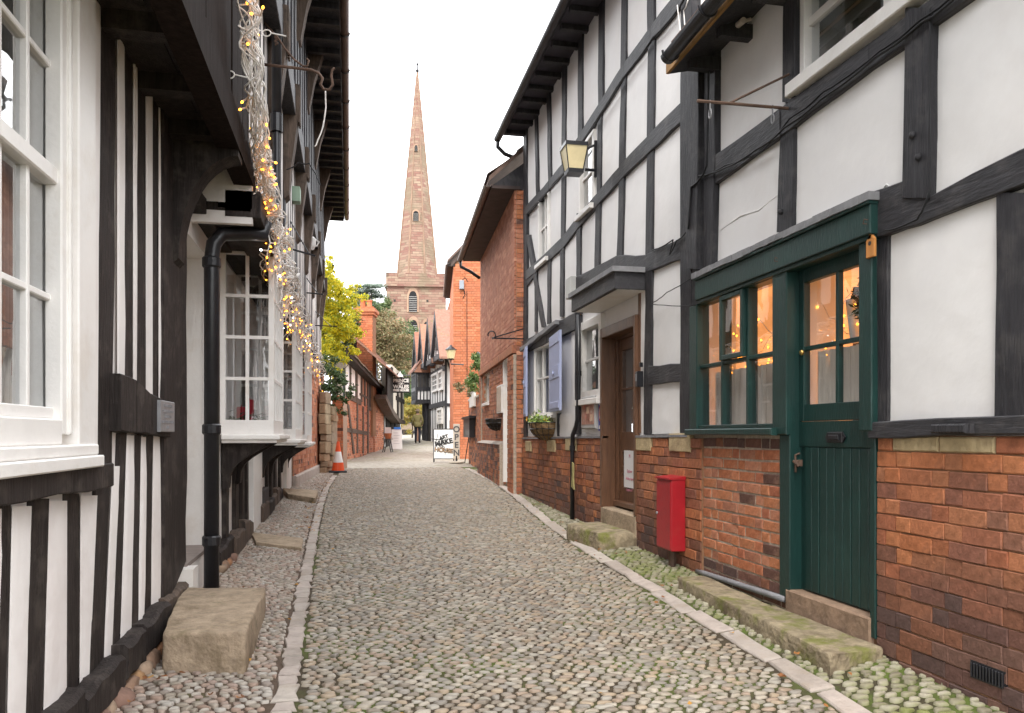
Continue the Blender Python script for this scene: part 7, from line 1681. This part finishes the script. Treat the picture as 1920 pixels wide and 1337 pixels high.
# lantern
lu, lz = RF.px(1073, 300, .30); lc = RF.w(lu, lz, .28)
lan = thing('wall_lantern', 'large cream glass wall lantern with black top on the timbered upper storey', 'lantern', lc - Vector((0, 0, .2)))
def frus(z0, z1, r0, r1, m, nm, par, d=0):
    mb = MB(); A = [lc + RF.d * sx * r0 + RF.n * sy * r0 + Vector((0, 0, z0)) for sx, sy in ((-1, -1), (1, -1), (1, 1), (-1, 1))]; B = [lc + RF.d * sx * r1 + RF.n * sy * r1 + Vector((0, 0, z1)) for sx, sy in ((-1, -1), (1, -1), (1, 1), (-1, 1))]; return mb.loft(A, B).build(nm, m, par)
CREAMG = mat('aged_cream_glass', (0.62, 0.52, 0.30), .35, .12, 5, emit=.06, spec=.5)
frus(-.12, .13, .085, .125, CREAMG, 'lantern_glass', lan); frus(.13, .175, .135, .13, IRON, 'top', lan); frus(-.165, -.12, .09, .095, IRON, 'bottom', lan); frus(.175, .20, .10, .05, IRON, 'roof', lan)
for sx, sy in ((-1, -1), (1, -1), (1, 1), (-1, 1)):
    mb = MB(); mb.tube([lc + (RF.d * sx + RF.n * sy) * .087 + Vector((0, 0, -.12)), lc + (RF.d * sx + RF.n * sy) * .127 + Vector((0, 0, .13))], .007, 6); mb.build('corner_bar', IRON, lan)
mb = MB(); mb.tube([lc - RF.n * .13 + Vector((0, 0, -.1)), lc - RF.n * .27 + Vector((0, 0, -.1))], .018, 6); mb.tube([lc - RF.n * .13 + Vector((0, 0, .13)), lc - RF.n * .27 + Vector((0, 0, .2))], .014, 6); mb.tube([lc - RF.n * .26 + Vector((0, 0, -.18)), lc - RF.n * .26 + Vector((0, 0, .24))], .02, 6); mb.build('arm', IRON, lan)
# cables
def cable(name, fr, pts, off, r, label, m=CABLE):
    mb = MB(); P_ = []
    for x, y in pts: u, z = fr.px(x, y, off); P_.append(fr.w(u, z, off))
    out = []
    for i in range(len(P_) - 1):
        for k in range(6): out.append(P_[i].lerp(P_[i + 1], k / 6) + Vector((0, 0, -.012 * sin(pi * k / 6) + random.uniform(-.003, .003))))
    out.append(P_[-1]); mb.tube(out, r, 6); return tag(mb.build(name, m, None, smooth=True), label, 'cable')
cable('cable', RF, [(991, 400), (1033, 352), (1060, 322), (1100, 256), (1133, 206), (1175, 138), (1225, 70), (1271, 18), (1286, -10)], .055, .010, 'thick dark cable sagging along the upper rail of the tall timbered house')
cable('cable', RF, [(1301, 330), (1354, 318), (1420, 280), (1472, 238), (1540, 186), (1640, 108), (1727, 44), (1800, -12)], .065, .007, 'upper dark cable along the rail below the upper right window')
cable('cable', RF, [(1301, 338), (1360, 310), (1430, 282), (1480, 222), (1545, 172), (1650, 96), (1727, 36), (1800, -20)], .06, .006, 'lower dark cable along the rail below the upper right window')
cable('cable', RF, [(1329, 80), (1328, 200), (1325, 310), (1316, 330), (1296, 350), (1290, 430)], .085, .008, 'dark cable dropping down the corner boards between the two right houses')
cable('cable', RF, [(1744, 18), (1743, 160), (1746, 300), (1743, 360), (1720, 410), (1660, 432)], .055, .006, 'thin dark cable running down the big post of the near right house')
cable('cable', RF, [(1221, 470), (1262, 450), (1255, 478), (1268, 452), (1290, 430)], .05, .006, 'loop of dark cable on the beam above the brown door hood')
cable('cable', RF, [(1220, 570), (1305, 572)], .06, .004, 'thin horizontal wire between the brown door post and the shopfront')
cable('cable', RF, [(1222, 568), (1250, 548), (1302, 516)], .06, .004, 'thin slanting stay wire beside the green shopfront')
cable('white_cable', RF, [(1270, 10), (1276, 60), (1286, 70), (1282, 20), (1290, 0)], .07, .005, 'pale cable loop under the gutter end', WIREW)
# sign bracket without a sign, with two swivel hooks
bk = thing('sign_bracket', 'empty rusty sign bracket with two hooks by the upper right window', 'bracket', P(1420, 200, 5.2))
u, z = RF.px(1474, 203, .05); w0 = RF.w(u, z, .03); tipu = w0 + RF.n * .62 + Vector((0, .03, .01))
mb = MB(); mb.tube([w0, tipu], .010, 6); mb.tube([RF.w(u, z + .22, .03), w0.lerp(tipu, .66)], .008, 6); mb.build('arm', RUST, bk)
for f in (.18, .86):
    q = w0.lerp(tipu, f); mb = MB(); mb.tube([q + Vector((0, 0, .012)), q - Vector((0, 0, .05))], .006, 6)
    mb.tube([q + Vector((0, .018 * sin(a), -.075 + .03 * cos(a))) for a in [k * pi / 5 for k in range(11)]], .005, 5); mb.build('swivel_hook', LEAD, bk)
# camera, alarm box, intercom, notices
u, z = RF.px(1388, 42, .12); q = RF.w(u, z, .12); mb = MB(); mb.tube([q + Vector((0, .06, .0)), q + Vector((0, -.05, -.01))], .022, 10); mb.tube([q, q + Vector((.08, 0, .03))], .012, 6); tag(mb.build('security_camera', mat('cream_plastic', (0.6, 0.52, 0.46), .5, .08, 4), None), 'small cream security camera under the eaves of the near right house', 'camera')
u, z = RF.px(1080, 541); tag(MB().rect(RF, u - .12, u + .09, z - .13, z + .13, .02, .11, .01).build('alarm_box', mat('pale_grey_plastic', (0.50, 0.50, 0.48), .5, .08, 4), None), 'pale grey box on the wall above the door hood', 'box')
u, z = RF.px(1200, 711, .05); ic = MB().rect(RF, u - .035, u + .035, z - .075, z + .075, .03, .09, .008).build('intercom', IRON, None); tag(ic, 'black intercom box beside the brown door', 'intercom'); MB().rect(RF, u - .02, u + .02, z - .02, z + .05, .088, .094).build('face_plate', LEAD, ic)
u, z = RF.px(1201, 684, .04); tag(MB().rect(RF, u - .014, u + .014, z - .022, z + .022, .02, .05, .004).build('bell_push', IRON, None), 'tiny black bell push above the intercom', 'bell')
u0, u1 = RF.u(1125), RF.u(1098); z0, z1 = zat(RF, 1111, 804), zat(RF, 1111, 743)
nf = MB().rect(RF, u0, u1, z0, z1, .01, .06, .012).build('menu_case', mat('silver_frame', (0.45, 0.44, 0.43), .5, .1, 5), None); tag(nf, 'silver framed menu case with reddish pictures left of the brown door', 'display case')
MB().rect(RF, u0 + .04, u1 - .04, z0 + .05, z1 - .05, .058, .064).build('sheet', mat('red_brown_print', 0, .6, .3, 18, palette=[(0.42, 0.22, 0.17)], stain=(0.62, 0.5, 0.42), sscale=14, samt=.8), nf)
mb = MB(); rr = random.Random(2)
for i in range(6): a = u0 + .05 + (u1 - u0 - .1) * rr.random() * .6; zz = z0 + .07 + (z1 - z0 - .14) * rr.random() * .7; MB().rect(RF, a, a + .10, zz, zz + .08, .063, .0665 + i * .0006).build('picture', mat('print%d' % (i % 3), [(0.55, 0.12, 0.08), (0.60, 0.42, 0.30), (0.30, 0.14, 0.10)][i % 3], .6, .25, 20), nf)
u0, u1 = RF.u(1134), RF.u(1126); z0, z1 = zat(RF, 1130, 808), zat(RF, 1130, 749)
bs = MB().rect(RF, u0, u1, z0, z1, .01, .025).build('watch_sign', mat('royal_blue_sign', (0.06, 0.08, 0.36), .5, .05, 4), None); tag(bs, 'narrow blue sign with red and white roundel beside the brown door frame', 'sign')
zc_ = z0 + (z1 - z0) * .55; uc = (u0 + u1) / 2; rr_ = (u1 - u0) * .40
for r, m_, d_ in ((rr_, mat('sign_red', (0.65, 0.05, 0.06), .5, .04, 4), .0265), (rr_ * .72, WHT, .028), (rr_ * .4, mat('sign_red2', (0.65, 0.05, 0.06), .5, .04, 4), .0295)):
    mb = MB(); mb.slab(RF, [(uc + r * cos(a), zc_ + r * 1.5 * sin(a)) for a in [2 * pi * k / 20 for k in range(20)]], .02, d_); mb.build('roundel', m_, bs)
for f_ in (.12, .88): MB().rect(RF, u0 + .02, u1 - .02, z0 + (z1 - z0) * f_ - .02, z0 + (z1 - z0) * f_ + .02, .02, .0268).build('white_bar', WHT, bs)
# rain pipe and a strip of cloth on the tall timbered house
rpp = thing('rain_pipe', 'thin black rain pipe between the shutters and the brown door', 'pipe', RF.w(RF.u(1073), ground(2.8, 9), .06))
mb = MB(); pts = []
for x, y in ((1085, 590), (1085, 700), (1084, 780), (1080, 800), (1074, 815), (1073, 840), (1073, 985)): u, z = RF.px(x, y, .09); pts.append(RF.w(u, z, .09))
mb.tube(pts, .028, 10); mb.build('pipe', IRON, rpp, smooth=True)
for i in (1, 5): mb = MB(); mb.tube([pts[i] + Vector((0, 0, .03)), pts[i] - Vector((0, 0, .03))], .036, 10); mb.build('pipe_collar', IRON, rpp)
u, z = RF.px(1074, 890, .13); mb = MB(); mb.slab(RF, [(u - .03, z + .13), (u + .03, z + .15), (u + .035, z - .02), (u + .06, z - .15), (u - .06, z - .18), (u - .025, z - .05)], .12, .135); tag(mb.build('cloth_strip', mat('olive_cloth', (0.34, 0.30, 0.13), .9, .2, 8), None), 'strip of olive cloth tied to the rain pipe', 'cloth')
# jars in the upper right window
for i, (du, h, r, cc) in enumerate(((.25, .20, .045, (0.55, 0.50, 0.44)), (.62, .26, .05, (0.62, 0.60, 0.58)), (.74, .22, .05, (0.45, 0.30, 0.20)))):
    c = RF.w(uTop1 - .08 - du, HC + 2.25, -.13); mb = MB(); mb.lathe(c, [(r, 0), (r, h * .6), (r * .5, h * .75), (r * .5, h)], 12); tag(mb.build('jar', mat('jar%d' % i, cc, .3, .1, 5), None), '%s jar on the sill inside the upper right window' % ('small pale', 'tall whitish', 'brown')[i], 'jar')
# string of lights seen inside the shop
BULBM = emitter('warm_bulb', (1.0, 0.36, 0.03), 3.2); WBULB = emitter('cool_bulb', (0.9, 0.95, 1.0), 5.0)
def bulb_mesh(m_tip, L=.045, r=.006, tip=.009):
    mb = MB(); mb.tube([(0, 0, 0), (0, 0, L)], r, 6); nf_ = len(mb.f); mb.lathe((0, 0, L), [(r, 0), (tip, .006), (tip * .8, .014), (.001, .02)], 6)
    me = mb.mesh('bulb'); me.materials.append(mat('bulb_holder', (0.72, 0.55, 0.45), .5, .05, 5)); me.materials.append(m_tip)
    for p in me.polygons:
        if sum(me.vertices[v].co.z for v in p.vertices) / len(p.vertices) > L + .001: p.material_index = 1
    return me
BM1, BM2 = bulb_mesh(BULBM), bulb_mesh(WBULB); BM0 = bulb_mesh(WIREW); BMS = bulb_mesh(BULBM, .012, .003, .008)
si = thing('fairy_lights', 'warm fairy lights strung inside the green shopfront', 'fairy lights', RF.w(ws0, HC + .9, -.4)); rf = random.Random(17)
for seg in range(2):
    mb = MB(); pts = []
    for i in range(40):
        u = uD0 + (ws1 - uD0) * i / 39; pts.append(RF.w(u, HC + .80 - .12 * seg + .07 * sin(i * .9 + seg) + rf.uniform(-.02, .02), -.20 - .08 * seg))
    mb.tube(pts, .003, 4); mb.build('wire', WIREW, si)
    for i in range(60):
        p = rf.choice(pts) + Vector((rf.uniform(-.1, .1), rf.uniform(-.05, .05), -rf.uniform(.0, .28))); o = bpy.data.objects.new('bulb', BMS); link(o, si, Matrix.Translation(p) @ Matrix.Rotation(rf.uniform(0, 6), 4, 'X'))
# ================================================================== LEFT SIDE: fairy lights and iron arms
fl = thing('fairy_lights', 'thick tangle of white icicle fairy lights hanging along the left house front', 'fairy lights', P(480, 300, 5.5))
path = [P(462, -60, 4.75), P(465, 0, 4.85), P(472, 80, 5.0), P(478, 170, 5.2), P(484, 260, 5.5), P(497, 330, 5.9), P(506, 390, 6.4), P(513, 440, 6.8), P(522, 490, 7.4), P(534, 540, 8.2), P(548, 580, 9.3), P(562, 615, 10.8), P(575, 645, 12.5), P(588, 672, 14.5), P(597, 695, 16.5)]
def along(s):
    s = s * (len(path) - 1); i = min(int(s), len(path) - 2); return path[i].lerp(path[i + 1], s - i)
rr = random.Random(23); wires = []
for k in range(26):
    s0 = rr.uniform(0, .35) if k > 8 else 0.0; s1 = rr.uniform(.6, 1.0) if k % 2 else 1.0
    ph = [rr.uniform(0, 6) for _ in range(6)]; fr_q = [rr.uniform(9, 30) for _ in range(3)]; pts = []; n = 90
    for i in range(n + 1):
        s = s0 + (s1 - s0) * i / n; c = along(s); am = .06 + .08 * smooth((s - .3) / .3)
        pts.append(c + Vector((am * (.7 * sin(fr_q[0] * s * 2 + ph[0]) + .5 * sin(fr_q[1] * s * 4 + ph[1])), am * .8 * sin(fr_q[2] * s * 2 + ph[2]), am * (.6 * sin(fr_q[1] * s * 3 + ph[3])) - .0)))
    mb = MB(); mb.tube(pts, .0052, 5); mb.build('wire', WIREW, fl, smooth=True); wires.append(pts)
# icicle drops
for k in range(130):
    s = rr.uniform(.3, 1.0); c = along(s) + Vector((rr.gauss(0, .05), rr.gauss(0, .06), rr.uniform(-.03, .05))); L = rr.uniform(.10, .42) if s > .42 else rr.uniform(.05, .13); pts = [c]
    for j in range(6): pts.append(c + Vector((rr.gauss(0, .014), rr.gauss(0, .014), -L * (j + 1) / 6)))
    mb = MB(); mb.tube(pts, .005, 4); mb.build('wire_drop', WIREW, fl); wires.append(pts)
# loose loops sticking out
for k, (x, y, t_, r) in enumerate(((500, 62, 4.95, .02), (430, 140, 5.0, .025), (455, 395, 6.1, .035), (492, 460, 6.9, .04), (505, 400, 6.4, .03), (448, 380, 6.0, .02))):
    c = P(x, y, t_); mb = MB(); mb.tube([c + R_.to_3d() * r * cos(a) * 1.3 + Vector((0, 0, r * sin(a))) for a in [j * pi / 6 for j in range(13)]] + [c + R_.to_3d() * .12 - Vector((0, 0, .02))], .0042, 5); mb.build('wire_loop', WIREW, fl)
for k in range(290):
    p = rr.choice(rr.choice(wires)); me = BM1 if rr.random() < .75 else (BM0 if rr.random() < .9 else BM2); d_ = Vector((rr.gauss(0, 1), rr.gauss(0, 1), rr.gauss(-.2, .7))).normalized()
    o = bpy.data.objects.new('bulb', me); link(o, fl, Matrix.Translation(p) @ d_.to_track_quat('Z', 'Y').to_matrix().to_4x4())
o = bpy.data.objects.new('bulb', BM2); link(o, fl, Matrix.Translation(P(425, 141, 5.0)) @ Vector((-1, .1, .1)).to_track_quat('Z', 'Y').to_matrix().to_4x4())
# wrought iron arm with a hooked end and twisted stay
ia = thing('sign_bracket', 'rusty wrought iron sign arm with curled hook high on the left house', 'bracket', P(500, 130, 6.5))
def pt(x, y, t_=6.6): return P(x, y, t_)
mb = MB(); mb.tube([pt(494, 121), pt(540, 126), pt(583, 131), pt(597, 137), pt(605, 147), pt(601, 158), pt(607, 168), pt(618, 168), pt(624, 158), pt(621, 143), pt(623, 131), pt(628, 128)], .012, 7); mb.build('arm', RUST, ia, smooth=True)
mb = MB(); mb.tube([pt(499, 12), pt(486, 14), pt(487, 30), pt(504, 52), pt(522, 72), pt(535, 92), pt(552, 112), pt(568, 124), pt(576, 124), pt(579, 114), pt(575, 110)], .009, 6); mb.build('stay', RUST, ia, smooth=True)
mb = MB(); mb.tube([pt(518 + 3 * cos(k), 66 + k * 1.2) for k in range(0, 16)], .008, 5); mb.build('stay_knot', RUST, ia)
cable('white_cable', Frame(P(600, 200, 6.7).xy, R_, -FW), [(610, 170), (611, 200), (606, 235), (596, 262), (590, 275)], .0, .006, 'pale cable hanging from the iron arm on the left', WIREW)
for i, (pa, pb, t_, lab) in enumerate((((542, 466), (592, 480), 9.5, 'middle'), ((565, 548), (606, 552), 13.0, 'lower'), ((585, 610), (632, 612), 16.5, 'lowest and farthest'))):
    mb = MB(); a, b = P(*pa, t_), P(*pb, t_); mb.tube([a, b], .012, 6); mb.tube([a + Vector((0, 0, .35)), a.lerp(b, .75)], .008, 5); tag(mb.build('sign_bracket', IRON, None), 'black iron arm on the left house front, the %s one' % lab, 'bracket')
u, z = LU.px(548, 366); tag(MB().rect(LU, u - .08, u + .08, z - .09, z + .09, .0, .10, .01).build('junction_box', mat('pale_green_box', (0.24, 0.33, 0.25), .6, .1, 5), None), 'pale green junction box on the left house front', 'box')
q = P(585, 455, 13.5); mb = MB(); mb.lathe(q, [(.03, -.12), (.06, -.06), (.07, .06), (.03, .10)], 10); mb.tube([q + Vector((.06, 0, .05)), q + Vector((.12, 0, .02)), q + Vector((.07, 0, -.06))], .012, 5); tag(mb.build('white_insulator', WHT, None), 'white porcelain insulator with ring on the left house front', 'insulator')
cable('cable', Frame(P(520, 420, 7.6).xy, R_, -FW), [(537, 318), (560, 305), (580, 306), (592, 325), (601, 347)], 0, .006, 'thin cable arching across the left upper storey')
# ================================================================== inn sign
sg = thing('inn_sign', 'black hanging pub sign with white lettering on the left', 'sign', P(752, 737, 32.5)); fs = Frame(P(752, 720, 32.5).xy, R_, -FW); k_ = 32.5 / FPX
MB().rect(fs, -16 * k_, 16 * k_, HC + 78.5 * k_, HC + 107 * k_, -.04, .02, .006).build('board', mat('black_sign_paint', (0.015, 0.015, 0.017), .45, .1, 5), sg)
SGW = mat('sign_lettering_white', (0.80, 0.79, 0.75), .6, .03, 5)
for s, yy, sz in (('PRINCE', 714, .19), ('- OF -', 719.5, .10), ('WALES', 725.5, .20), ('FREE HOUSE', 732, .115)): text(s, sz, SGW, sg, facing(fs.w(0, HC + (815 - yy) * k_, .024), R_.to_3d()), bold=.008, spacing=1.0)
mb = MB(); mb.tube([fs.w(-36 * k_, HC + 111 * k_, -.01), fs.w(17 * k_, HC + 111 * k_, -.01)], .025, 6); mb.build('arm', IRON, sg)
for s in (-12, 12): mb = MB(); mb.tube([fs.w(s * k_, HC + 107 * k_, -.01), fs.w(s * k_, HC + 111 * k_, -.01)], .015, 5); mb.build('hanger', IRON, sg)
mb = MB(); mb.lathe(fs.w(-1 * k_, HC + 108 * k_, .12), [(.12, 0), (.10, .08), (.03, .14), (.02, .22)], 10); mb.build('lamp', mat('white_lamp', (0.75, 0.74, 0.72), .4, .05, 4), sg)
# lanterns on the orange house
for x, y, t_, lab, mm in ((906, 570 + 80, 24.0, 'a', CREAMG),):
    pass
def small_lantern(x, y, t_, s, label, mm):
    c = P(x, y, t_); l_ = thing('wall_lantern', label, 'lantern', c)
    mb = MB(); mb.lathe(c, [(s * .55, -s), (s * .8, s * .4)], 6); mb.build('lantern_glass', mm, l_); mb = MB(); mb.lathe(c, [(s * .95, s * .4), (s * .9, s * .55), (s * .3, s * 1.0), (s * .1, s * 1.25)], 8); mb.build('cap', IRON, l_)
    mb = MB(); mb.lathe(c, [(s * .5, -s * 1.2), (s * .58, -s)], 6); mb.build('base', IRON, l_); mb = MB(); mb.tube([c - Vector((0, 0, s * 1.2)), c - Vector((0, 0, s * 1.9)) , c - Vector((0, 0, s * 2)) + R_.to_3d() * .4], .025, 6); mb.build('arm', IRON, l_)
small_lantern(897, 668, 21.3, .10, 'small black lantern above the ivy on the garden wall', LEAD)
small_lantern(845.5, 661, 25.0, .19, 'cream wall lantern on the left corner of the orange brick house', CREAMG)
# ================================================================== person walking away
def person(px, py, h):
    g = basis(px, py); fw_ = FW.to_3d(); rt_ = R_.to_3d(); s = h / 1.75
    def V(r, f, z): return g + rt_ * r * s + fw_ * f * s + Vector((0, 0, z * s))
    J = {'pel': V(0, 0, .95), 'waist': V(0, .01, 1.10), 'chest': V(0, .02, 1.32), 'neck': V(0, .03, 1.49), 'head0': V(0, .04, 1.57), 'head1': V(0, .05, 1.69),
         'hl': V(-.10, 0, .90), 'kl': V(-.11, .09, .50), 'al': V(-.11, .06, .08), 'tl': V(-.12, .20, .035), 'hr': V(.10, 0, .90), 'kr': V(.11, .02, .49), 'ar': V(.11, -.14, .10), 'tr': V(.12, -.02, .035),
         'sl': V(-.20, .02, 1.42), 'el': V(-.27, -.05, 1.15), 'wl': V(-.22, .08, .97), 'fl': V(-.20, .13, .90), 'sr': V(.20, .02, 1.42), 'er': V(.27, -.02, 1.15), 'wr': V(.23, .10, .97), 'fr': V(.21, .14, .90)}
    R0 = {'pel': .155, 'waist': .16, 'chest': .175, 'neck': .065, 'head0': .085, 'head1': .095, 'hl': .10, 'kl': .075, 'al': .055, 'tl': .045, 'hr': .10, 'kr': .075, 'ar': .055, 'tr': .045, 'sl': .085, 'el': .068, 'wl': .045, 'fl': .035, 'sr': .085, 'er': .068, 'wr': .045, 'fr': .035}
    E = [('pel', 'waist'), ('waist', 'chest'), ('chest', 'neck'), ('neck', 'head0'), ('head0', 'head1'), ('pel', 'hl'), ('hl', 'kl'), ('kl', 'al'), ('al', 'tl'), ('pel', 'hr'), ('hr', 'kr'), ('kr', 'ar'), ('ar', 'tr'), ('chest', 'sl'), ('sl', 'el'), ('el', 'wl'), ('wl', 'fl'), ('chest', 'sr'), ('sr', 'er'), ('er', 'wr'), ('wr', 'fr')]
    ks = list(J); me = bpy.data.meshes.new('person'); me.from_pydata([J[k] for k in ks], [(ks.index(a), ks.index(b)) for a, b in E], [])
    o = bpy.data.objects.new('person', me); COL.objects.link(o); md = o.modifiers.new('skin', 'SKIN'); sv = me.skin_vertices[0].data
    for i, k in enumerate(ks): r = R0[k] * s; sv[i].radius = (r, r); sv[i].use_root = (k == 'pel')
    ss = o.modifiers.new('sub', 'SUBSURF'); ss.levels = 2; ss.render_levels = 2
    dg = bpy.context.evaluated_depsgraph_get(); m2 = bpy.data.meshes.new_from_object(o.evaluated_get(dg)); bpy.data.objects.remove(o)
    mats_ = [mat('dark_navy_trousers', (0.022, 0.024, 0.035), .8, .15, 12), mat('olive_jacket', (0.17, 0.145, 0.06), .85, .15, 10), mat('skin', (0.45, 0.27, 0.19), .6, .05, 8), mat('grey_brown_hair', (0.17, 0.13, 0.10), .8, .2, 30), mat('dark_shoe', (0.02, 0.018, 0.018), .6, .1, 8)]
    m2.materials.clear()
    for m_ in mats_: m2.materials.append(m_)
    for p in m2.polygons:
        c = sum((m2.vertices[v].co for v in p.vertices), Vector()) / len(p.vertices); z = (c.z - g.z) / s; lat = abs((c - g).dot(rt_)) / s
        p.material_index = 4 if z < .11 else 0 if (z < .93 and lat < .18) else 2 if (z < .95 and lat >= .18) else 1 if z < 1.50 else 2 if z < 1.56 else 3; p.use_smooth = True
    ob = link(bpy.data.objects.new('person', m2), None); tag(ob, 'person in olive jacket and dark trousers walking away up the lane', 'person')
    q = MB(); c = J['head1']; q.lathe(c + Vector((0, 0, -.02)), [(.115, 0), (.16, .0), (.155, .015), (.105, .03), (.10, .10), (.06, .125)], 14); q.build('flat_hat', mat('tan_hat', (0.20, 0.15, 0.10), .85, .15, 9), ob)
    q = MB(); q.lathe(J['pel'] - Vector((0, 0, .1)), [(.19 * s, 0), (.20 * s, .05), (.19 * s, .25)], 16); q.build('jacket_hem', mats_[1], ob, smooth=True)
person(783, 831, 1.66)
